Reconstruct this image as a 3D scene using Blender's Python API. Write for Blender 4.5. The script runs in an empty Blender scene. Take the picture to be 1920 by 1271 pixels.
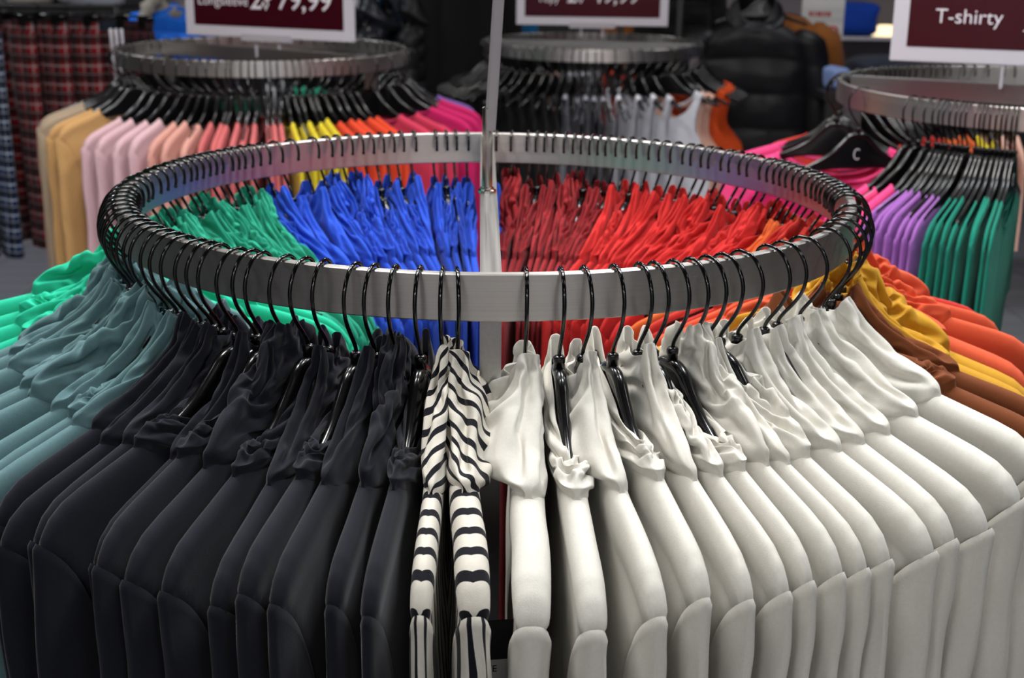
import bpy, bmesh, math, random
import numpy as np
from mathutils import Vector

random.seed(7)
RNG = np.random.default_rng(11)
PI = math.pi
scene = bpy.context.scene
COL = scene.collection
ZR = 1.30            # top of the main rail
R = 0.45             # rail radius


# ------------------------------------------------------------------ noise
def _hash(ix, iy, iz, seed):
    n = (ix * 374761393 + iy * 668265263 + iz * 2147483647 + seed * 1274126177) & 0xFFFFFFFF
    n = ((n ^ (n >> 13)) * 1274126177) & 0xFFFFFFFF
    n = (n ^ (n >> 16)) & 0xFFFFFFFF
    return n.astype(np.float64) / 2147483647.5 - 1.0


def vnoise(x, y, z=0.0, seed=0):
    x, y, z = np.broadcast_arrays(np.asarray(x, float), np.asarray(y, float), np.asarray(z, float))
    ix, iy, iz = (np.floor(a).astype(np.int64) for a in (x, y, z))
    fx, fy, fz = x - ix, y - iy, z - iz
    sx, sy, sz = (t * t * t * (t * (t * 6 - 15) + 10) for t in (fx, fy, fz))
    out = 0
    for dx in (0, 1):
        for dy in (0, 1):
            for dz in (0, 1):
                w = (sx if dx else 1 - sx) * (sy if dy else 1 - sy) * (sz if dz else 1 - sz)
                out = out + w * _hash(ix + dx, iy + dy, iz + dz, seed)
    return out


def fbm(x, y, z=0.0, seed=0, octs=3):
    s, a = 0, 1.0
    for k in range(octs):
        s = s + a * vnoise(np.asarray(x) * 2 ** k, np.asarray(y) * 2 ** k, np.asarray(z) * 2 ** k, seed + k * 17)
        a *= 0.5
    return s


def sstep(a, b, x):
    t = np.clip((np.asarray(x, float) - a) / (b - a), 0, 1)
    return t * t * (3 - 2 * t)


# ------------------------------------------------------------------ mesh helpers
class MB:
    """Collects vertices and faces, then links them as one mesh."""

    def __init__(self):
        self.v, self.f, self.n = [], [], 0
        self.attr = []

    def grid(self, P, wrap_u=False, wrap_v=False, attr=None):
        P = np.asarray(P, float)
        nu, nv = P.shape[:2]
        base = self.n
        self.v.append(P.reshape(-1, 3))
        self.attr.append(np.zeros(nu * nv) if attr is None else np.asarray(attr, float).reshape(-1))
        self.n += nu * nv
        iu = np.arange(nu if wrap_u else nu - 1)
        iv = np.arange(nv if wrap_v else nv - 1)
        A, B = np.meshgrid(iu, iv, indexing='ij')
        A2, B2 = (A + 1) % nu, (B + 1) % nv
        q = np.stack([A * nv + B, A2 * nv + B, A2 * nv + B2, A * nv + B2], -1).reshape(-1, 4) + base
        self.f += q.tolist()
        return self

    def poly(self, verts, faces):
        base = self.n
        self.v.append(np.asarray(verts, float))
        self.attr.append(np.zeros(len(verts)))
        self.n += len(verts)
        self.f += [[i + base for i in f] for f in faces]
        return self

    def tube(self, pts, r, seg=8, caps=True):
        pts = np.asarray(pts, float)
        n = len(pts)
        r = np.broadcast_to(np.asarray(r, float), (n,))
        T = np.gradient(pts, axis=0)
        T /= np.linalg.norm(T, axis=1)[:, None] + 1e-12
        ref = np.array([0, 1.0, 0]) if abs(T[:, 1]).max() < 0.8 else (np.array([1.0, 0, 0]) if abs(T[:, 0]).max() < 0.9 else np.array([0.3, 0.5, 0.8]))
        N = np.cross(T, ref)
        N /= np.linalg.norm(N, axis=1)[:, None] + 1e-12
        Bn = np.cross(T, N)
        a = np.linspace(0, 2 * PI, seg, endpoint=False)
        P = pts[:, None] + r[:, None, None] * (np.cos(a)[None, :, None] * N[:, None] + np.sin(a)[None, :, None] * Bn[:, None])
        b0 = self.n
        self.grid(P, wrap_v=True)
        if caps:
            self.f.append([b0 + k for k in range(seg)][::-1])
            self.f.append([b0 + (n - 1) * seg + k for k in range(seg)])
        return self

    def box(self, lo, hi, bev=0.0):
        x0, y0, z0 = lo
        x1, y1, z1 = hi
        v = [(x, y, z) for x in (x0, x1) for y in (y0, y1) for z in (z0, z1)]
        self.poly(v, [[0, 1, 3, 2], [4, 6, 7, 5], [0, 4, 5, 1], [2, 3, 7, 6], [0, 2, 6, 4], [1, 5, 7, 3]])
        return self

    def lathe(self, prof, seg=48, cx=0, cy=0):
        prof = np.asarray(prof, float)
        a = np.linspace(0, 2 * PI, seg, endpoint=False)
        P = np.stack([cx + prof[None, :, 0] * np.cos(a)[:, None], cy + prof[None, :, 0] * np.sin(a)[:, None],
                      np.broadcast_to(prof[None, :, 1], (seg, len(prof)))], -1)
        return self.grid(P, wrap_u=True)

    def mesh(self, name, smooth=True, attr=False, recalc=True, auto=None):
        me = bpy.data.meshes.new(name)
        V = np.concatenate(self.v)
        me.from_pydata(V.tolist(), [], self.f)
        if attr:
            at = me.attributes.new('stripe', 'FLOAT', 'POINT')
            at.data.foreach_set('value', np.concatenate(self.attr).astype(np.float32))
        if recalc:
            bm = bmesh.new()
            bm.from_mesh(me)
            bmesh.ops.recalc_face_normals(bm, faces=bm.faces)
            bm.to_mesh(me)
            bm.free()
        me.polygons.foreach_set('use_smooth', [smooth] * len(me.polygons))
        if auto is not None:
            bm = bmesh.new()
            bm.from_mesh(me)
            for e in bm.edges:
                if len(e.link_faces) == 2 and e.calc_face_angle(0) > auto:
                    e.smooth = False
            bm.to_mesh(me)
            bm.free()
        me.materials.append(None)
        me.update()
        return me


def link(name, me, mat, parent=None, loc=(0, 0, 0), rz=0.0, scale=None, label=None):
    o = bpy.data.objects.new(name, me)
    COL.objects.link(o)
    if mat is not None:
        if not me.materials:
            me.materials.append(None)
        o.material_slots[0].link = 'OBJECT'
        o.material_slots[0].material = mat
    o.parent = parent
    o.location = loc
    o.rotation_euler = (0, 0, rz)
    if scale is not None:
        o.scale = scale
    if label:
        o['label'] = label
    return o


def thing(name, label, cat, loc=(0, 0, 0), rz=0.0, group=None, scale=None, rot=None):
    o = bpy.data.objects.new(name, None)
    o.empty_display_size = 0.05
    COL.objects.link(o)
    o.location = loc
    o.rotation_euler = rot if rot is not None else (0, 0, rz)
    if scale is not None:
        o.scale = scale
    o['label'] = label
    o['category'] = cat
    if group:
        o['group'] = group
    return o


def tag(o, label, cat, group=None):
    o['label'] = label
    o['category'] = cat
    if group:
        o['group'] = group
    return o


# ------------------------------------------------------------------ materials
def lin(c):
    out = []
    for v in c:
        v /= 255.0
        out.append(v / 12.92 if v <= 0.04045 else ((v + 0.055) / 1.055) ** 2.4)
    return (*out, 1.0)


def nodes(m):
    m.use_nodes = True
    nt = m.node_tree
    return nt, nt.nodes, nt.links, nt.nodes['Principled BSDF']


def cloth(name, rgb, rough=0.85, sheen=0.06, speck=0.06, weave=900.0, bump=0.25):
    m = bpy.data.materials.new(name)
    nt, N, L, b = nodes(m)
    b.inputs['Roughness'].default_value = rough
    b.inputs['Specular IOR Level'].default_value = 0.25
    b.inputs['Sheen Weight'].default_value = sheen
    b.inputs['Sheen Roughness'].default_value = 0.5
    tc = N.new('ShaderNodeTexCoord')
    no = N.new('ShaderNodeTexNoise')
    no.inputs['Scale'].default_value = 260.0
    no.inputs['Detail'].default_value = 2.0
    L.new(tc.outputs['Object'], no.inputs['Vector'])
    mx = N.new('ShaderNodeMix')
    mx.data_type = 'RGBA'
    c = lin(rgb)
    mx.inputs[6].default_value = tuple(max(0, x * (1 - speck)) for x in c[:3]) + (1,)
    mx.inputs[7].default_value = tuple(min(1, x * (1 + speck)) for x in c[:3]) + (1,)
    L.new(no.outputs['Fac'], mx.inputs[0])
    L.new(mx.outputs[2], b.inputs['Base Color'])
    n2 = N.new('ShaderNodeTexNoise')
    n2.inputs['Scale'].default_value = weave
    n2.inputs['Detail'].default_value = 1.0
    L.new(tc.outputs['Object'], n2.inputs['Vector'])
    bp = N.new('ShaderNodeBump')
    bp.inputs['Strength'].default_value = bump
    bp.inputs['Distance'].default_value = 0.0006
    L.new(n2.outputs['Fac'], bp.inputs['Height'])
    L.new(bp.outputs['Normal'], b.inputs['Normal'])
    return m


def striped_cloth(name, light, dark, duty=0.42):
    m = cloth(name, light)
    nt, N, L, b = nodes(m)
    at = N.new('ShaderNodeAttribute')
    at.attribute_name = 'stripe'
    fr = N.new('ShaderNodeMath')
    fr.operation = 'FRACT'
    L.new(at.outputs['Fac'], fr.inputs[0])
    lt = N.new('ShaderNodeMath')
    lt.operation = 'LESS_THAN'
    lt.inputs[1].default_value = duty
    L.new(fr.outputs[0], lt.inputs[0])
    mx = N.new('ShaderNodeMix')
    mx.data_type = 'RGBA'
    old = b.inputs['Base Color'].links[0].from_socket
    L.new(lt.outputs[0], mx.inputs[0])
    L.new(old, mx.inputs[6])
    mx.inputs[7].default_value = lin(dark)
    L.new(mx.outputs[2], b.inputs['Base Color'])
    return m


def plain(name, rgb, rough=0.5, metal=0.0, spec=0.5, emit=None, coat=0.0):
    m = bpy.data.materials.new(name)
    nt, N, L, b = nodes(m)
    b.inputs['Base Color'].default_value = lin(rgb)
    b.inputs['Roughness'].default_value = rough
    b.inputs['Metallic'].default_value = metal
    b.inputs['Specular IOR Level'].default_value = spec
    b.inputs['Coat Weight'].default_value = coat
    tc = N.new('ShaderNodeTexCoord')
    no = N.new('ShaderNodeTexNoise')
    no.inputs['Scale'].default_value = 40.0
    L.new(tc.outputs['Object'], no.inputs['Vector'])
    mr = N.new('ShaderNodeMapRange')
    mr.inputs['To Min'].default_value = max(0.02, rough - 0.06)
    mr.inputs['To Max'].default_value = min(1, rough + 0.06)
    L.new(no.outputs['Fac'], mr.inputs['Value'])
    L.new(mr.outputs[0], b.inputs['Roughness'])
    if emit:
        b.inputs['Emission Color'].default_value = lin(emit[0])
        b.inputs['Emission Strength'].default_value = emit[1]
    return m


def brushed(name, rgb, rough=0.3, sc=(6, 6, 700), aniso=0.0):
    m = bpy.data.materials.new(name)
    nt, N, L, b = nodes(m)
    b.inputs['Metallic'].default_value = 1.0
    if aniso:
        tg = N.new('ShaderNodeTangent')
        tg.direction_type = 'RADIAL'
        tg.axis = 'Z'
        L.new(tg.outputs[0], b.inputs['Tangent'])
        b.inputs['Anisotropic'].default_value = aniso
        b.inputs['Anisotropic Rotation'].default_value = .25
    tc = N.new('ShaderNodeTexCoord')
    mp = N.new('ShaderNodeMapping')
    mp.inputs['Scale'].default_value = sc
    L.new(tc.outputs['Object'], mp.inputs['Vector'])
    no = N.new('ShaderNodeTexNoise')
    no.inputs['Scale'].default_value = 1.0
    no.inputs['Detail'].default_value = 4.0
    L.new(mp.outputs['Vector'], no.inputs['Vector'])
    mr = N.new('ShaderNodeMapRange')
    mr.inputs['To Min'].default_value = rough - 0.08
    mr.inputs['To Max'].default_value = rough + 0.12
    L.new(no.outputs['Fac'], mr.inputs['Value'])
    L.new(mr.outputs[0], b.inputs['Roughness'])
    mx = N.new('ShaderNodeMix')
    mx.data_type = 'RGBA'
    c = lin(rgb)
    mx.inputs[6].default_value = tuple(x * 0.8 for x in c[:3]) + (1,)
    mx.inputs[7].default_value = c
    L.new(no.outputs['Fac'], mx.inputs[0])
    L.new(mx.outputs[2], b.inputs['Base Color'])
    bp = N.new('ShaderNodeBump')
    bp.inputs['Strength'].default_value = 0.06
    bp.inputs['Distance'].default_value = 0.0003
    L.new(no.outputs['Fac'], bp.inputs['Height'])
    L.new(bp.outputs['Normal'], b.inputs['Normal'])
    return m


def plaid(name, base, band, line, sx=26.0, line2=None):
    """woven check: broad dark bands and thin pale lines, both ways, in the cloth's own coordinates"""
    m = cloth(name, base)
    nt, N, L, b = nodes(m)
    tc = N.new('ShaderNodeTexCoord')
    sp = N.new('ShaderNodeSeparateXYZ')
    L.new(tc.outputs['Object'], sp.inputs[0])
    col = b.inputs['Base Color'].links[0].from_socket

    def band_mask(axis, freq, off, width):
        a = N.new('ShaderNodeMath'); a.operation = 'MULTIPLY_ADD'
        a.inputs[1].default_value = freq; a.inputs[2].default_value = off
        L.new(sp.outputs[axis], a.inputs[0])
        f = N.new('ShaderNodeMath'); f.operation = 'FRACT'
        L.new(a.outputs[0], f.inputs[0])
        t = N.new('ShaderNodeMath'); t.operation = 'LESS_THAN'
        t.inputs[1].default_value = width
        L.new(f.outputs[0], t.inputs[0])
        return t.outputs[0]
    for axis, fr in (('X', sx), ('Z', sx * 0.8)):
        for off, w, rgb, k in ((0.0, 0.5, band, 0.75), (0.2, 0.09, line, 0.8), (0.62, 0.05, line2 or line, 0.6)):
            ms = band_mask(axis, fr, off, w)
            sc = N.new('ShaderNodeMath'); sc.operation = 'MULTIPLY'
            sc.inputs[1].default_value = k
            L.new(ms, sc.inputs[0])
            mx = N.new('ShaderNodeMix'); mx.data_type = 'RGBA'
            L.new(sc.outputs[0], mx.inputs[0])
            L.new(col, mx.inputs[6])
            mx.inputs[7].default_value = lin(rgb)
            col = mx.outputs[2]
    L.new(col, b.inputs['Base Color'])
    return m


M = {
    'steel': brushed('brushed_steel', (212, 207, 202), 0.38, (3, 3, 900), aniso=.6),
    'steel_bar': brushed('brushed_steel_bar', (190, 188, 186), 0.34, (300, 4, 300)),
    'chrome': plain('chrome', (215, 210, 205), 0.12, 1.0),
    'black_plastic': plain('gloss_black_plastic', (12, 12, 14), 0.22, 0, 0.5, coat=0.3),
    'hook': plain('black_coated_wire', (6, 6, 7), 0.14, 0, 0.5, coat=0.2),
    'logo': plain('pale_grey_print', (205, 205, 205), 0.5),
    'card': plain('black_card', (14, 13, 16), 0.6),
    'paper': plain('white_paper', (215, 214, 212), 0.7),
    'ink': plain('black_ink', (20, 20, 20), 0.7),
    'maroon': plain('maroon_gloss_panel', (58, 8, 20), 0.22, 0, 0.5),
    'sign_white': plain('pale_grey_plastic', (205, 200, 208), 0.4),
    'sign_text': plain('white_lettering', (235, 228, 235), 0.5),
    'acrylic': plain('frosted_plastic_rod', (178, 172, 178), 0.35),
}
B_ = lambda n, c, **k: cloth(n, c, **k)
M.update({
    'black': B_('navy_black_jersey', (20, 22, 33), sheen=0.12, speck=0.25),
    'cream': B_('cream_jersey', (226, 222, 212)),
    'stripe': striped_cloth('striped_jersey', (222, 216, 203), (14, 15, 24), .36),
    'brown': B_('brown_jersey', (122, 66, 34)),
    'mustard': B_('mustard_jersey', (206, 152, 42)),
    'orange': B_('coral_orange_jersey', (224, 94, 60)),
    'orange2': B_('orange_jersey', (226, 108, 54)),
    'redcoral': B_('red_coral_jersey', (206, 58, 50)),
    'red': B_('bright_red_jersey', (200, 42, 40)),
    'darkred': B_('dark_red_jersey', (146, 32, 38)),
    'blue': B_('royal_blue_jersey', (38, 80, 196)),
    'green': B_('sea_green_jersey', (40, 158, 128)),
    'turq': B_('bright_turquoise_jersey', (40, 198, 158)),
    'teal': B_('grey_teal_jersey', (98, 130, 134), speck=0.1),
    'beige': B_('beige_jersey', (186, 164, 140)),
    'tan': B_('tan_jersey', (214, 166, 108)),
    'palepink': B_('pale_pink_jersey', (224, 184, 190)),
    'peach': B_('peach_jersey', (226, 164, 150)),
    'coralpink': B_('coral_pink_jersey', (216, 112, 112)),
    'yellow': B_('yellow_jersey', (236, 214, 50)),
    'orangered': B_('orange_red_jersey', (232, 76, 42)),
    'rose': B_('rose_jersey', (214, 62, 92)),
    'magenta': B_('magenta_jersey', (206, 34, 102)),
    'hotpink': B_('hot_pink_jersey', (240, 72, 132)),
    'lilac': B_('lilac_jersey', (170, 108, 190)),
    'emerald': B_('emerald_jersey', (18, 138, 116)),
    'purple': B_('purple_jersey', (130, 96, 170)),
    'white': B_('white_jersey', (222, 222, 230)),
    'blackt': B_('black_jersey', (20, 20, 23)),
    'greyt': B_('grey_jersey', (150, 150, 160)),
    'rust': B_('rust_jersey', (206, 76, 26)),
    'blush': B_('blush_jersey', (230, 182, 164)),
    'puffer': cloth('black_nylon', (22, 22, 25), rough=0.5, sheen=0.0, bump=0.05),
    'puffer_gloss': cloth('glossy_dark_nylon', (34, 35, 42), rough=0.3, sheen=0.0, bump=0.03),
    'coat': B_('black_wool', (10, 10, 12)),
    'skyblue': cloth('bright_blue_nylon', (34, 120, 240), rough=0.5, sheen=0.0),
    'petrol': B_('petrol_blue_cloth', (22, 112, 168)),
    'fur': B_('grey_faux_fur', (168, 160, 150)),
    'ochre': B_('ochre_brown_wool', (134, 78, 30)),
    'royal': B_('deep_royal_blue_cloth', (20, 66, 168)),
    'navy': B_('navy_cloth', (30, 36, 50)),
    'lightblue': B_('light_denim', (128, 150, 200)),
    'redplaid': plaid('red_tartan', (126, 12, 18), (10, 8, 11), (150, 130, 132), 17.0),
    'darkplaid': plaid('dark_red_tartan', (70, 14, 22), (14, 12, 16), (90, 60, 66)),
    'blueplaid': plaid('blue_tartan', (34, 60, 112), (12, 16, 34), (200, 210, 226), 20.0),
})


# ------------------------------------------------------------------ garment shapes (local: +X outward along the hanger, Z up, origin where the hook rests)
def ridge(x):
    """height of the shoulder line"""
    ax = np.abs(x)
    return np.interp(ax, [0, .02, .05, .075, .105, .14, .2, .222, .238, .248, .253, .256],
                     [-.090, -.094, -.115, -.134, -.152, -.166, -.186, -.195, -.207, -.222, -.243, -.29])


def thick(x, inner=.0062, outer=.0148):
    return np.interp(x, [-.26, -.1, .06, .2, .26], [inner, .0085, .0128, outer, outer])


def torso(seed, xn=.11, dn=.022, hem=-.74, nt=34, nd=46, edge=None, tk=1.0, stripes=1 / .03, wmax=.2555, slim=.30, fold=.0045):
    """Two cloth sheets joined along the shoulders with an open neck."""
    mb = MB()
    q = np.linspace(0, 1, nd)
    d01 = q ** 2.1
    t = np.linspace(0, 1, nt)
    for side in (-1, 1):
        x0 = xn + (wmax - xn) * t ** 0.8
        z0 = ridge(x0)
        Lx = z0 - hem
        d = d01[None, :] * Lx[:, None]
        Nn = xn * np.sqrt(np.clip(1 - (d / dn) ** 2, 0, 1))
        E = edge(d) if edge else wmax * (1 - slim * sstep(.04, .22, d))
        x = Nn + (E - Nn) * (t[:, None] ** 0.8)
        x = np.where(d <= 1e-9, x0[:, None], x) * side
        z = z0[:, None] - d
        T = thick(x) * tk * (.58 + .42 * np.sqrt(np.clip(1 - (np.clip(np.abs(x) - .205, 0, .051) / .0512) ** 2, 0, 1)))
        r = T * 1.15
        rnd = np.sqrt(np.clip(1 - (1 - np.minimum(d / r, 1)) ** 2, 0, 1))
        hollow = 1 - .30 * sstep(.012, .035, d) * (1 - sstep(.06, .22, d))
        for fb in (-1, 1):
            n1 = fbm(x * 14 + 3.1, z * 3.5 + fb * 9, seed * 1.7, seed, 3)
            n2 = vnoise(x * 30 + z * 18, z * 6, fb * 4.0 + seed, seed + 5)
            fo = fold * sstep(.03, .22, d) * (n1 * 0.9 + n2 * .35) * (T / .014)
            y = fb * (T * rnd * hollow) + fo * np.minimum(1, rnd)
            tt_ = np.clip((.2585 - np.abs(x)) / .092, 0, 1.35)
            armhole = -.226 - .20 * (.38 * tt_ + .62 * tt_ ** 3)
            y = y * (1 - .55 * sstep(-.012, .012, armhole - z) * sstep(.14, .172, np.abs(x)))
            y = y + 0.0015 * vnoise(x * 22, z * 22, seed + .5, seed + 2) * rnd
            P = np.stack([x, y, z], -1)
            mb.grid(P, attr=(np.abs(x) * 44 + fb * y * 16 + d * 9))
    return mb


def sleeve(seed, side=1, length=.5, tk=1.0, a0=.046, a1=.042, stripes=None, cuff=True, flare=0.0, nv=44, nu=40, xo=.2585, ztop=-.226, drop=.20, lean=0.0):
    """Hanging sleeve; its upper rim follows the armhole seam."""
    mb = MB()
    u = np.linspace(0, 2 * PI, nu, endpoint=False)
    v = np.linspace(0, 1, nv) ** 1.25
    U, V = np.meshgrid(u, v, indexing='ij')
    c, s = np.cos(U), np.sin(U)
    a = a0 + (a1 - a0) * V + flare * V
    xc = xo - a + lean * V
    bT = (.0132 if side > 0 else .0062) * tk
    b = bT + .0014 + .0020 * np.exp(-(V / .018) ** 2) * (1 if side > 0 else .4)
    b = b * (1.0 + .22 * sstep(0, .25, V))
    cs, ss = np.sign(c) * np.abs(c) ** .92, np.sign(s) * np.abs(s) ** np.where(c < 0, .34, .34 + .40 * sstep(.1, .95, c))
    x = xc + a * cs
    tt_ = (1 - cs) / 2
    rim = ztop - drop * (.38 * tt_ + .62 * tt_ ** 3)
    z = rim * (1 - V) + (ztop - length) * V + .0
    folds = fbm(np.cos(U) * 1.6 + seed, np.sin(U) * 1.6, z * 4.0, seed + 31, 3)
    diag = vnoise(U * 1.2 + z * 22, z * 5, seed, seed + 8)
    amp = .0034 * sstep(0, .12, V) * (1 if side > 0 else .5)
    y = b * ss + amp * (folds + .6 * diag) * (b / .015)
    x = x + .003 * sstep(.03, .2, V) * vnoise(z * 9, seed * 3.3, 0, seed + 3)
    # a rolled top edge: tuck the first ring inward
    k = np.exp(-(V / .006) ** 2)
    y = y * (1 - .16 * k)
    x = x - .004 * k * cs
    at = (s * 1.75 + z * 2.4 + .1) if stripes is None else stripes(x, y, z, U, V)
    x = x * side
    mb.grid(np.stack([x, y, z], -1), wrap_u=True, attr=at)
    if cuff:
        v2 = np.linspace(0, 1, 6)
        U2, V2 = np.meshgrid(u, v2, indexing='ij')
        c2, s2 = np.sign(np.cos(U2)) * np.abs(np.cos(U2)) ** .85, np.sign(np.sin(U2)) * np.abs(np.sin(U2)) ** .75
        ae = a1 + flare
        P = np.stack([side * (xo - ae + lean + (ae - .001 - .002 * V2) * c2), (bT + .0038 - .001 * V2) * s2, ztop - length + .012 - .05 * V2 + .0 * U2], -1)
        mb.grid(P, wrap_u=True, attr=V2 * 0 + .8)
    return mb


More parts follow.
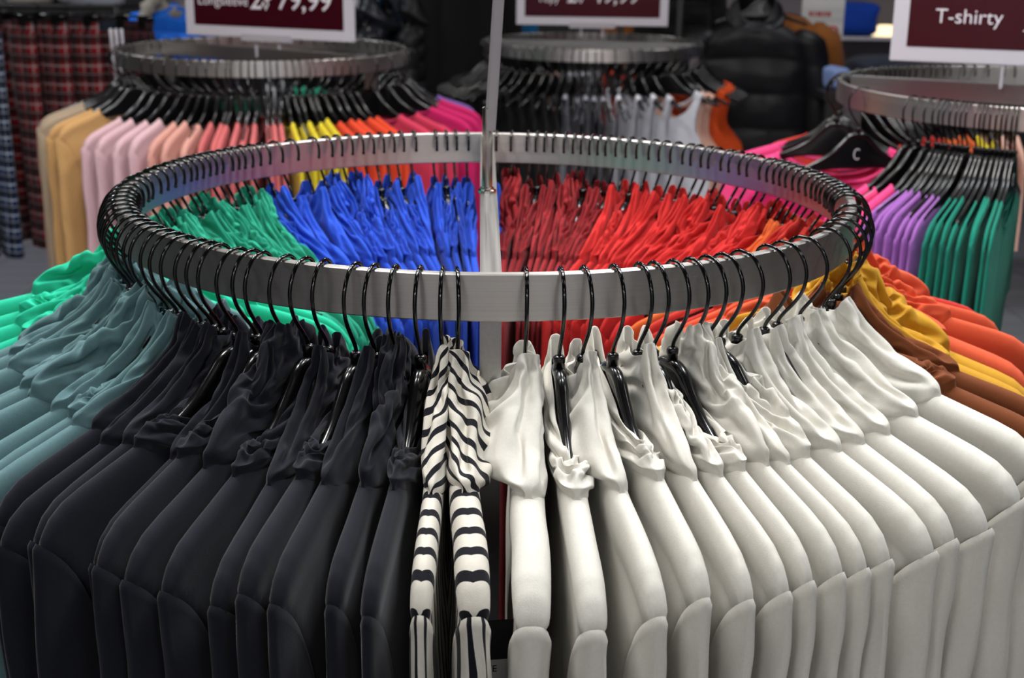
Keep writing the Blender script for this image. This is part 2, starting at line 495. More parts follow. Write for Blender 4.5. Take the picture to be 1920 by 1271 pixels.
# Settled shapes of soft collars slumped round a hanger: a coarse net of points each (so many round, so many up).
# For x, y and z in turn, row by row, the second differences in units of 0.4 mm; each net is refined to a smooth surface below.
NETS = {}
NETS['a'] = (44, 20, [
354,-19,-16,-24,-23,-22,-16,-20,-22,-19,-19,-22,-18,-16,-9,-12,-13,-12,-3,3,-2,0,-2,4,4,6,-3,1,6,2,0,4,1,-1,-10,-7,-3,2,-5,3,-8,0,-8,0,6,5,2,-1,-1,3,4,0,3,3,4,0,0,4,0,-17,-15,
1,2,-2,-1,-1,0,2,1,-1,2,1,3,5,3,3,3,-6,-1,0,-22,0,9,4,-5,-3,0,3,-1,0,-1,4,-1,-2,0,6,1,3,-6,-3,-25,3,4,3,3,-7,1,-1,4,4,-2,-2,1,5,-1,-3,1,0,9,0,-28,-1,-1,2,0,10,6,6,-3,-7,5,3,
-5,-2,5,-4,0,7,-3,7,-41,4,1,4,6,1,1,-1,8,4,-4,9,8,-8,-2,12,-3,-10,8,0,-39,2,1,3,4,1,-2,5,0,6,3,-3,3,7,-5,2,5,7,0,0,-45,2,5,-1,0,2,6,3,2,1,6,1,-1,1,7,-7,10,-2,-4,3,-60,4,3,5,3,
7,2,1,1,2,1,1,2,5,5,6,-6,6,4,-1,-71,3,1,3,5,2,6,2,5,5,1,3,3,3,3,5,2,1,3,6,-68,5,3,2,1,3,5,6,3,-1,2,3,5,0,6,1,13,-2,4,-3,-56,1,6,4,4,2,0,3,2,5,-2,1,6,7,-4,8,-6,10,-6,8,-46,3,4,
1,2,2,2,-2,3,6,10,-1,-6,0,12,-5,8,-8,9,-5,-44,4,0,2,2,2,1,5,-1,1,3,5,5,-2,-4,16,-8,11,-5,8,-40,3,4,2,-2,2,3,2,4,7,6,7,6,6,1,-30,16,-7,8,-5,-30,1,-1,3,6,1,3,5,4,-4,-1,-1,-2,2,
1,18,-17,10,-5,6,-23,3,1,0,-4,2,-1,1,2,0,2,-2,0,4,2,4,1,-5,10,0,-19,1,3,9,9,-3,-10,-5,0,3,-1,3,1,-3,0,-3,6,-3,-1,11,-13,-1,1,1,4,8,9,-1,-5,-2,-1,2,-1,-1,-1,0,-1,1,-7,-2,-9,1,
-2,-2,0,1,5,7,8,2,0,1,3,0,-1,1,0,1,-4,-14,-2,0,-1,-1,-5,-1,-2,1,0,5,6,1,0,4,1,0,2,1,-4,-6,2,-1,2,-3,1,0,-1,-6,-4,-5,-3,1,0,2,6,3,-1,5,7,-4,8,0,7,-1,-2,-7,-1,0,1,-3,-2,-5,-2,
-3,-3,1,0,-2,0,16,14,-1,0,1,-2,4,0,-1,-2,-2,0,-4,-4,-1,-2,-4,1,1,2,-1,19,2,-4,-2,0,-1,-1,2,-1,-1,3,2,-5,1,-4,3,-1,1,-1,1,29,-3,-8,1,1,-5,2,2,-2,-4,-10,5,9,-5,3,-7,0,0,2,-3,31,
-3,-2,-7,1,3,-10,-3,3,-1,-2,-3,4,4,-4,3,-7,-6,-4,5,33,0,-1,-4,-9,2,0,-8,-1,6,0,-5,-8,2,5,-4,6,-5,-2,-4,44,-5,-4,1,0,-5,-1,-2,-2,0,2,-5,-7,-9,0,4,-4,6,-1,-2,50,-3,-3,-4,-3,-4,
2,2,-6,-3,-2,-1,1,-8,-9,1,1,-3,2,-3,51,-2,-2,-2,-2,-4,-3,-1,-3,-8,-4,3,1,0,-2,-7,-3,-2,-3,2,70,-3,0,-2,-4,-3,-4,-8,-6,-7,0,-5,-1,2,-8,-4,2,-2,-4,-7,76,-5,-6,-3,-5,-3,-7,-5,-2,
2,-5,-3,-7,0,1,-3,-9,1,-3,-2,56,-5,-4,-3,0,-4,-5,-2,0,-2,-4,-6,1,-6,3,0,-5,-1,-7,-3,44,0,-3,-6,-5,-3,4,1,-3,-2,-1,-3,-1,-3,-6,0,3,-12,10,-8,41,-4,-3,-1,-2,3,-3,-6,2,-4,-1,-3,
-6,1,-2,-6,4,1,-9,5,36,-2,-1,-2,-2,-6,2,1,-8,0,-2,-2,-7,9,0,-1,-6,-3,-4,3,28,1,0,0,-4,0,-4,-2,0,-4,-4,0,-1,-11,11,3,-1,-1,-4,-7,27,-2,-1,-3,0,-5,-6,1,0,5,-2,3,-5,-3,-19,12,3,
3,1,-6,20,-2,0,0,-4,0,0,2,-1,-3,3,-3,4,-9,3,-22,-3,18,6,-4,15,-1,-1,1,2,1,-4,-5,-2,-3,-2,0,5,8,-2,1,-8,-17,13,7,9,0,-4,-2,1,0,1,-4,-7,-2,-2,-1,-1,4,13,4,3,-10,-15,14,0,-3,3,4,
1,-3,2,2,-3,6,-4,-2,2,-9,-7,9,0,-3,5,2,15,2,-4,7,3,-7,-5,-3,-1,-8,2,3,-8,12,9,-3,4,-4,0,-2,6,2,-10,-13,18,12,2,-2,3,1,1,-4,-13,1,1,-6,-2,3,-3,9,5,0,15,-15,-22,17,2,3,-4,0,1,0,
15,-2,-1,2,0,0,-2,-6,6,0,8,6,-16,-20,1,4,17,-2,0,0,-2,-5,0,7,-3,3,-3,1,4,2,2,9,9,-13,-1,-11,-16,-2,4,1,8,12,-12,-5,10,0,0,1,1,1,-9,9,11,13,-4,3,-1,-8,-2,6,-14,-14,22,-19,-9,
-2,2,17,3,3,-11,-10,-5,-1,4,16,10,12,-14,8,5,-12,-11,25,-1,-14,-2,-22,0,-1,6,3,2,1,-12,-12,11,4,12,-18,15,10,-22,-15,18,16,2,-21,-1,-1,0,0,0,3,9,-11,-17,13,-3,0,-8,21,14,-15,
-22,19,2,13,2,0,-1,0,-1,0,2,-3,-2,1,3,-5,-1,-10,18,15,-15,-20,17,3,-3,-1,3,1,1,0,1,14,-12,-19,17,9,-14,-5,3,5,4,-4,0,2,-3,0,-1,2,-1,-2,0,5,12,-14,-16,18,15,-15,-15,18,13,-13,
-22,20,1,0,-3,-4,2,-1,-5,-4,17,14,-15,-15,15,16,-17,-21,20,17,-16,-17,-3,2,-1,-1,-3,9,6,-10,-14,18,20,-1,-16,-3,14,-17,-19,18,18,-21,-4,3,0,0,2,4,-1,10,-1,-5,-8,-2,-4,1,5,19,
-20,-20,18,18,-7,-3,5,5,1,1,3,-1,-1,-16,-6,-4,4,1,1,13,20,-15,-20,15,1,-3,16,0,-1,-15,-11,-2,-1,2,10,8,2,-2,-4,-12,13,12,-13,-14,-4,2,2,-6,-4,3,8,-5,4,4,0,0,-3,4,1,0,-12,7,13,
-16,-5,-3,-6,-4,-1,5,2,9,2,1,-1,-1,1,-2,-3,5,2,-4,1,14,-3,-1,-7,4,1,-11,10,-3,0,-3,-4,1,-1,-2,2,-3,3,-2,2,11,-3,-3,0,7,5,3,-21,-1,2,6,7,0,2,-3,0,-2,-4,3,2,-5,-9,-2,-8,3,6,9,
10,-1,-15,-5,-3,0,1,3,6,-4,-4,6,-6,1,-10,-1,-2,-5,0,2,0,0,4,11,-2,-1,-1,2,-9,1,5,-3,0,-3,-6,0,7,-4,-8,-8,2,-2,6,1,1,11,-2,-2,-1,5,-1,-1,5,-9,-6,1,-5,12,-1,-1,-5,3,-2,1,3,-11,
-5,-4,2,1,0,-1,1,8,-4,4,9,-1,0,-3,6,0,-13,-10,8,5,-2,-2,0,2,-2,0,-1,3,3,-4,-14,7,8,-11,0,11,16,-22,-5,-4,18,10,-14,-8,7,-4,4,2,-6,2,-1,-15,9,16,-23,1,10,22,-22,-4,1,11,16,-18,
-8,26,0,-1,3,-3,4,-14,-16,15,2,-9,3,9,-4,2,-8,-1,16,19,-17,-19,15,1,-3,1,3,2,0,2,15,-21,-15,8,20,-5,-15,-7,-2,16,19,-19,-17,15,-6,1,-2,3,-5,-17,21,21,-18,-24,6,4,26,-18,-8,0,
14,20,-21,-15,-1,0,4,9,-8,-6,-19,18,6,18,-6,-16,-14,21,-9,-12,-6,17,23,-22,1,-2,-2,-2,-2,3,0,-19,13,-11,20,18,-12,-5,22,-1,-24,-15,16,20,-5,1,4,4,2,3,19,-1,-3,-14,-19,18,12,
-21,-17,17,17,-16,0,-1,-1,-1,-8,-5,12,-1,-3,5,4,9,-11,-19,19,18,-17,-14,20,-7,-17,4,2,-2,5,3,15,0,-30,15,-3,3,6,-10,-6,4,19,-1,-14,15,-20,1,0,2,0,2,1,-1,-4,-21,20,-5,-7,6,-14,
-1,1,2,11,10,16,-1,0,4,6,5,-10,-5,-2,0,-18,8,13,10,9,-15,-1,-2,-16,-3,1,18,3,0,4,-1,-7,-8,11,4,0,5,3,-5,-2,6,-7,-4,1,-2,-1,-13,2,0,-1,5,4,8,-1,-4,0,-14,-2,1,-6,18,-3,2,-2,-4,
0,-3,5,-3,-13,-8,0,5,8,5,1,4,-3,-1,1,-10,21,2,-9,3,-5,-4,7,0,-3,0,0,0,2,12,0,0,-2,0,0,-15,-10,12,8,-2,0,-3,8,0,9,-2,1,1,-1,-15,0,0,0,0,-2,16,2,-11,2,1,-5,2,-392,9,15,6,2,0,6,
-1,9,12,10,11,13,11,16,16,18,22,22,20,-1,-1,-11,13,7,7,2,12,0,-2,0,-11,-4,-1,-5,-6,-2,-1,-1,5,-5,1,-4,-4,-3,8,2,-5,7,2,3,13,2,0,-1,1,-3,-4,-3,-9,-8,1,6,-10,9,-10,0,4,-5,0,1,2,
3,5,2,-2,3,-2,-1,-2,-11,1,6,3,-12,5,3,0,-3,0,-2,0,-1,-3,7,-3,1,4,-1,-1,-13,1,4,7,6,-12,-3,4,1,3,-1,-4,0,1,-8,8,-4,-2,2,-1,-15,2,-2,3,6,15,3,2,1,-14,3,6,-12,0,6,-8,0,-2,-3,-1,
-16,2,-1,-1,5,2,-1,-2,5,13,-8,2,12,-21,-1,15,0,-10,0,4,-16,1,3,0,-3,1,4,1,-6,2,6,-6,6,21,-19,-3,-2,10,4,-10,-16,2,1,1,-1,2,0,0,5,-6,4,1,-4,3,16,-16,5,-3,-3,10,-15,2,1,0,2,-1,
0,-2,3,0,0,1,0,1,3,7,-8,7,-4,0,-10,1,1,2,0,2,0,2,-4,7,-4,0,-3,-2,-3,7,2,-1,1,0,10,-1,-1,0,-1,-2,0,1,3,-3,4,-4,5,-4,0,-5,5,-7,4,-3,15,-2,-1,-2,1,-3,-1,0,-2,3,-2,4,-7,0,-2,2,-1,
5,-5,1,16,-2,-1,-2,-1,0,-2,0,0,-7,2,0,5,-2,2,-5,0,2,1,-5,16,-1,-1,0,-2,-1,-1,-3,1,-1,-3,2,-1,2,4,-2,-9,-1,5,3,16,-2,0,-2,0,-5,-1,0,-2,-3,-6,-6,-1,3,-1,16,7,-10,-4,6,15,-2,-3,
-1,0,6,-11,-6,-2,5,5,1,0,-1,-2,-4,6,4,-5,-4,13,-1,-4,0,-2,0,9,-8,1,0,-2,0,2,0,0,-6,-3,11,2,-9,11,-1,-5,-10,-6,-3,12,15,1,0,1,-1,-3,0,-2,1,3,-8,2,3,8,-1,-2,3,-4,-7,-13,-1,4,3,
4,-9,5,1,3,5,-3,5,2,4,5,-1,10,-1,2,-2,0,-15,-11,-2,-4,8,-1,2,-1,-2,3,0,9,3,1,1,0,6,3,5,-1,6,-5,-10,-9,-2,0,0,2,0,-4,0,2,5,-1,0,-2,6,0,-3,1,6,10,4,-6,-2,-1,0,-4,-5,-2,-2,-6,7,
-2,0,-9,3,7,1,1,-3,0,4,14,3,-4,-4,-1,1,1,-2,-1,-11,-3,0,2,-10,-4,5,-2,2,4,-7,1,5,6,-2,3,-1,1,-3,-1,-1,-4,1,-1,-2,0,-1,0,2,-7,14,-9,-3,-2,4,-4,3,2,-1,-2,2,-6,1,11,-3,-3,1,10,
-14,7,4,11,-20,-4,2,-1,4,-8,3,-2,-5,-6,1,2,8,-4,6,-4,14,-22,-7,7,22,-17,-4,9,-13,8,-6,1,1,-6,0,2,1,13,-18,3,5,10,-12,-9,8,17,-11,-10,12,-11,6,-6,1,-7,2,-3,2,1,1,-3,-3,10,-2,3,
-4,1,9,-6,-10,10,-2,3,-7,-7,1,0,-1,0,15,-15,1,-3,14,-4,-4,-2,2,7,-3,-7,5,-4,5,-6,1,0,0,-7,2,14,-9,2,1,-1,-3,2,-4,2,7,5,-17,10,-4,-4,1,0,-1,-1,-1,2,6,2,-1,-8,2,3,4,-9,2,-2,17,
-18,5,4,-1,0,1,4,0,-8,1,-1,1,12,-10,2,-4,7,-10,3,-4,8,-2,6,-1,-1,-2,3,-1,-2,-2,-1,2,-1,7,-9,6,-4,6,-7,-1,7,0,7,-1,0,0,-7,3,7,-11,0,-5,1,-1,5,-1,3,0,4,0,0,1,7,-2,0,0,-2,-6,-3,
15,-5,1,-4,1,0,2,-1,2,1,-2,-6,0,6,0,-3,-2,3,4,-10,0,1,1,4,0,-7,0,9,-4,4,1,1,-5,6,-1,-4,0,0,-4,14,-6,1,-8,-4,2,3,-3,8,7,-4,-1,4,1,6,-1,0,-1,-1,2,-9,5,0,10,-1,-2,-4,-4,-12,5,10,
6,-1,2,4,-1,6,-3,-5,-2,14,-1,0,-4,3,1,4,-2,-3,-8,-11,10,4,2,3,0,3,4,3,-4,-8,-2,-2,-6,0,3,7,6,2,-2,1,-8,3,4,2,0,-4,-1,1,0,-9,-7,-2,4,1,0,-3,4,12,5,0,1,-4,2,
])
NETS['b'] = (44, 20, [
356,-24,-20,-23,-21,-22,-20,-19,-19,-19,-15,-16,-18,-16,-15,-7,-11,-10,-6,1,-3,3,2,5,1,-1,-2,3,8,2,-3,0,4,-2,-9,-10,-2,-1,1,4,-10,2,-2,3,3,5,-2,-4,-4,6,3,-2,-2,10,8,1,-3,2,2,
-18,-15,1,1,-1,0,0,8,4,-8,-4,7,6,-1,-2,3,4,2,-2,-5,3,-18,-1,2,0,1,1,-1,2,7,-7,-2,4,-1,-1,0,5,-2,2,-4,3,-26,0,4,4,-2,0,1,0,6,9,-9,-2,5,-1,2,-1,4,-6,3,-2,-36,5,1,1,8,4,0,-4,1,1,
13,-6,-1,3,4,-5,3,7,-2,-1,-34,0,2,4,0,1,7,9,-4,1,-2,8,6,0,-1,5,-4,-4,2,0,-42,4,3,-1,4,3,1,2,3,-2,0,3,5,1,-2,4,2,3,1,2,-45,3,2,2,0,2,0,1,6,9,-1,2,-1,2,8,-7,7,3,0,2,-57,5,3,2,1,
3,4,2,2,3,6,1,2,5,-1,9,-6,3,7,-2,-66,3,-2,2,4,4,8,5,3,0,5,5,3,1,1,2,9,-2,-2,8,-78,3,9,9,5,3,-3,2,2,5,2,0,8,5,4,-1,5,8,-1,0,-52,1,1,0,5,3,4,3,5,2,-1,5,-2,0,4,2,0,4,10,-3,-46,3,
4,0,-2,2,4,2,1,4,6,0,2,3,-1,4,5,-6,4,11,-43,4,1,5,2,0,0,5,2,4,2,2,1,0,2,1,2,8,1,-7,-33,0,2,0,2,4,1,-3,4,0,5,0,0,3,3,-2,3,8,-5,7,-33,2,-2,3,5,2,3,4,0,-1,-6,3,2,-1,4,4,-4,6,8,
-6,-25,2,-4,4,-3,2,3,4,5,2,-4,-1,2,2,0,7,2,-13,10,5,-20,3,7,-6,3,-3,1,-1,0,6,14,1,-6,0,-1,-3,0,4,-15,16,-16,2,10,8,1,0,-6,-5,-5,-2,3,12,11,-5,0,1,-1,-8,-3,-7,-10,2,-4,6,2,7,6,
2,-1,-9,-6,-4,9,11,3,0,-1,2,-5,-11,-3,0,-2,-6,0,1,5,7,5,7,2,-7,-24,3,7,2,0,2,4,-4,3,0,0,-1,-3,-4,-5,-2,-1,-1,2,10,9,-17,-7,5,8,3,6,-5,10,-2,2,-5,-1,1,0,-3,-3,1,-4,-4,6,9,-10,
-7,-5,2,5,10,16,-1,1,0,2,-1,0,0,-1,1,-2,-11,-4,14,-10,-3,0,-2,-5,4,20,-4,-4,2,1,-3,-1,2,2,-2,-1,0,-4,-8,17,-4,-1,0,-2,4,22,-2,-1,3,-1,-1,-8,-6,0,7,2,2,-1,-21,4,12,-2,-2,0,-3,
32,-2,-1,-7,1,2,2,-11,-5,-9,7,4,-1,10,-5,-12,4,-2,-1,-4,36,1,-2,-1,-10,-9,6,7,-6,-4,-10,2,5,1,-6,0,-7,5,-5,-1,42,-2,-5,-5,0,2,-7,1,3,-5,-5,-4,-5,3,0,-8,0,-5,8,-3,51,-4,-3,-3,
-2,-1,-1,-4,-3,-1,-2,-5,-5,-6,4,3,-2,-6,-5,2,51,-4,-3,-2,-3,-1,-4,-1,-3,2,-3,-5,1,-4,-6,3,-2,1,-6,-2,69,-4,-2,-2,-3,-5,-4,-5,1,-5,0,-4,-4,-1,-5,-6,-1,-1,-2,-4,70,-3,-3,-4,-3,
-2,-2,-4,-6,-4,-5,2,-4,-5,-1,-4,-5,-9,5,-2,55,-2,-2,-2,-3,-2,-4,-2,-5,-2,-2,-5,2,-2,-4,-3,1,-6,-10,9,52,-5,-4,-3,-6,-5,3,-2,0,-4,-6,3,-8,-2,-6,2,7,0,-7,-9,41,-2,-3,-1,1,-2,-7,
5,-7,0,0,-14,-5,-4,3,6,-18,16,4,-8,36,-2,-2,-3,-1,1,-7,-9,1,-5,-3,3,5,1,-2,-9,3,-13,9,1,30,0,-1,-2,-6,-5,3,-1,0,0,-4,0,-4,-5,4,-1,-1,-1,-7,7,25,-2,3,-3,-1,-3,-1,-4,2,-1,3,-3,
0,2,-4,0,-1,-1,-5,-6,21,-4,-1,1,2,0,-1,3,-6,-2,-1,-2,1,-1,-1,0,0,5,0,-10,17,-3,-7,3,-2,-3,-2,0,0,-1,-1,0,-2,1,0,0,3,-2,6,3,9,1,-4,-9,0,1,-1,-3,-1,-1,-1,-1,-2,0,3,-3,-2,0,2,14,
1,1,-3,2,-2,0,-3,-2,-1,-1,-1,2,1,0,0,4,1,-1,-2,6,16,1,5,-15,-5,1,9,-5,-7,0,1,0,2,3,7,-3,1,0,6,-5,7,-1,-4,14,-1,3,-14,8,1,4,3,-7,0,3,-16,0,4,-3,-4,9,3,1,-3,0,12,-3,7,-6,2,-8,8,
4,-1,-4,7,2,-5,3,-1,-9,1,4,7,-12,-4,4,5,8,-3,-7,-13,16,-1,-5,1,-3,4,0,0,-3,6,1,3,7,-8,-16,-3,0,23,8,-14,-23,2,5,2,6,0,2,-2,-1,5,-3,-3,3,15,6,-15,-9,-15,24,11,-9,-6,-2,0,-9,-5,
-4,0,1,2,-3,-3,-1,-6,17,16,2,-21,-23,25,19,-6,-3,-6,10,-1,0,-17,-3,0,1,0,1,-8,-12,3,14,18,-18,-17,17,10,-1,-13,-1,9,1,15,-18,-3,2,2,2,6,-8,-8,-11,21,21,-21,-21,4,19,15,-26,
-13,0,21,15,-2,1,0,0,2,7,-4,-4,-16,17,19,-15,-7,-14,19,17,-14,-6,-17,22,4,-1,-2,0,-2,1,5,2,-7,-17,14,16,-14,-2,-15,18,19,-12,-9,-13,-2,-1,-4,-3,1,0,1,3,9,-1,-14,15,17,-3,-7,
-26,15,16,-11,-11,-2,2,2,4,6,1,1,1,1,0,-10,-12,4,5,2,-7,1,3,10,-12,0,-4,2,1,1,0,-4,-2,-9,14,12,-2,-7,-5,0,-1,-11,10,5,13,-7,3,8,-4,-5,4,2,-9,8,-15,1,1,1,0,2,26,-5,-29,0,17,-1,
-1,3,3,-11,-6,1,10,-1,7,5,-3,-4,3,5,-7,-1,13,-16,-14,-3,-1,7,-12,12,1,5,6,1,-2,-10,-2,0,0,-2,-1,-2,5,10,-14,-5,0,6,1,2,-1,-2,-9,-5,1,1,8,3,0,-4,-13,3,11,7,4,-4,2,-3,1,-7,5,2,
4,-4,-8,-1,5,-7,-1,-1,5,-2,-2,13,11,-4,0,-17,7,-2,4,-3,-3,17,2,-1,-12,7,1,3,1,-1,-10,-7,11,-5,0,-1,0,0,-6,15,1,-14,-1,-4,4,-1,3,7,4,-1,1,2,-10,-9,-2,6,8,6,-1,-23,-1,3,7,7,-2,
1,0,-11,1,3,0,-6,2,-10,-1,-11,6,1,-1,14,2,-2,-6,-4,-4,7,-5,8,-5,-3,2,-3,3,-4,-2,1,-12,-1,3,-1,-1,0,0,0,7,-2,7,-8,6,7,-1,2,-6,-3,-2,9,-6,-2,-3,3,6,-1,9,-13,-6,-2,11,-16,-1,-2,
1,2,7,-3,0,-3,13,6,-17,-8,2,9,3,12,-16,-6,-4,17,-7,1,-1,0,1,-3,-2,-2,9,-3,15,-20,-3,3,-11,12,19,-15,-12,-1,28,-2,-14,2,2,-3,1,-10,-16,7,12,22,-24,-11,6,-5,16,22,-5,-12,-17,19,
15,-3,-1,0,1,7,-15,-11,-8,15,23,-18,-9,2,-5,10,12,15,-20,-19,17,-12,15,-2,-1,3,18,1,-18,-21,16,19,-15,-8,-8,-4,8,7,-2,2,-14,16,-13,-6,0,-2,-5,14,15,-15,-19,18,18,-15,-3,-8,
-13,16,22,-20,0,18,-2,2,0,2,-9,-13,16,20,-18,-19,20,21,-2,-12,-8,-18,18,18,-20,-15,15,-4,0,1,12,-13,-14,15,19,-17,-17,14,5,10,-9,-5,-19,18,3,-1,-14,-2,0,-2,7,11,-15,-19,17,19,
-18,-15,16,4,15,-14,-3,2,19,-19,-4,-1,2,-4,-11,13,1,2,-1,0,15,-18,-16,17,2,16,-11,-13,12,14,-18,-2,-1,2,-1,-10,27,-14,0,-3,2,16,-20,-20,7,-4,13,15,-7,6,11,2,0,-2,1,3,4,15,-16,
2,0,1,17,-1,-6,3,-17,-23,14,5,4,2,0,-3,4,-4,-2,-5,-14,0,-1,0,3,21,1,2,15,-21,-14,14,7,5,-2,4,-9,0,-18,4,13,7,-1,1,-2,-20,-2,0,3,22,-6,-14,16,4,2,-6,11,-1,-1,-1,-1,-8,1,1,0,-1,
0,1,1,3,-1,-6,-10,3,1,3,-4,0,1,-1,1,0,0,-3,0,2,-1,-2,1,1,0,1,-8,4,3,0,3,6,2,0,-1,0,-1,0,0,2,1,-1,0,-1,1,-1,-11,8,0,5,-2,-9,-2,-1,1,2,-1,0,2,-3,0,1,0,0,0,-4,9,-392,9,14,-11,2,
5,4,6,12,13,13,15,13,12,15,20,16,19,18,22,-1,-1,3,21,4,0,-13,2,10,0,-2,-6,8,-5,-16,-5,-1,-2,2,2,-5,1,-11,12,3,7,14,-19,-15,12,2,-5,-7,16,12,-3,-3,-2,-3,-8,-8,1,-1,-9,8,1,8,19,
-21,-12,9,8,-8,-4,5,4,-1,0,-1,-2,-11,1,6,-5,-4,-3,3,8,24,-23,-8,7,0,-6,-2,4,4,-5,3,1,-13,1,5,6,-6,-5,-3,3,4,21,-16,-6,8,-2,-2,-8,0,5,-3,4,-15,2,-1,2,12,5,-14,-6,11,-8,21,-15,
-3,3,3,-3,2,0,-3,-4,-16,2,0,1,-2,4,17,-2,-25,13,-9,23,1,-5,0,6,-3,-3,-10,-1,-16,1,1,1,0,2,-1,5,16,-12,5,-12,5,1,-8,2,3,2,12,-14,-16,2,2,0,1,-1,0,0,-6,12,-5,6,0,3,7,-15,-1,4,
-1,12,-15,2,2,0,-1,2,2,1,4,-6,8,-5,-3,4,-1,16,-15,-4,6,0,-10,1,-2,2,1,-1,0,0,2,5,-5,9,-2,-4,2,-4,16,-11,-8,5,10,-1,-1,-3,0,1,0,0,1,-1,2,-7,4,3,-3,-3,-5,16,-12,-6,15,-2,-1,0,
-2,0,-1,-1,-2,1,-2,2,-2,0,1,-4,0,3,13,-15,16,-2,0,-1,-1,0,-1,-3,-4,-1,1,0,2,-4,1,-2,0,-7,9,12,16,-1,-2,-1,1,-1,-2,-4,2,-4,-1,-2,-3,-1,0,7,2,-6,-11,15,16,-2,-1,-1,-4,-5,-1,6,0,
1,-4,0,-1,2,-2,3,7,-3,-7,-12,15,-2,-1,-4,2,-2,-3,-4,0,2,5,3,-4,1,-1,6,-6,6,0,-6,13,-1,-2,1,0,0,1,-5,-7,-1,3,8,4,-1,1,-13,-1,5,7,3,11,-1,-2,1,-5,10,0,2,-5,-7,-9,-12,8,5,0,6,1,
-4,6,2,8,-1,-10,-4,-2,-9,12,7,12,4,0,-15,-16,-4,3,4,6,5,1,3,5,-1,1,-2,-1,-6,-13,0,3,10,5,14,-16,-5,-1,-2,-3,5,6,3,1,1,15,2,1,1,-17,-10,-8,-7,1,3,39,2,-19,-4,0,-6,-3,8,-1,0,2,
0,1,3,16,2,0,-1,-4,-14,-18,13,15,-9,-4,-2,-2,3,-2,0,-9,13,2,0,-10,5,2,0,1,10,-8,-14,13,9,1,0,-3,-12,-3,0,-4,-5,5,5,0,-13,4,6,-1,6,9,-4,-9,4,-1,0,-1,-2,-4,1,2,-8,-2,-6,23,-8,
-9,-3,9,-6,7,-2,-3,-2,3,0,1,1,-6,1,4,-3,-2,7,-10,29,-1,-19,-8,9,-13,16,-6,-5,-2,-3,-1,0,-6,1,6,12,-7,-10,7,-7,8,15,-18,-13,10,-3,1,6,-6,2,-3,-2,-6,0,-1,0,13,9,-21,4,-4,4,15,
-8,-6,-2,10,-5,3,-8,7,-9,-7,2,-1,-2,0,-2,14,-12,6,-9,8,15,5,-19,-2,0,-4,6,-5,8,-7,1,1,1,-3,5,-4,5,-6,6,-8,4,0,16,-18,4,-2,1,-5,4,-6,1,0,-1,4,-6,7,-4,1,-6,4,-2,0,-2,15,-11,10,
-4,1,-10,-4,1,-1,-1,-5,9,-4,7,-6,7,-6,0,0,-4,0,8,-12,9,1,5,4,-1,0,-1,3,-6,5,-7,7,0,3,-9,3,4,-1,6,-11,0,2,0,6,-1,1,-1,-4,2,-2,0,1,3,-2,4,-10,2,3,-9,24,-18,5,-3,7,-1,-2,3,0,-3,
1,-3,1,-2,5,-1,1,-1,-1,2,-12,12,-4,4,7,-2,0,-3,-2,-8,0,13,-7,-1,-2,-3,4,3,2,4,6,-7,-4,4,6,0,-2,0,0,7,-10,-9,6,-2,-1,7,-1,0,2,3,1,7,-6,-5,6,-1,-1,-2,-4,1,7,4,-8,-1,0,-3,5,-4,
-4,-2,7,6,7,-6,6,-1,4,-4,-1,0,1,-1,9,-1,-4,0,-1,1,-2,-2,-2,-1,8,5,4,-1,4,5,4,-6,-3,0,-1,2,4,0,-3,0,3,1,-1,-1,-6,3,3,0,-16,9,1,-2,-2,-3,-2,1,2,4,2,0,1,2,0,0,3,2,2,0,-4,-15,-3,
1,0,2,1,0,1,-1,0,3,4,-1,0,1,5,6,
])
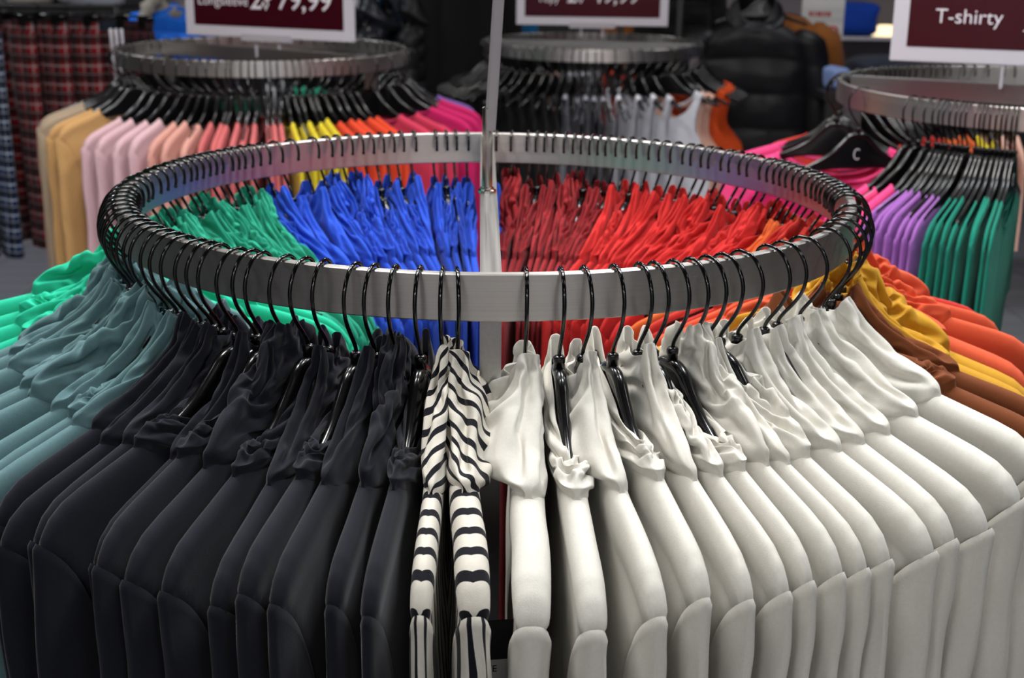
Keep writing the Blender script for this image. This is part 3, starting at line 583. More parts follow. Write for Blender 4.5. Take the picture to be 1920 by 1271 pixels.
NETS['c'] = (40, 17, [
353,-17,-20,-23,-21,-23,-21,-20,-29,-24,-17,-15,-19,-12,-14,-11,6,-2,-1,0,2,-1,3,1,0,9,1,-10,-1,7,13,1,-1,-22,-8,-2,-5,-1,5,3,1,0,3,5,12,-7,-5,-2,-1,1,-1,-20,2,4,-2,1,-3,1,1,
-1,2,10,13,3,-13,-8,-3,3,-25,1,4,4,-4,1,7,5,0,-2,-10,-1,1,4,3,3,3,-34,2,4,5,4,1,-2,-1,0,4,6,-2,-1,4,6,-1,0,-37,0,1,0,6,7,2,4,7,-1,-9,2,7,0,-1,6,5,-44,4,1,4,1,2,2,3,2,6,9,1,-8,
4,11,-9,2,-46,2,4,4,0,3,4,2,0,0,1,7,9,-6,-3,11,0,-60,6,5,3,5,2,4,2,2,1,3,0,4,3,3,1,1,-81,2,6,10,6,1,-1,5,8,6,3,2,3,7,1,3,2,-74,6,4,1,3,5,0,2,4,8,2,6,7,0,0,5,3,-60,4,1,2,5,5,7,
5,2,-2,8,1,-1,1,8,-6,7,-53,4,2,5,2,4,5,4,2,7,1,-1,-4,7,0,12,-8,-37,0,0,0,2,2,3,2,4,3,2,1,9,-8,9,-4,9,-36,3,4,-4,2,4,1,-2,2,1,4,9,-4,16,-16,13,-5,-31,-2,4,6,-4,-1,7,1,0,1,-2,4,
12,-7,17,-18,9,-25,4,0,6,7,-11,-3,10,6,0,-5,-4,-2,13,-9,12,-12,-20,5,2,4,3,14,-12,-10,4,10,3,-4,-5,-9,6,0,7,-10,-1,1,-2,3,5,14,-7,-9,-5,20,4,-2,-10,-2,-5,4,-2,0,-3,-2,-4,-5,6,
21,3,-8,-22,16,4,7,4,-3,-13,3,0,2,-1,-1,0,-7,-6,7,-4,5,-15,2,1,-4,4,14,11,-2,6,1,-4,-3,-2,-5,-8,20,-2,-6,-6,0,0,0,2,19,-2,-2,0,1,1,1,-3,-5,-14,17,3,-2,-1,-4,7,-6,23,-2,-4,-3,
3,-3,-3,5,4,-6,-19,15,4,-1,1,-8,-1,27,1,-3,-1,-6,4,-2,-2,-3,4,-2,-21,12,0,2,-4,-2,37,-3,-3,-4,-3,-6,5,-1,0,-3,-1,-7,-19,8,6,4,0,44,-1,-6,-1,2,-6,-13,-5,-6,-1,10,4,-3,-8,-7,3,
-1,54,-4,-1,-6,-6,-2,-2,-4,0,-4,-14,7,3,-4,-1,-6,0,58,-3,-5,-4,-3,0,0,-5,-5,-2,0,-7,1,-2,-3,-1,-4,81,-6,-5,-6,-7,-5,-3,-3,-4,-2,-5,-2,-6,-1,-5,-4,-1,75,-5,-4,-2,-2,-3,-6,-5,
-4,-3,-3,-3,-3,-9,-1,-8,0,58,-2,-3,-4,-4,-5,-3,0,-1,-5,-3,-5,-1,-3,-3,4,-11,49,-3,-1,-2,-1,-1,-3,-4,-4,-4,-2,-3,2,-5,-2,-1,2,42,0,-4,-2,-2,-5,-1,-3,0,-4,-1,-1,-13,5,-9,6,0,37,
-2,-2,-2,-5,0,-5,-3,-2,0,-6,-4,1,0,6,-15,7,33,-5,-2,-3,2,-3,-1,1,-2,0,3,-3,-4,4,-7,-5,-9,25,-1,-1,-3,-6,-3,-2,8,0,-1,-3,1,0,-5,5,0,-9,16,0,2,-1,0,-1,-1,-9,-2,-3,-1,0,1,-2,1,
10,2,9,0,-4,2,1,3,0,-10,-8,-2,0,-1,0,-5,-2,5,14,-2,-2,1,5,0,0,0,-4,1,1,-3,-4,-1,5,1,8,-5,17,1,-1,3,3,-5,0,11,-11,-2,1,0,-3,-12,0,-4,15,9,-1,-10,-10,17,10,-1,-6,11,-1,-17,11,2,
1,2,1,-10,4,3,12,-16,-21,10,8,0,0,3,17,-3,-2,0,-8,-6,5,6,1,8,9,-17,-22,-6,2,3,1,14,0,4,-2,1,-1,0,3,2,-1,10,13,-9,-8,-6,-11,-5,-10,11,6,-11,-3,23,-4,1,-1,-11,0,18,19,-2,0,3,-3,
-18,-22,-4,37,-12,-23,2,0,2,3,-2,-13,3,11,3,3,6,11,-3,-18,0,16,-17,-6,5,-1,0,0,-3,-9,-1,-2,-2,-1,14,12,12,-40,19,16,-18,0,-1,-4,-3,0,1,-2,2,3,0,-9,8,8,2,-19,16,10,-8,2,3,4,5,
5,1,0,-3,-7,-3,-12,12,18,-10,-13,5,1,2,3,2,-2,-6,-1,1,6,7,-12,-1,-18,1,29,-4,-10,-2,-2,-3,-4,-2,1,-2,-1,-2,16,16,0,0,-18,-18,19,14,-1,-4,0,1,3,3,5,0,-11,-15,-1,3,16,17,-19,
-18,19,-1,-1,-1,3,-1,2,-3,1,13,1,-1,-19,-15,20,20,-19,-17,-1,4,2,2,1,-1,6,-1,-4,-3,-1,16,-20,-20,17,21,-21,-9,1,15,-1,2,-8,-7,5,2,5,-6,1,17,-18,-18,17,18,-3,1,-5,-7,-3,11,6,
-12,0,2,8,-3,4,15,-15,-15,15,-2,-2,-10,2,0,0,-2,9,-2,-6,7,-10,7,7,13,-9,-9,-5,0,3,3,-1,-15,2,-2,-3,6,-1,17,-11,-9,2,9,-1,-10,-1,-8,3,3,18,-9,-1,12,-11,-6,-3,0,-1,-2,2,2,-10,
-2,4,-10,-4,2,3,3,-4,5,-2,9,3,3,0,-8,-5,-4,-2,14,5,-17,-12,-1,0,5,1,12,-12,-6,2,3,3,2,-5,0,-14,17,19,-15,-4,-4,-9,4,2,11,-2,0,-5,4,-5,-4,-4,-3,-9,17,18,4,-13,-8,-7,-4,2,16,6,
-12,-4,1,-3,-4,2,-3,-13,13,8,17,3,-15,-10,-7,1,6,20,-19,1,-4,3,-3,-11,-3,-7,10,-4,11,24,2,-25,-7,-5,14,22,-19,-5,3,3,6,-11,-11,-13,5,-4,-2,18,27,-18,-7,-12,18,21,-4,0,3,7,11,
0,-2,6,-2,-22,-19,16,21,-18,-1,-16,20,-4,-1,-2,-5,3,5,-2,-9,15,18,-18,-21,16,23,-19,0,-14,-1,-1,0,0,-3,2,3,-7,-14,19,22,-18,-20,16,19,-19,0,-4,2,2,1,-1,-2,2,8,-9,-17,18,18,
-20,-16,17,22,-21,2,1,1,-1,-7,0,2,0,7,-1,-5,1,1,1,-14,15,14,1,-2,0,0,-1,-2,7,1,5,4,-12,2,0,-1,14,-13,-1,2,0,0,-2,-2,5,0,3,-2,-2,1,-2,18,-21,-16,15,11,3,4,-14,-5,8,-2,-9,0,-1,
-2,-3,1,1,31,-11,-17,16,1,-2,1,8,-1,-3,-4,-2,3,-1,-2,1,4,-7,9,-6,-11,3,-2,8,1,5,4,-1,-7,-4,2,5,-6,-6,-1,2,-1,-5,7,-1,-4,-1,-1,-4,5,13,6,-4,-5,4,3,0,0,-14,-2,9,1,8,1,-1,0,-3,
-9,-10,3,1,-1,2,0,-1,14,-8,-392,10,17,11,8,6,11,13,-6,11,15,16,17,23,25,23,22,-1,-1,-8,10,2,6,-1,0,16,-7,-6,0,1,2,-3,-2,-9,-6,1,-5,-5,-4,5,3,-2,10,14,3,-4,-8,-5,-1,1,1,-10,2,
8,-12,8,-9,1,0,-3,1,8,8,5,-6,-11,0,4,-13,1,6,8,-11,4,3,7,-5,-6,-7,0,6,-2,2,-4,-2,-15,2,-1,9,13,-10,-4,-3,2,3,5,-11,-3,3,6,-5,1,-17,2,1,0,1,15,4,1,1,-2,-12,5,1,6,-10,4,4,-18,2,
1,0,2,2,0,2,3,3,11,-1,-14,-8,14,-9,-1,-18,3,1,-1,1,1,1,0,1,0,1,5,11,-8,-6,10,-7,-16,2,1,2,-1,0,3,-1,0,1,1,-1,3,0,4,1,1,-12,2,2,-1,2,1,-2,3,-1,0,-2,1,-6,13,-4,1,3,12,-2,-2,-1,
-1,0,0,-2,1,1,-3,-1,3,0,0,0,-4,16,-2,-1,-1,-2,-2,1,-1,-2,-5,5,3,0,-8,1,-1,4,18,-3,0,0,-2,-2,-2,0,-1,1,-4,-2,2,5,-7,-1,1,18,-2,-2,-1,0,-1,-1,0,-3,0,0,-6,-2,2,5,-6,3,17,-2,-1,
-2,-2,-1,-3,0,2,-2,0,2,-5,-3,9,2,-6,15,-2,-4,1,1,-2,-2,-2,1,2,-2,4,-1,-3,-8,5,5,13,-1,-2,-6,-5,14,-2,-8,-3,1,14,-5,2,1,-2,-7,2,10,-2,-6,-2,-3,-15,12,19,-1,-13,-17,10,9,4,2,4,
-4,6,-1,12,0,-2,-7,-16,1,7,13,-19,-6,1,7,4,3,-1,1,1,1,3,6,4,3,-32,-9,4,33,-19,-4,-4,0,9,4,-1,0,-13,10,1,0,3,15,-8,-7,3,17,-2,-3,-3,-10,-3,-2,0,-2,-7,-1,12,-2,6,7,-10,-17,6,10,
1,0,-3,0,-4,1,4,-7,7,-12,-2,5,10,13,-17,-5,-5,6,2,-1,-5,-5,1,6,2,-13,12,0,-13,-2,8,23,-16,-7,-5,-2,4,-1,-7,1,3,0,8,-14,6,6,-1,-12,8,19,-20,-4,3,-8,6,-7,2,-1,10,3,4,-12,0,-3,3,
-6,-7,25,-5,-15,9,-9,-7,1,-1,-2,1,6,14,0,0,-1,-21,4,-6,3,10,-13,9,-7,1,0,-2,0,2,0,1,1,-6,18,-14,2,-5,-1,10,-9,-7,1,2,0,-1,-2,0,0,0,6,-9,11,-11,8,-4,1,6,-5,1,1,0,0,0,-1,0,2,-9,
8,-7,11,-7,5,-1,-1,5,-1,-1,0,0,0,2,-3,2,8,-11,11,-12,9,-6,-1,-3,7,-1,-2,0,0,-1,-1,2,-3,-1,6,0,-2,-3,9,-9,3,7,-1,0,0,0,0,-5,0,-2,-1,4,-5,9,-4,-8,8,5,7,-1,-1,1,-4,-2,2,-2,0,4,1,
1,2,7,-2,-5,-7,7,-2,-1,-2,7,-2,0,-2,-2,-2,-1,0,2,-3,9,7,-7,7,-1,-2,-1,-2,4,1,2,1,0,0,-2,-4,1,-1,2,9,5,-1,0,-2,-8,-3,-1,13,2,2,0,3,4,0,-3,-3,1,4,-1,8,2,0,-3,-3,-13,-2,-7,2,0,3,
5,5,4,1,2,0,-5,0,2,2,-1,-17,-3,5,0,1,1,2,1,10,2,
])
NETS['d'] = (44, 20, [
354,-9,-21,-17,-21,-23,-20,-21,-23,-11,-26,-22,10,-16,-19,7,-14,-33,-27,-20,-3,-2,-4,-1,0,4,1,-4,23,-2,5,2,-28,-2,27,-25,-2,21,-6,-4,-9,0,-1,-6,4,-1,-1,20,-10,-3,-4,5,-1,-7,9,
5,-1,-2,13,-7,-15,2,9,-3,-5,1,-4,-7,6,5,12,-5,11,-2,-22,1,5,3,8,8,-21,1,-1,11,-4,-2,7,3,-13,12,3,-1,-4,4,3,-6,1,-3,-1,8,-22,-2,5,-3,13,-2,4,-5,7,1,-8,-1,6,-2,-6,0,0,-1,1,-1,
-29,3,0,0,0,14,3,-6,3,-11,13,-1,-1,26,-19,-3,18,-2,-11,21,-38,0,2,12,-5,3,3,3,-2,1,9,-7,8,-2,3,26,-29,27,6,-33,-43,1,6,2,11,-1,-11,20,-3,-14,-3,33,-20,3,7,-3,31,-22,1,24,-43,
-5,2,6,0,3,18,-15,1,4,-7,2,23,-12,9,-5,-3,-6,-2,23,-57,10,-1,-2,-3,5,1,5,8,3,-4,16,-12,23,-3,-13,-6,29,-2,-17,-71,-1,2,0,17,-1,-2,-2,-8,25,24,-28,12,-10,-4,16,32,-16,6,-14,
-78,7,5,-2,-2,-1,6,19,20,-24,4,16,0,2,-2,26,-35,4,0,39,-50,-4,1,2,-1,10,3,-2,-6,20,-4,6,-11,3,33,-21,-11,22,30,-50,-46,2,1,0,5,-2,16,2,-8,13,-7,-4,25,-18,-16,11,40,-25,1,19,
-43,3,-2,2,5,15,-8,5,-3,-11,12,8,-13,2,19,9,-20,4,-3,30,-33,-3,0,7,10,-1,-10,3,28,-27,2,11,-9,31,-1,-10,-18,18,1,-17,-34,2,1,13,0,-8,19,-13,2,26,-4,-36,2,12,2,-4,28,-3,5,-14,
-32,5,5,8,-7,7,-3,6,7,16,3,-15,16,-43,8,12,-5,3,-2,18,-20,1,11,-4,7,-7,-3,15,-5,-8,2,40,-43,4,-5,2,4,5,-4,9,-13,0,-3,1,2,7,2,-8,1,2,-5,10,28,-23,-5,-10,4,-4,9,-2,-7,0,3,-4,-3,
6,3,-4,0,3,1,-13,10,24,-1,-7,-15,-1,-1,6,-2,-1,6,1,-3,-11,-1,15,-15,1,8,-8,-13,26,2,8,3,-12,-7,-5,2,1,2,4,5,-3,-4,-21,15,-5,-5,11,-7,-12,-5,15,15,3,-5,-11,8,0,-9,3,2,10,-19,7,
-1,4,-5,2,16,-3,-6,-20,9,3,7,-4,14,-3,-8,-4,-4,11,13,-2,-15,14,-2,-1,1,2,4,-24,-3,11,-2,-2,21,0,2,-14,2,-3,7,0,-7,-15,15,1,-8,12,-2,5,-25,-2,5,16,27,-2,-3,1,-6,-9,1,9,-7,5,-3,
-1,8,-44,3,36,-15,-9,3,2,33,-2,-5,-5,-2,2,-11,4,-5,-7,-20,-1,18,-5,2,-1,27,-23,-8,-7,35,-1,2,-4,-6,0,-21,-19,14,5,19,-29,5,5,8,-34,0,32,0,-9,40,1,0,-1,2,-13,1,3,7,-15,-15,13,
-15,29,-33,5,10,-27,10,16,48,0,-3,-1,-3,-5,1,-10,-7,8,0,2,-22,17,4,4,-41,23,-3,-11,56,-3,2,-4,-4,-3,-5,-4,0,-8,-9,-7,10,-16,18,-2,13,-1,-7,-28,68,3,-7,0,-9,-1,11,2,-16,-7,4,
-5,3,-26,-13,16,13,-28,-9,25,75,-5,3,-3,2,-9,-12,-4,0,6,-1,-1,-9,14,-11,-9,-22,8,2,-1,52,-3,-2,4,-2,-10,1,1,2,-4,-5,8,-7,-10,9,-26,21,5,-18,-25,51,-4,-4,-1,-13,2,6,-10,6,8,-7,
0,-10,4,-12,15,-11,-20,23,-5,40,1,-4,-7,3,-2,7,-2,-13,7,-5,-27,35,-8,6,-5,-17,1,-28,37,36,-1,0,-9,0,-1,-3,-4,5,-35,27,6,-40,13,15,15,-5,-5,-4,-26,28,2,-4,-1,-3,0,-11,17,-2,
-10,-31,2,10,-6,-9,-5,40,2,0,-13,27,-1,-7,2,-4,1,0,-13,7,8,-14,9,2,2,-7,-14,5,-3,13,3,21,-1,0,-3,-2,-6,6,1,-17,5,15,-2,2,-10,-3,3,-22,5,3,10,14,-2,4,0,-1,-1,-15,9,-2,-8,5,12,
-3,5,0,1,-12,-3,-20,2,10,-1,-2,0,2,1,-2,-13,7,7,-5,-11,-3,10,10,-11,17,-11,-1,-11,1,0,9,8,7,6,2,-17,7,-3,12,-14,-17,8,-14,12,14,-6,-10,-8,14,1,-14,-13,6,11,2,9,4,-3,-30,3,14,
0,5,-2,-15,14,3,4,7,1,1,-7,-17,3,15,15,-6,4,-1,-4,7,-21,16,2,-1,-5,-6,2,8,0,7,2,-8,-27,2,16,1,6,5,7,-6,1,-16,1,-5,7,7,-11,7,-3,-4,18,-3,-5,-29,4,16,-16,27,5,-6,0,1,-29,1,12,6,
12,3,-2,15,-21,33,-2,-18,-27,-8,43,-21,17,-17,17,-18,1,0,-11,12,9,0,5,1,1,0,-14,33,-19,6,-17,24,-30,33,-24,21,-6,8,0,-7,-24,2,3,-25,42,-18,1,12,12,-47,-2,12,22,-29,34,2,-5,3,
-3,-16,13,-2,3,-5,-1,-16,46,-30,-19,50,-25,-5,-31,50,-31,-7,49,-10,6,9,-9,-2,-2,-1,3,-1,5,-19,9,-2,30,-16,-10,-24,47,10,-48,31,-21,5,-5,2,-4,-4,3,2,-3,2,20,-44,-3,6,60,-36,
-42,6,54,-32,-18,-4,50,0,3,-4,-4,27,-49,39,-34,30,13,6,-31,33,-9,-25,-32,8,1,27,-2,-2,-6,7,3,-2,-4,-25,46,19,-19,-39,-25,-4,52,32,13,-15,-10,-44,-21,-4,3,5,-2,-7,2,2,11,-2,
-34,2,57,-19,-7,-41,6,34,30,-4,-29,-2,0,7,-3,-8,7,30,-5,-43,39,-9,-4,17,-52,14,-17,1,6,43,-7,-1,0,5,2,-16,44,-15,-47,50,-23,3,-25,30,2,18,-4,-9,8,-24,16,-6,2,11,-3,16,-39,8,
11,-30,13,28,19,-40,37,-5,1,-38,-12,8,9,1,-3,19,-28,-9,17,-17,22,-16,-6,16,-7,23,-7,3,-14,21,-28,-6,5,-2,-2,1,-11,8,-15,12,-5,7,-13,2,-4,8,11,-9,20,-5,5,-21,-4,-5,0,-12,2,-1,
28,-14,-7,-4,28,-23,6,-9,0,11,-2,-9,21,3,-23,-4,2,-9,2,9,-7,-5,11,5,-15,14,-18,12,-13,1,10,3,-1,6,0,-4,0,-14,16,1,-10,3,9,-1,-4,5,-12,-4,17,-2,-12,-4,1,11,11,-10,-1,-3,-2,-1,
-4,7,-3,22,3,-26,16,5,-21,3,13,3,-9,-8,16,-9,-3,9,-11,9,20,-14,-12,-7,-2,27,-16,-6,4,11,-12,7,9,4,-23,-6,0,6,-3,-11,10,-7,-2,-3,3,-3,2,14,-2,-8,-2,1,-3,6,4,-5,2,-11,14,-6,-9,
23,-7,-16,8,1,6,-1,5,-2,-13,12,-7,-1,-1,-4,0,-8,-1,10,-16,24,7,-7,10,-25,15,-18,3,-2,0,12,-1,-6,9,1,-5,-4,-12,9,-2,-3,15,21,-26,-10,5,13,-3,0,8,-19,15,-3,-1,-4,0,18,-21,-14,
19,-16,-4,-7,6,24,9,-24,-4,0,-2,6,-7,0,28,-3,4,-2,-1,-10,6,-14,17,-21,16,-6,-5,-4,-2,7,9,1,-7,23,-32,-5,3,6,2,-7,-13,28,-38,20,-17,0,15,-17,26,-32,7,4,14,-22,11,-1,-3,7,0,-3,
6,0,23,2,-4,-27,-21,49,-37,21,-21,-13,-2,23,22,1,-5,6,0,-1,7,6,1,-23,-9,54,4,-13,6,-8,-1,-22,-6,-10,-18,-5,5,3,-4,4,8,-31,3,48,0,-52,-9,4,-20,0,44,39,5,0,-14,2,-6,1,0,3,-10,
30,0,-46,35,2,-22,-22,52,9,-47,-23,12,10,-2,-5,6,-2,1,5,7,-6,-21,1,3,14,-4,1,-8,19,16,-12,-25,4,32,4,-2,-7,4,22,-36,5,-19,14,6,-10,13,23,-7,-35,20,5,32,-31,-18,1,-2,-3,-2,-5,
33,-43,16,31,-37,19,13,-26,-20,14,9,20,-4,6,-11,-2,-1,-9,43,-7,-5,-2,8,-13,14,-7,-4,4,10,-2,-31,-4,-9,28,-3,-1,6,8,2,6,-34,34,-21,17,11,-9,-3,12,-3,-6,-6,-3,-3,-3,10,5,0,7,
-11,-18,10,-2,19,-4,4,11,-14,-18,13,10,9,-3,-9,-6,-6,5,0,-4,-9,15,6,-9,3,-23,3,-4,11,0,-10,0,11,16,-6,6,6,7,1,-12,5,1,11,2,0,-1,-23,19,-4,-2,-10,2,-3,16,2,-16,2,8,0,7,3,1,-4,
1,2,-7,5,-2,2,-5,6,-6,6,-17,9,-2,-6,-392,20,10,22,14,12,14,-5,13,22,-9,8,17,16,9,22,22,-3,3,13,-1,0,-13,-3,0,-6,5,16,11,0,6,6,-44,7,14,-9,-2,31,-6,-14,-5,1,7,-11,12,-4,-17,16,
-1,1,8,1,-1,-20,5,9,-4,-1,17,-1,-8,1,19,-14,-12,22,-4,-16,0,5,17,-8,0,-7,-5,3,1,-8,15,12,-11,2,-4,28,-22,-8,28,3,-25,1,1,7,1,2,1,-14,7,-6,-5,19,-13,2,3,-6,25,-6,-29,13,19,-21,
-3,2,39,-9,-28,3,1,7,-2,-11,-15,3,-1,-2,5,-10,28,-26,2,13,4,-20,13,31,-8,-19,2,-1,-3,1,-16,3,8,-12,1,6,-3,21,-4,-1,-31,16,-6,3,25,12,-14,9,4,-5,-16,2,0,-3,0,16,-4,-14,0,-6,21,
5,-20,1,5,9,13,-10,-3,12,-16,3,1,-4,3,-1,-14,10,5,-3,12,-4,24,-21,9,-2,-24,3,4,-14,-15,4,-2,-1,1,2,-1,10,1,8,-6,4,-29,21,-3,-10,23,-6,-4,-20,-10,1,-3,10,2,-15,25,-17,8,-33,-6,
12,38,1,-45,26,-19,6,-16,4,10,-1,3,-5,-2,-2,-1,15,-42,39,5,-27,-10,-30,46,-17,21,-16,19,8,15,-4,4,-9,4,3,5,-45,34,-5,2,6,-7,18,-19,11,-13,13,-23,-1,16,-3,-2,-1,-2,10,-34,39,
-3,2,-3,-23,8,-8,18,-3,-5,9,1,10,16,-2,-2,1,-7,-10,25,-12,-7,0,-29,42,-15,9,-4,-20,14,1,21,-4,16,-3,-3,12,3,-11,1,-29,11,-1,25,-25,14,-15,-3,15,-11,0,0,14,15,-3,-15,20,-37,30,
-35,46,-33,6,-18,27,5,1,2,-6,7,-25,0,7,13,-2,0,-31,32,-29,29,-2,9,-23,12,-8,-7,21,-14,14,-1,-5,-14,-7,11,-2,-23,17,-9,26,-7,-30,6,16,5,-10,-5,10,10,-6,-7,11,-3,-18,8,-1,-1,2,
5,-3,-16,20,-7,5,-4,-11,4,-11,10,6,3,7,2,-8,5,-1,0,13,-2,-10,6,5,1,-12,-12,10,1,-6,-9,1,9,1,8,6,1,0,0,-18,6,12,12,-23,24,1,-12,12,-22,9,-3,-12,4,-3,8,14,-1,0,14,-10,-19,-1,2,
30,-17,7,11,-25,19,0,6,-9,-26,7,0,9,-2,1,18,-2,-13,-13,11,0,3,-3,-2,10,-11,-1,1,16,-13,2,-6,-6,-3,1,11,9,-1,-22,-1,-4,16,-8,-12,12,-5,0,2,3,16,-20,1,1,-4,1,-4,22,4,-6,-21,3,
-15,2,3,-6,33,-14,-3,5,15,0,-10,-12,-6,2,-5,6,21,-3,-2,-31,18,-18,27,6,-18,11,2,-27,14,20,0,2,-6,2,5,-24,14,28,-33,18,-6,12,16,-4,2,-9,-4,-12,-11,4,12,2,-6,2,0,-11,3,-11,57,1,
-9,9,-30,12,-21,10,-18,29,-4,-32,0,12,-7,2,1,-4,-7,33,-48,15,10,6,20,-37,25,-16,17,7,-22,35,-25,-15,-7,3,-2,0,-3,-4,2,-3,3,-1,-17,34,-28,15,7,-11,32,-10,20,-9,-6,2,-1,-3,3,-6,
11,0,-22,-5,12,-5,27,10,-4,2,-36,-1,7,21,-4,1,-3,4,-3,-14,36,-2,6,4,-21,5,-1,-31,3,-18,27,4,2,0,4,-1,-1,1,4,15,-30,-2,5,2,14,-14,3,0,3,17,0,-1,-48,-1,6,-2,-1,-1,3,-24,19,4,-4,
-4,16,-6,3,13,-13,3,-24,1,44,-14,7,-3,6,-11,0,21,-4,-26,15,-10,-7,19,-16,8,6,-1,18,-15,5,3,7,-2,0,10,0,-24,8,19,-22,16,6,-28,13,0,3,-13,0,6,-1,8,6,-2,2,-5,0,15,-4,1,-29,-2,5,
25,-20,5,-2,21,3,-5,-23,-1,6,-2,-6,7,-4,6,1,-9,14,-20,-7,-4,11,-1,4,0,11,2,-3,-4,6,-2,-16,24,-9,7,2,12,-13,4,-23,5,8,-2,0,-3,-1,-11,23,0,4,-1,4,2,1,-6,6,-2,5,7,-21,9,-6,-1,-1,
2,5,-21,1,13,3,-1,12,-1,1,-3,-22,9,17,0,2,-8,1,-2,-1,1,-11,6,-12,-2,2,-1,2,-2,-1,1,2,-8,-7,12,5,-1,-17,6,10,-12,4,14,-2,-14,
])
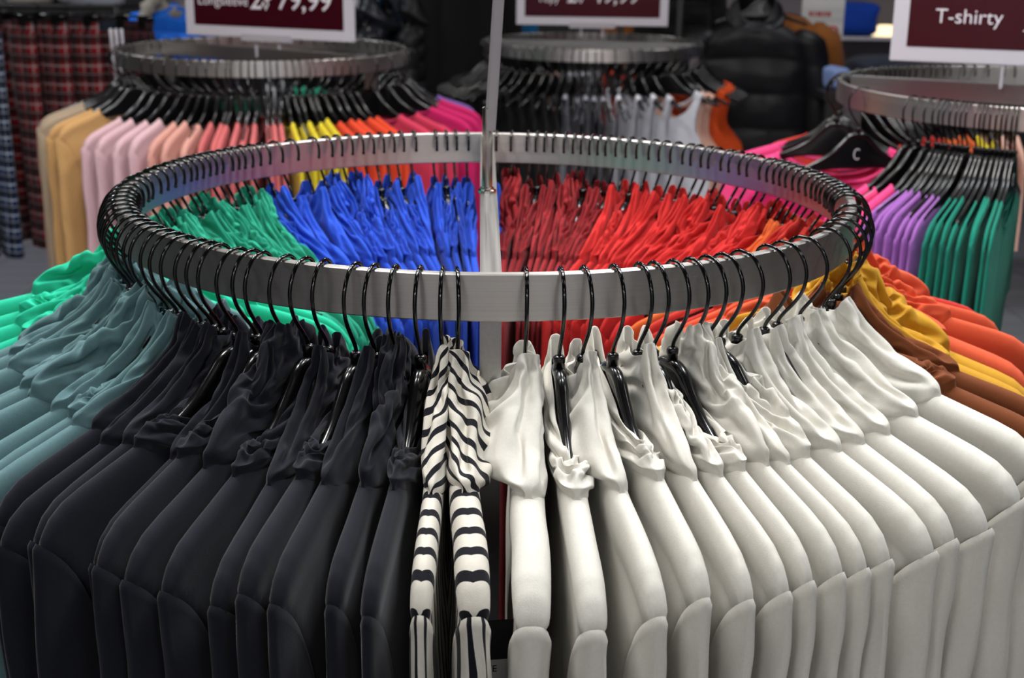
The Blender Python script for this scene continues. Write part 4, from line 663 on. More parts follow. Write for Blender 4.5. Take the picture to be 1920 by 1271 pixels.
NETS['e'] = (44, 20, [
357,-10,-15,-18,-19,-9,-12,-10,-12,-11,-17,-13,-13,-15,-16,-14,-13,-3,4,-18,-4,1,0,0,-1,-8,1,1,4,-2,3,3,11,3,-1,0,11,-16,-22,14,-10,0,0,5,2,2,-8,-4,0,17,-4,-9,1,10,4,-1,-3,5,
-3,-3,-15,0,-2,1,10,-1,7,-3,-8,-6,19,9,-17,-9,5,2,-7,17,5,-6,-20,-1,6,-3,-1,11,3,3,-2,-14,-4,18,2,-6,-8,2,5,-5,5,5,-23,-1,-1,5,0,-4,6,6,11,1,-12,-12,15,2,0,-5,-4,4,27,-2,-31,
3,2,2,2,3,-5,0,-1,6,-1,-5,5,8,4,-1,-2,-5,-4,15,-36,2,3,2,1,3,-2,-1,5,-1,4,3,-11,6,9,3,-2,-5,-7,-4,-46,3,4,1,-3,-2,2,1,1,12,8,-8,0,-1,-1,9,4,2,-4,-1,-49,0,0,3,5,2,0,4,-1,-5,3,
8,-2,-3,6,-5,1,5,0,1,-47,1,-3,-3,2,1,5,-1,1,-1,-1,4,6,2,-3,7,0,-5,4,0,-75,1,3,5,2,1,6,6,4,2,-1,5,-1,-4,4,5,8,7,-10,6,-70,6,5,0,3,4,1,0,4,4,-1,3,9,12,-11,0,11,-2,12,-4,-55,4,4,
6,2,3,-1,3,1,5,12,-6,4,-2,11,-5,-2,15,-10,9,-47,0,5,2,5,-1,1,3,4,5,0,5,-1,5,-1,11,-3,-10,15,-7,-42,1,-1,3,-2,5,5,2,0,3,1,0,8,-1,2,5,3,8,-9,8,-38,5,2,-3,3,3,3,5,3,-3,0,3,-6,6,
7,-5,14,-3,10,-9,-33,2,1,5,-1,0,4,3,5,7,7,8,4,-11,-7,1,-10,14,-3,4,-27,1,4,2,3,-1,1,0,-1,0,1,3,5,14,9,-3,-5,-20,12,1,-20,-2,7,8,6,5,-10,-2,-1,-4,0,-2,1,4,1,6,0,1,-7,6,-15,2,
-3,4,1,3,13,3,-2,0,-6,-8,-6,-3,4,2,4,0,1,-2,-9,1,-1,-5,3,1,2,2,6,7,6,-1,-6,-8,-4,-1,1,5,-3,3,-3,1,-1,0,-2,-4,-3,0,-2,0,8,12,9,5,0,1,1,-8,-14,-1,3,0,1,-3,0,1,-1,-2,0,-6,-8,-3,
1,8,4,2,2,15,6,-20,8,1,5,3,-3,-7,-2,-1,-1,1,2,-1,-7,-8,0,-1,-2,0,12,2,16,-2,1,0,-3,4,-1,0,1,0,-4,3,-1,-11,-6,0,2,-3,-8,16,21,-1,-7,2,2,2,-1,-4,-3,0,-1,0,2,6,-2,-2,0,-1,1,-3,
25,0,-3,-8,4,1,0,0,-2,-2,-9,-11,10,7,-3,-1,-1,-3,2,-1,34,-4,-4,-6,-5,0,4,4,-6,-1,4,-9,-13,3,5,-1,-2,-1,-2,3,37,-2,-1,-1,-7,-7,-10,-4,4,-2,4,8,-3,-3,-4,-2,-1,6,-3,-4,44,-6,-3,
0,-3,1,0,-6,-5,-1,1,-4,-2,-8,-2,-2,-5,-7,7,4,46,-1,-3,-5,-4,-3,-2,-2,0,-2,-6,4,-4,-2,-2,2,-2,-2,-9,1,52,-1,-4,-5,0,-4,-2,-2,-3,-4,-6,1,0,-7,4,-3,2,-5,1,-8,76,-4,-6,-3,-3,-7,
-5,-4,-5,-2,3,-6,0,1,-8,-2,-3,1,-4,-4,69,-2,0,1,0,0,-3,-3,-2,-8,-6,-1,-5,2,-4,-8,-2,-2,-1,0,54,-2,-1,-5,-4,2,2,-1,-3,0,-3,-1,0,-4,6,-6,-3,2,-2,-1,46,-1,1,0,-2,-4,-1,0,0,0,-1,
2,-7,-4,-5,7,-4,-5,1,-1,43,-2,-2,1,-5,-2,-4,0,0,-1,-1,-1,1,-3,-6,-1,6,3,-3,0,35,-2,-2,2,1,-4,-3,0,1,2,-3,-7,7,-2,-2,-1,1,0,-1,-3,31,0,-6,-1,3,1,-2,1,-2,-1,0,-3,2,4,0,3,-16,0,
7,0,31,-3,-1,-2,-1,1,0,-11,-2,11,-5,-4,-5,1,3,-11,4,-18,-8,21,19,1,5,-4,-7,1,-6,10,-3,-6,7,1,-8,-5,-5,4,1,3,-11,-17,13,1,0,2,4,-8,2,-11,-4,0,1,2,-3,-6,3,-9,9,16,2,-20,9,0,-6,
-5,6,-1,-1,0,5,-19,0,3,6,0,-7,2,-4,12,4,7,-4,-1,0,1,-5,9,3,-3,-11,-2,-4,-4,4,3,0,1,4,-9,14,-1,16,2,0,-10,9,-20,-7,11,15,-5,5,4,-14,-1,2,9,-16,12,-12,-12,9,0,0,8,-10,12,-5,-13,
-4,18,-11,4,2,8,2,-5,-4,-2,-9,8,6,0,-3,3,9,-8,12,-1,-14,0,15,-18,10,-16,8,-3,5,9,-3,-12,5,0,14,-9,0,11,-13,-1,17,-17,-8,23,-11,6,-18,-6,18,-15,18,2,5,-1,-12,24,0,-8,-7,19,-2,
-1,0,-8,10,-9,2,1,-15,20,-15,16,-1,3,-8,-15,18,-7,0,-6,18,12,-2,-16,14,9,-9,3,-3,-23,17,14,4,0,6,-3,-22,30,2,-25,-17,10,20,18,-22,6,13,-12,8,-11,-13,6,1,2,2,-7,3,-2,13,0,-13,
-19,-6,13,17,-20,17,19,-2,2,-7,-33,-1,-1,3,8,-15,-16,19,22,-9,-5,-14,-20,9,15,-21,8,18,15,-6,-5,4,-1,-2,0,13,-14,-20,14,21,-10,-2,1,-27,2,7,-11,3,17,13,-1,-3,1,1,3,1,11,-5,
-19,15,17,-11,15,5,-22,-6,-3,-17,-10,24,13,-6,0,-2,-4,6,0,5,-1,-4,5,-1,-14,20,18,-17,-2,23,-25,-26,21,2,-3,-1,-1,-6,13,6,0,-11,5,15,-17,-19,19,16,-17,-3,17,-16,-15,-8,4,1,1,
-2,3,-3,-5,-1,-4,15,16,-16,-19,21,17,-40,19,19,-22,-1,-1,0,0,3,0,-2,7,0,4,-6,1,9,-12,-13,9,-1,-18,19,19,4,0,-2,2,-1,1,6,2,0,-7,-8,-2,6,14,-6,-11,18,-19,-17,18,-6,2,12,3,1,-13,
-6,-7,0,-3,3,0,7,-5,0,1,8,17,-18,-11,-4,-1,5,-4,-3,-1,5,4,0,-1,-3,2,-9,-3,4,4,-5,7,15,-16,-3,0,-12,-1,2,-2,0,2,1,4,6,4,-3,5,-8,-3,5,-1,3,10,-5,1,0,2,-4,-1,-7,9,-1,-1,-9,8,6,1,
5,-4,-5,3,0,-2,-5,0,4,0,2,0,3,-13,-7,3,18,-9,-9,-2,-1,0,0,2,2,6,-10,0,-9,1,7,7,1,5,9,-5,-20,0,16,-1,-3,3,3,-9,-10,4,-9,-3,-1,-4,-6,5,2,-1,-1,3,11,1,-13,3,-1,4,-1,7,7,-15,-3,
-2,13,4,-15,-10,-4,1,-2,2,11,-3,-7,10,8,-6,-1,-5,0,2,-3,-3,-3,12,14,-20,-1,-1,2,-4,-4,10,5,-16,-4,3,1,-1,-1,6,-5,0,-11,1,14,19,-20,3,13,-16,-9,3,16,2,-13,2,-1,0,1,0,-1,0,-10,
-7,1,12,19,-22,4,18,-22,-7,0,12,-4,0,2,2,1,3,0,-2,15,-25,-9,2,6,18,-21,2,21,-18,-5,0,33,2,-2,-1,0,-4,-6,-1,3,16,-25,-15,-3,3,10,-3,1,31,-9,-6,-2,1,-7,9,1,1,-5,-1,-8,0,36,2,
-18,-4,5,9,-4,-33,7,0,-7,2,3,-2,-1,2,-1,2,7,-14,-14,17,20,-18,-12,-4,20,16,-17,-3,-4,-3,9,-2,-2,0,-5,0,2,19,-18,-17,16,20,-18,-8,-14,18,23,1,-15,-5,-5,13,-8,1,0,-1,2,-2,-2,-1,
-13,17,19,-14,-4,-2,0,6,15,-14,-5,0,15,-20,-4,0,5,-2,1,0,2,2,3,-2,3,2,-3,-5,0,-3,1,0,-3,5,2,2,-18,18,18,-16,-6,0,-5,1,-3,0,0,-19,16,2,4,1,2,-3,0,-1,4,1,5,15,-19,-4,3,-2,-3,0,
-4,0,-23,16,0,-13,16,27,-1,2,4,-1,-7,-18,17,1,-1,1,-1,-1,-2,3,5,18,-8,-10,-1,1,2,0,2,1,-2,0,-3,2,-4,0,1,-24,17,3,10,-1,7,-9,-3,4,4,0,-8,0,8,2,-9,-4,2,1,-4,10,-13,16,-3,-13,5,
16,-7,-21,2,-1,1,0,-5,2,-2,-18,0,19,16,1,-1,2,0,2,-4,-5,-8,15,3,1,-9,-13,-1,14,17,-10,5,7,-4,-3,5,7,-7,3,-15,8,3,-15,5,0,3,-5,4,4,-4,10,-3,2,1,-1,-7,-9,-10,7,12,2,-10,7,7,1,
10,-2,0,0,1,1,-3,-13,-3,6,-11,-3,10,-13,16,3,7,-1,-392,8,8,-13,11,20,9,11,2,-21,-4,5,7,8,7,5,6,15,11,9,-1,0,4,20,-28,-20,-2,5,13,29,-15,3,13,1,-1,-18,8,-12,-13,-2,-5,1,-4,9,
19,-16,-10,-10,3,9,21,-22,-9,11,3,14,-3,1,0,-20,-8,0,-4,0,15,16,-14,-6,-12,1,15,16,-26,-9,1,5,-1,14,7,9,-11,2,4,-9,1,17,22,1,-20,-14,-1,14,16,-25,-12,2,4,-4,12,1,-13,1,4,-1,
-4,-3,-8,13,29,2,-29,3,17,14,-9,-17,-6,-4,-6,17,-15,1,0,8,-10,2,1,0,-8,11,15,-12,-5,19,11,-4,-7,7,1,-15,-16,2,3,1,14,-4,5,-18,10,-15,0,7,0,-4,18,16,-10,-13,10,1,-16,1,0,0,-3,
2,11,3,-7,16,9,-15,-7,-2,-8,12,25,-3,-7,-7,-16,2,1,2,-1,1,-3,18,-8,-9,6,18,-11,1,6,-7,-9,20,-8,6,-15,2,1,0,3,0,5,-6,14,-6,-4,1,17,-2,1,7,-10,-12,13,3,-10,1,1,2,-1,3,-1,5,-4,
14,-5,-3,4,-8,0,-1,17,5,-9,10,10,-1,0,-2,3,-4,2,0,3,0,-3,-2,-2,9,-9,2,-6,-2,7,0,15,-2,-1,0,-3,-1,-1,1,1,-1,9,-7,-2,-3,6,-4,4,1,-9,1,16,-2,0,0,0,-2,0,-2,0,-2,-2,5,-6,4,-3,0,0,
0,6,-4,16,-1,-2,0,0,-2,0,-1,-4,-3,5,3,-1,-1,3,-2,-7,-3,6,2,16,-1,-2,-1,-1,-2,-3,-3,0,2,-2,3,8,2,-2,1,-5,-3,-7,7,15,-2,-1,-2,-1,6,-5,-3,-5,-6,-7,-7,0,4,9,7,12,1,-8,-3,13,-1,-5,
2,2,0,3,2,2,-4,-3,-3,-5,-7,-6,-2,5,9,8,0,11,-1,-6,-10,-10,-5,10,5,2,14,5,0,-2,-1,-6,-4,1,1,3,1,8,-1,0,3,-4,-4,-15,-4,1,-3,11,11,6,1,2,2,-1,1,-3,-2,5,-1,12,-1,1,-1,0,-3,-12,-6,
-9,0,5,6,2,0,5,0,1,-2,1,1,1,-1,8,5,1,1,5,-3,-14,-10,-10,-3,3,3,-2,5,9,1,-1,0,-8,12,-1,-4,0,1,4,8,13,0,-10,-6,-6,-1,-3,-6,0,7,-2,0,-6,0,1,2,6,-1,3,-1,-13,-2,22,3,2,-3,-2,-1,-8,
-1,-3,1,1,-13,7,4,-6,2,-2,5,7,-10,-4,7,6,-1,-3,0,-1,-4,-4,0,11,-5,-10,9,-9,0,3,-9,19,-5,-5,-4,3,1,1,-1,-1,-1,-6,1,5,7,-6,-13,21,-7,-7,6,-12,28,-7,-8,-10,6,-1,-2,-1,-2,-6,1,-3,
6,8,-8,-11,6,8,-5,2,-5,13,-7,-2,-2,-5,2,0,2,-6,0,-1,1,0,17,6,2,-5,-2,-7,-15,-3,6,1,-3,5,-5,-1,-2,-7,2,-1,1,3,-3,-6,-4,-1,5,1,8,2,9,-2,-6,4,1,-3,-5,-7,1,2,-4,4,-3,5,-5,4,-2,-3,
7,-4,-1,4,1,-9,-1,3,1,-6,1,0,1,-5,9,-7,8,-6,3,8,-14,1,2,-2,4,1,-7,3,3,-4,1,-1,0,-5,-2,8,-2,2,-4,1,1,-3,-4,4,-5,3,1,4,-6,4,-1,-2,0,-2,1,-2,-7,2,-6,1,1,0,2,0,-2,-2,1,-1,1,6,-1,
1,-8,8,-7,3,-2,0,5,-3,2,1,-10,-7,3,2,-3,-2,1,7,-1,-2,-3,-3,5,-14,12,3,-6,-4,1,2,-8,3,5,5,8,-19,0,7,-2,0,6,3,-16,12,-2,0,-8,2,-2,-1,13,-4,-11,0,5,5,-18,6,0,-3,-3,-1,4,-1,-3,-1,
2,0,3,-1,2,-4,-1,1,-1,4,8,6,-1,0,-1,1,-5,-7,7,0,5,-4,6,1,6,7,-22,-16,1,8,15,6,-1,-2,-2,1,2,-8,-2,4,14,-3,-4,2,-7,3,15,-16,-19,7,-2,4,-1,-3,3,1,15,-2,-8,-9,0,6,2,-5,-8,-9,7,21,
0,-20,8,3,0,-4,10,-5,-1,8,-1,-21,-2,7,1,-6,-7,4,-4,10,18,3,-13,2,0,-3,-9,12,-4,0,3,2,-14,-2,-1,-5,6,-2,8,-3,-3,11,3,
])
NETS['f'] = (44, 20, [
357,-22,-22,-21,-25,-22,-18,-20,-17,-17,-18,-16,-21,-18,-15,-14,-12,-5,-7,4,-4,1,-1,-1,11,4,-1,1,2,0,2,-3,4,-4,-9,1,8,10,-4,-17,-9,1,4,-2,-5,9,5,0,-3,-2,-1,3,1,6,9,-6,-14,5,0,
-3,-14,2,0,4,0,-8,-2,3,0,2,0,3,1,1,5,8,8,-17,-4,3,-20,-1,0,4,4,-2,1,0,2,0,-1,1,3,-4,1,5,1,0,-3,0,-27,1,3,3,-1,5,3,-2,0,3,0,-1,-2,6,-3,-2,2,5,9,-5,-35,5,5,3,5,-3,3,9,7,2,6,-4,
-4,-7,2,1,-5,-3,6,11,-34,2,1,1,-1,5,2,0,-1,2,4,6,6,12,-5,-8,6,-7,4,0,-41,2,3,1,2,3,2,3,3,3,1,5,-1,2,10,10,-5,0,-11,-1,-46,1,3,3,4,0,-2,2,2,3,6,3,5,3,-4,5,0,0,6,1,-53,5,1,-2,2,
7,3,4,4,1,3,0,8,-3,6,-3,9,8,-5,1,-74,2,3,9,7,1,4,2,4,4,-2,2,-2,3,5,6,3,2,3,2,-75,4,5,3,0,4,0,-1,2,1,3,3,8,3,-1,0,-1,6,5,2,-52,-1,-3,-2,2,3,6,5,-2,2,-1,-2,3,8,-2,-3,0,-1,6,3,
-48,1,2,2,1,1,2,0,-3,-1,11,7,-9,-3,1,7,1,-2,0,1,-39,0,-1,1,0,1,1,3,7,8,-7,-5,3,8,-4,-3,4,9,-10,0,-38,4,1,1,0,-2,3,1,4,-4,5,-3,7,4,11,-4,-10,-5,4,-4,-32,1,1,2,6,0,-7,4,-5,1,0,
10,1,-2,-5,1,2,2,0,3,-28,2,-3,5,-1,10,8,-1,10,-10,-9,-2,1,-8,19,12,12,0,-12,6,-18,-1,3,0,2,-1,-1,6,2,19,8,-19,-15,6,-7,1,2,5,27,-1,-11,-1,11,2,2,-7,-3,-5,-3,0,9,26,-14,-6,-8,
4,-8,3,6,8,-7,1,0,5,4,8,2,-15,-4,-4,-2,5,24,-4,-2,-6,3,-12,-4,8,-2,0,-3,-5,1,3,8,14,-1,-22,-6,-1,11,7,0,6,6,-5,-12,-12,2,0,2,-4,-5,-2,-3,7,-3,15,-5,-11,-7,2,3,-4,6,20,0,-6,7,
-1,4,3,-3,-5,-3,-5,9,9,0,-4,-4,-3,-3,-1,-4,3,7,4,12,2,-3,1,1,0,1,-9,-1,-1,8,5,1,-2,0,-13,-3,-10,7,8,20,1,-3,-3,-10,5,3,3,-11,2,-2,10,-2,-2,2,1,-7,-4,-9,4,27,0,-3,-1,-1,-12,-6,
7,13,-2,-21,-9,14,7,3,-2,0,-8,-10,-15,33,-3,-2,-6,5,2,-6,-13,-5,1,19,-16,-10,6,5,8,-3,5,-4,-1,31,0,-1,0,0,4,-2,-1,-6,-4,0,6,-9,-9,0,8,7,-10,0,1,42,0,-2,1,0,-8,1,1,-5,-1,3,-1,
0,-5,-10,0,5,6,-4,-5,55,-6,-3,-4,0,0,0,1,1,-10,-10,9,3,-2,1,-10,-2,3,3,1,50,-1,1,0,-5,1,-1,-1,-4,5,-2,-8,5,4,-5,0,-3,-1,-4,1,68,0,-3,-6,-3,-2,2,-3,0,-3,3,-1,-9,-1,3,-7,-7,-5,
6,-4,74,-4,-3,3,-4,-5,-7,-3,-5,-4,-7,1,-4,-6,-2,8,-17,2,-1,-4,54,-3,-2,-6,-3,-1,-2,-5,-1,-3,-1,0,-5,-3,-14,-2,10,-12,5,-5,44,-1,-3,0,-1,-6,-4,-2,-2,-4,-2,-1,3,-6,3,-4,0,-1,-4,
1,43,-3,-2,-3,-5,0,-3,-1,-3,-5,-5,-6,-9,1,5,4,4,2,-11,1,38,-3,-5,-1,2,-6,-2,-3,-3,2,-2,-6,8,-4,-8,-18,3,8,8,-7,31,-2,0,-4,-2,-2,-2,-2,2,-3,-2,0,-5,-1,-1,3,-9,-2,-1,6,29,-4,1,
-4,-3,3,-3,0,-3,0,-1,2,1,0,-1,-3,-8,-4,4,-4,19,2,-8,6,-2,-2,1,0,0,1,-3,-2,-2,-1,3,0,2,-1,-5,-4,14,-1,-2,-8,2,1,-2,0,2,-4,2,-1,-3,1,0,1,4,0,0,4,10,-2,2,-6,-10,-1,1,-2,-1,0,0,
-2,-1,-1,0,-1,0,1,3,12,-3,0,-2,-5,7,0,0,0,0,-1,0,1,0,-3,1,5,0,1,2,-3,15,2,1,-3,-12,-2,3,4,2,-1,-3,4,-4,8,2,-6,-5,-4,1,10,9,-1,3,5,-4,2,7,-2,-2,1,2,-2,1,-2,-16,0,9,5,0,-8,6,-1,
8,1,1,-9,-6,0,1,1,-1,0,8,-2,10,0,-4,-2,-10,4,5,2,-10,7,9,1,-20,-4,1,0,1,1,-8,12,4,2,1,1,-13,7,4,-1,9,-22,2,19,9,-7,-3,1,-1,-9,-3,-14,13,2,-1,7,0,-14,1,4,0,13,-20,-10,22,12,-3,
-4,-2,5,-1,-9,-23,-1,2,13,18,-17,4,1,-12,14,12,-18,-16,14,3,3,5,0,5,5,-3,-11,-2,-19,20,7,-1,-1,2,-12,19,16,-20,-21,2,-2,3,-6,2,26,10,5,0,-3,-17,3,-2,-2,2,-4,-13,16,21,-16,-3,
4,5,7,-18,-18,22,1,-1,-1,-2,7,3,0,0,6,-11,-15,15,17,-15,-2,-10,13,18,-23,-18,19,-15,0,1,5,2,-1,0,-1,6,-4,-5,2,-2,-1,-2,-16,15,6,-1,4,13,-12,0,-1,-4,3,5,0,-9,5,-4,-3,1,-1,3,4,
4,5,1,-1,1,-6,-6,14,-1,-2,2,2,-5,-4,1,-9,16,3,-1,8,0,16,-19,-9,-1,-1,7,5,-8,1,6,0,-1,-2,-14,29,-1,0,17,1,-13,-20,7,-24,21,7,-2,1,-3,1,2,-2,2,-4,15,1,6,9,-8,-23,-24,1,14,21,-2,
20,-16,-28,1,-2,3,-8,3,18,3,-3,2,-16,-12,-8,13,18,15,-1,-11,-12,13,-11,-3,2,1,-6,19,6,-3,-12,-6,1,1,22,6,-20,-5,-7,-9,-2,19,12,-2,-3,3,14,-4,-22,-5,-4,3,-3,15,2,-5,5,-19,5,16,
4,-19,4,-4,0,-3,-3,-3,7,-4,-1,-3,0,5,-6,5,7,14,2,-23,-2,13,-2,-4,-1,-14,2,9,-9,15,4,-4,12,-22,4,-5,-2,8,-7,15,-5,-8,7,-4,-1,-5,1,-9,19,-14,-1,15,0,-7,-5,10,0,-5,-2,-3,2,4,-2,
-9,-1,6,5,3,-14,-5,11,-6,-6,5,2,-7,9,1,-4,8,-1,-7,9,-10,-2,-5,-1,6,5,8,-9,-8,10,-1,-7,6,0,-4,11,-11,7,9,-16,-5,-1,0,2,-8,2,-5,1,6,7,8,-7,-8,-4,-2,0,12,-8,5,4,-5,1,-4,-3,4,7,
-1,-11,9,-14,14,10,-2,-4,-3,-11,2,15,-10,-4,-5,0,-9,4,0,-7,9,17,-25,10,-2,3,16,3,-7,-8,-13,1,5,2,-2,-1,-4,3,-11,-4,7,-8,24,-10,-16,16,-12,7,11,17,-15,-14,-5,20,1,-1,1,-17,24,
-6,-26,4,6,4,9,-24,16,-10,1,13,24,-9,-9,-10,-9,1,0,-1,-9,24,15,-22,-14,10,2,-6,-14,9,6,-7,1,12,-13,1,-3,2,16,-11,-11,-14,18,15,-19,-2,9,19,-20,-10,-15,8,5,7,-1,-8,3,-4,6,17,
-15,-11,-2,-1,1,-17,-2,13,30,0,-18,-20,4,14,10,-14,1,1,-14,16,18,-11,-20,23,13,-15,-17,-15,5,20,17,-16,-19,6,13,-1,-7,2,4,-15,14,18,-18,-21,20,17,-16,-2,-13,3,14,18,-21,-23,5,
34,-3,0,-1,2,2,3,2,0,2,3,16,-17,-6,-22,5,18,24,-18,-6,-5,-1,-2,10,10,-12,-3,2,-1,0,-1,1,-1,1,-2,-14,1,12,18,-5,-1,0,4,-5,5,-3,-15,15,1,0,0,2,-3,-1,7,-5,-15,-3,-3,27,-5,1,0,-1,
1,1,-2,9,1,-10,-7,-13,42,3,-2,-5,-2,-16,-1,-17,15,3,-1,-3,2,-6,1,-10,1,-10,6,16,-18,20,5,11,2,0,-2,-16,-16,2,1,-9,-10,1,16,9,1,1,1,0,-2,-27,-2,-3,9,22,3,8,-23,5,-2,0,3,1,-4,0,
-4,-1,0,-3,2,5,-2,-2,0,-10,0,15,13,3,3,5,-10,3,4,-7,2,0,-1,3,-5,3,-1,0,-10,6,1,-12,15,4,1,10,-6,3,4,-1,2,1,1,-2,2,-1,0,1,0,-8,-10,1,-7,7,-2,-1,9,-5,-6,0,-2,1,0,0,1,0,-1,-1,0,
0,13,-2,-4,-392,9,13,9,-14,3,5,10,11,9,11,12,15,11,15,17,15,21,20,25,-1,-1,-11,-6,38,7,2,-3,-1,1,1,-1,-4,-7,-7,-3,5,2,-1,-10,-5,1,11,-6,-13,7,5,2,0,-3,1,3,-1,10,2,-2,-8,-4,-1,
-1,-8,1,4,18,-13,-16,0,3,-3,4,-5,2,3,0,8,3,1,-2,-9,0,-11,1,-5,-2,21,-3,-14,0,2,0,2,-3,5,-3,0,4,3,0,-10,2,-13,1,3,-5,-4,17,11,-16,-1,0,2,0,-2,5,-7,-1,2,1,0,-5,-15,2,2,4,-9,-4,
9,19,7,2,-1,-2,-3,-16,2,-2,-3,-5,20,-16,-16,2,-2,5,7,-3,-3,-4,2,2,3,-3,4,15,-6,-10,3,2,-3,12,-16,1,1,1,4,8,-14,4,-1,2,1,3,-4,-3,10,10,-11,-4,0,5,-16,2,1,1,3,-4,15,-10,-1,1,0,
6,-7,3,-10,2,2,2,-1,7,-15,2,0,-1,-1,5,-1,10,-6,-1,3,-4,11,-10,8,-6,1,1,1,-4,-10,1,1,0,-1,0,2,4,-6,0,-3,2,-3,9,-1,-5,6,-7,-1,1,10,-1,0,-1,-5,1,-1,-2,2,-3,4,-2,-10,3,3,-1,-3,-5,
1,-4,15,-2,-1,-1,-6,-1,2,-9,10,-1,-2,0,-2,-8,-6,8,1,-2,2,-5,16,-2,-3,0,-3,-1,-2,1,2,-1,-9,-5,12,-6,2,-8,-4,13,-1,-5,16,-1,-6,0,3,-2,-3,-4,-4,-5,2,7,-12,2,0,9,2,-3,-7,11,16,-1,
-4,-3,3,-2,-3,2,0,3,0,-15,11,3,-10,0,2,5,7,-15,15,-2,-2,-4,3,-4,3,5,-3,6,-25,20,-3,-19,9,-2,3,-2,-9,18,13,-1,-1,4,3,-9,-3,-21,-4,3,33,-4,0,-8,-8,-3,-9,-1,7,2,11,-2,5,-6,2,8,
-28,16,0,-10,-10,2,10,26,-11,-7,1,-2,-15,2,8,0,-13,-2,-13,15,25,-2,-3,-1,-3,-16,-5,12,12,-4,6,0,-18,-13,5,-1,1,-2,-4,-16,9,13,8,1,1,-19,-3,0,10,-17,3,9,20,-7,1,1,16,2,-1,-13,
-14,-10,0,13,5,21,-24,-8,-7,21,-13,-3,18,6,-1,0,-14,16,9,11,3,-2,-33,-7,3,9,22,-1,3,0,-16,-12,0,11,-2,0,-1,-13,9,7,3,0,7,-20,3,-3,6,1,5,3,11,-6,-18,-2,-3,1,12,-14,-10,-1,-1,
13,20,-15,-14,4,-1,0,1,10,-4,12,2,-19,-4,0,2,14,9,-22,-8,-10,14,22,-7,-12,-8,3,-3,-11,22,4,6,3,-6,2,-4,0,0,30,5,-25,-15,6,21,13,-21,-12,-5,10,-14,2,10,5,-6,1,4,3,-13,-3,11,31,
-5,-2,-9,0,18,-15,-10,-12,10,-9,-2,12,-6,0,0,3,8,-14,1,-1,15,-19,1,-2,14,25,-2,-11,-5,8,-8,-3,-7,2,6,-8,6,15,-20,1,0,17,-16,1,-8,5,16,7,-11,5,-8,1,-7,1,0,10,-15,-2,11,-3,-1,
14,16,-23,-3,0,-3,12,4,-14,14,-13,-6,2,0,1,14,-8,11,-8,-1,-13,9,24,-15,-14,7,-6,11,0,3,-3,-4,0,1,-1,0,10,-13,12,-3,7,-14,2,25,-8,-10,10,-4,8,-6,5,4,-1,-1,0,-5,3,2,-2,-8,4,9,
-9,1,19,-7,-7,5,2,1,1,6,-1,-1,-3,3,-3,4,1,-3,-2,3,-4,-2,4,10,-3,-7,-9,6,1,7,-2,1,-3,0,-7,5,0,2,-2,1,4,-4,-10,6,10,-1,-4,-11,6,7,-1,-2,-1,-2,-1,-2,1,7,-1,-3,-10,-2,3,-3,4,12,
10,-8,-4,6,-1,-2,-2,-2,-6,-3,-3,4,2,-3,14,-3,2,-2,-9,0,4,16,-1,6,-1,-6,3,0,7,-4,-5,0,-2,0,-3,6,-1,2,4,-5,0,2,5,6,-2,2,-4,3,4,-4,4,0,-2,1,-2,-3,2,0,2,2,-1,-4,0,4,0,-9,18,-2,-6,
6,-3,-1,2,-2,4,3,-3,-1,-3,-3,-1,1,2,3,-1,-2,-18,8,5,-3,0,2,-3,2,-3,1,5,2,0,5,1,1,2,2,0,12,-13,-18,-2,1,1,1,0,-1,3,-1,-1,5,4,-4,6,3,2,
])
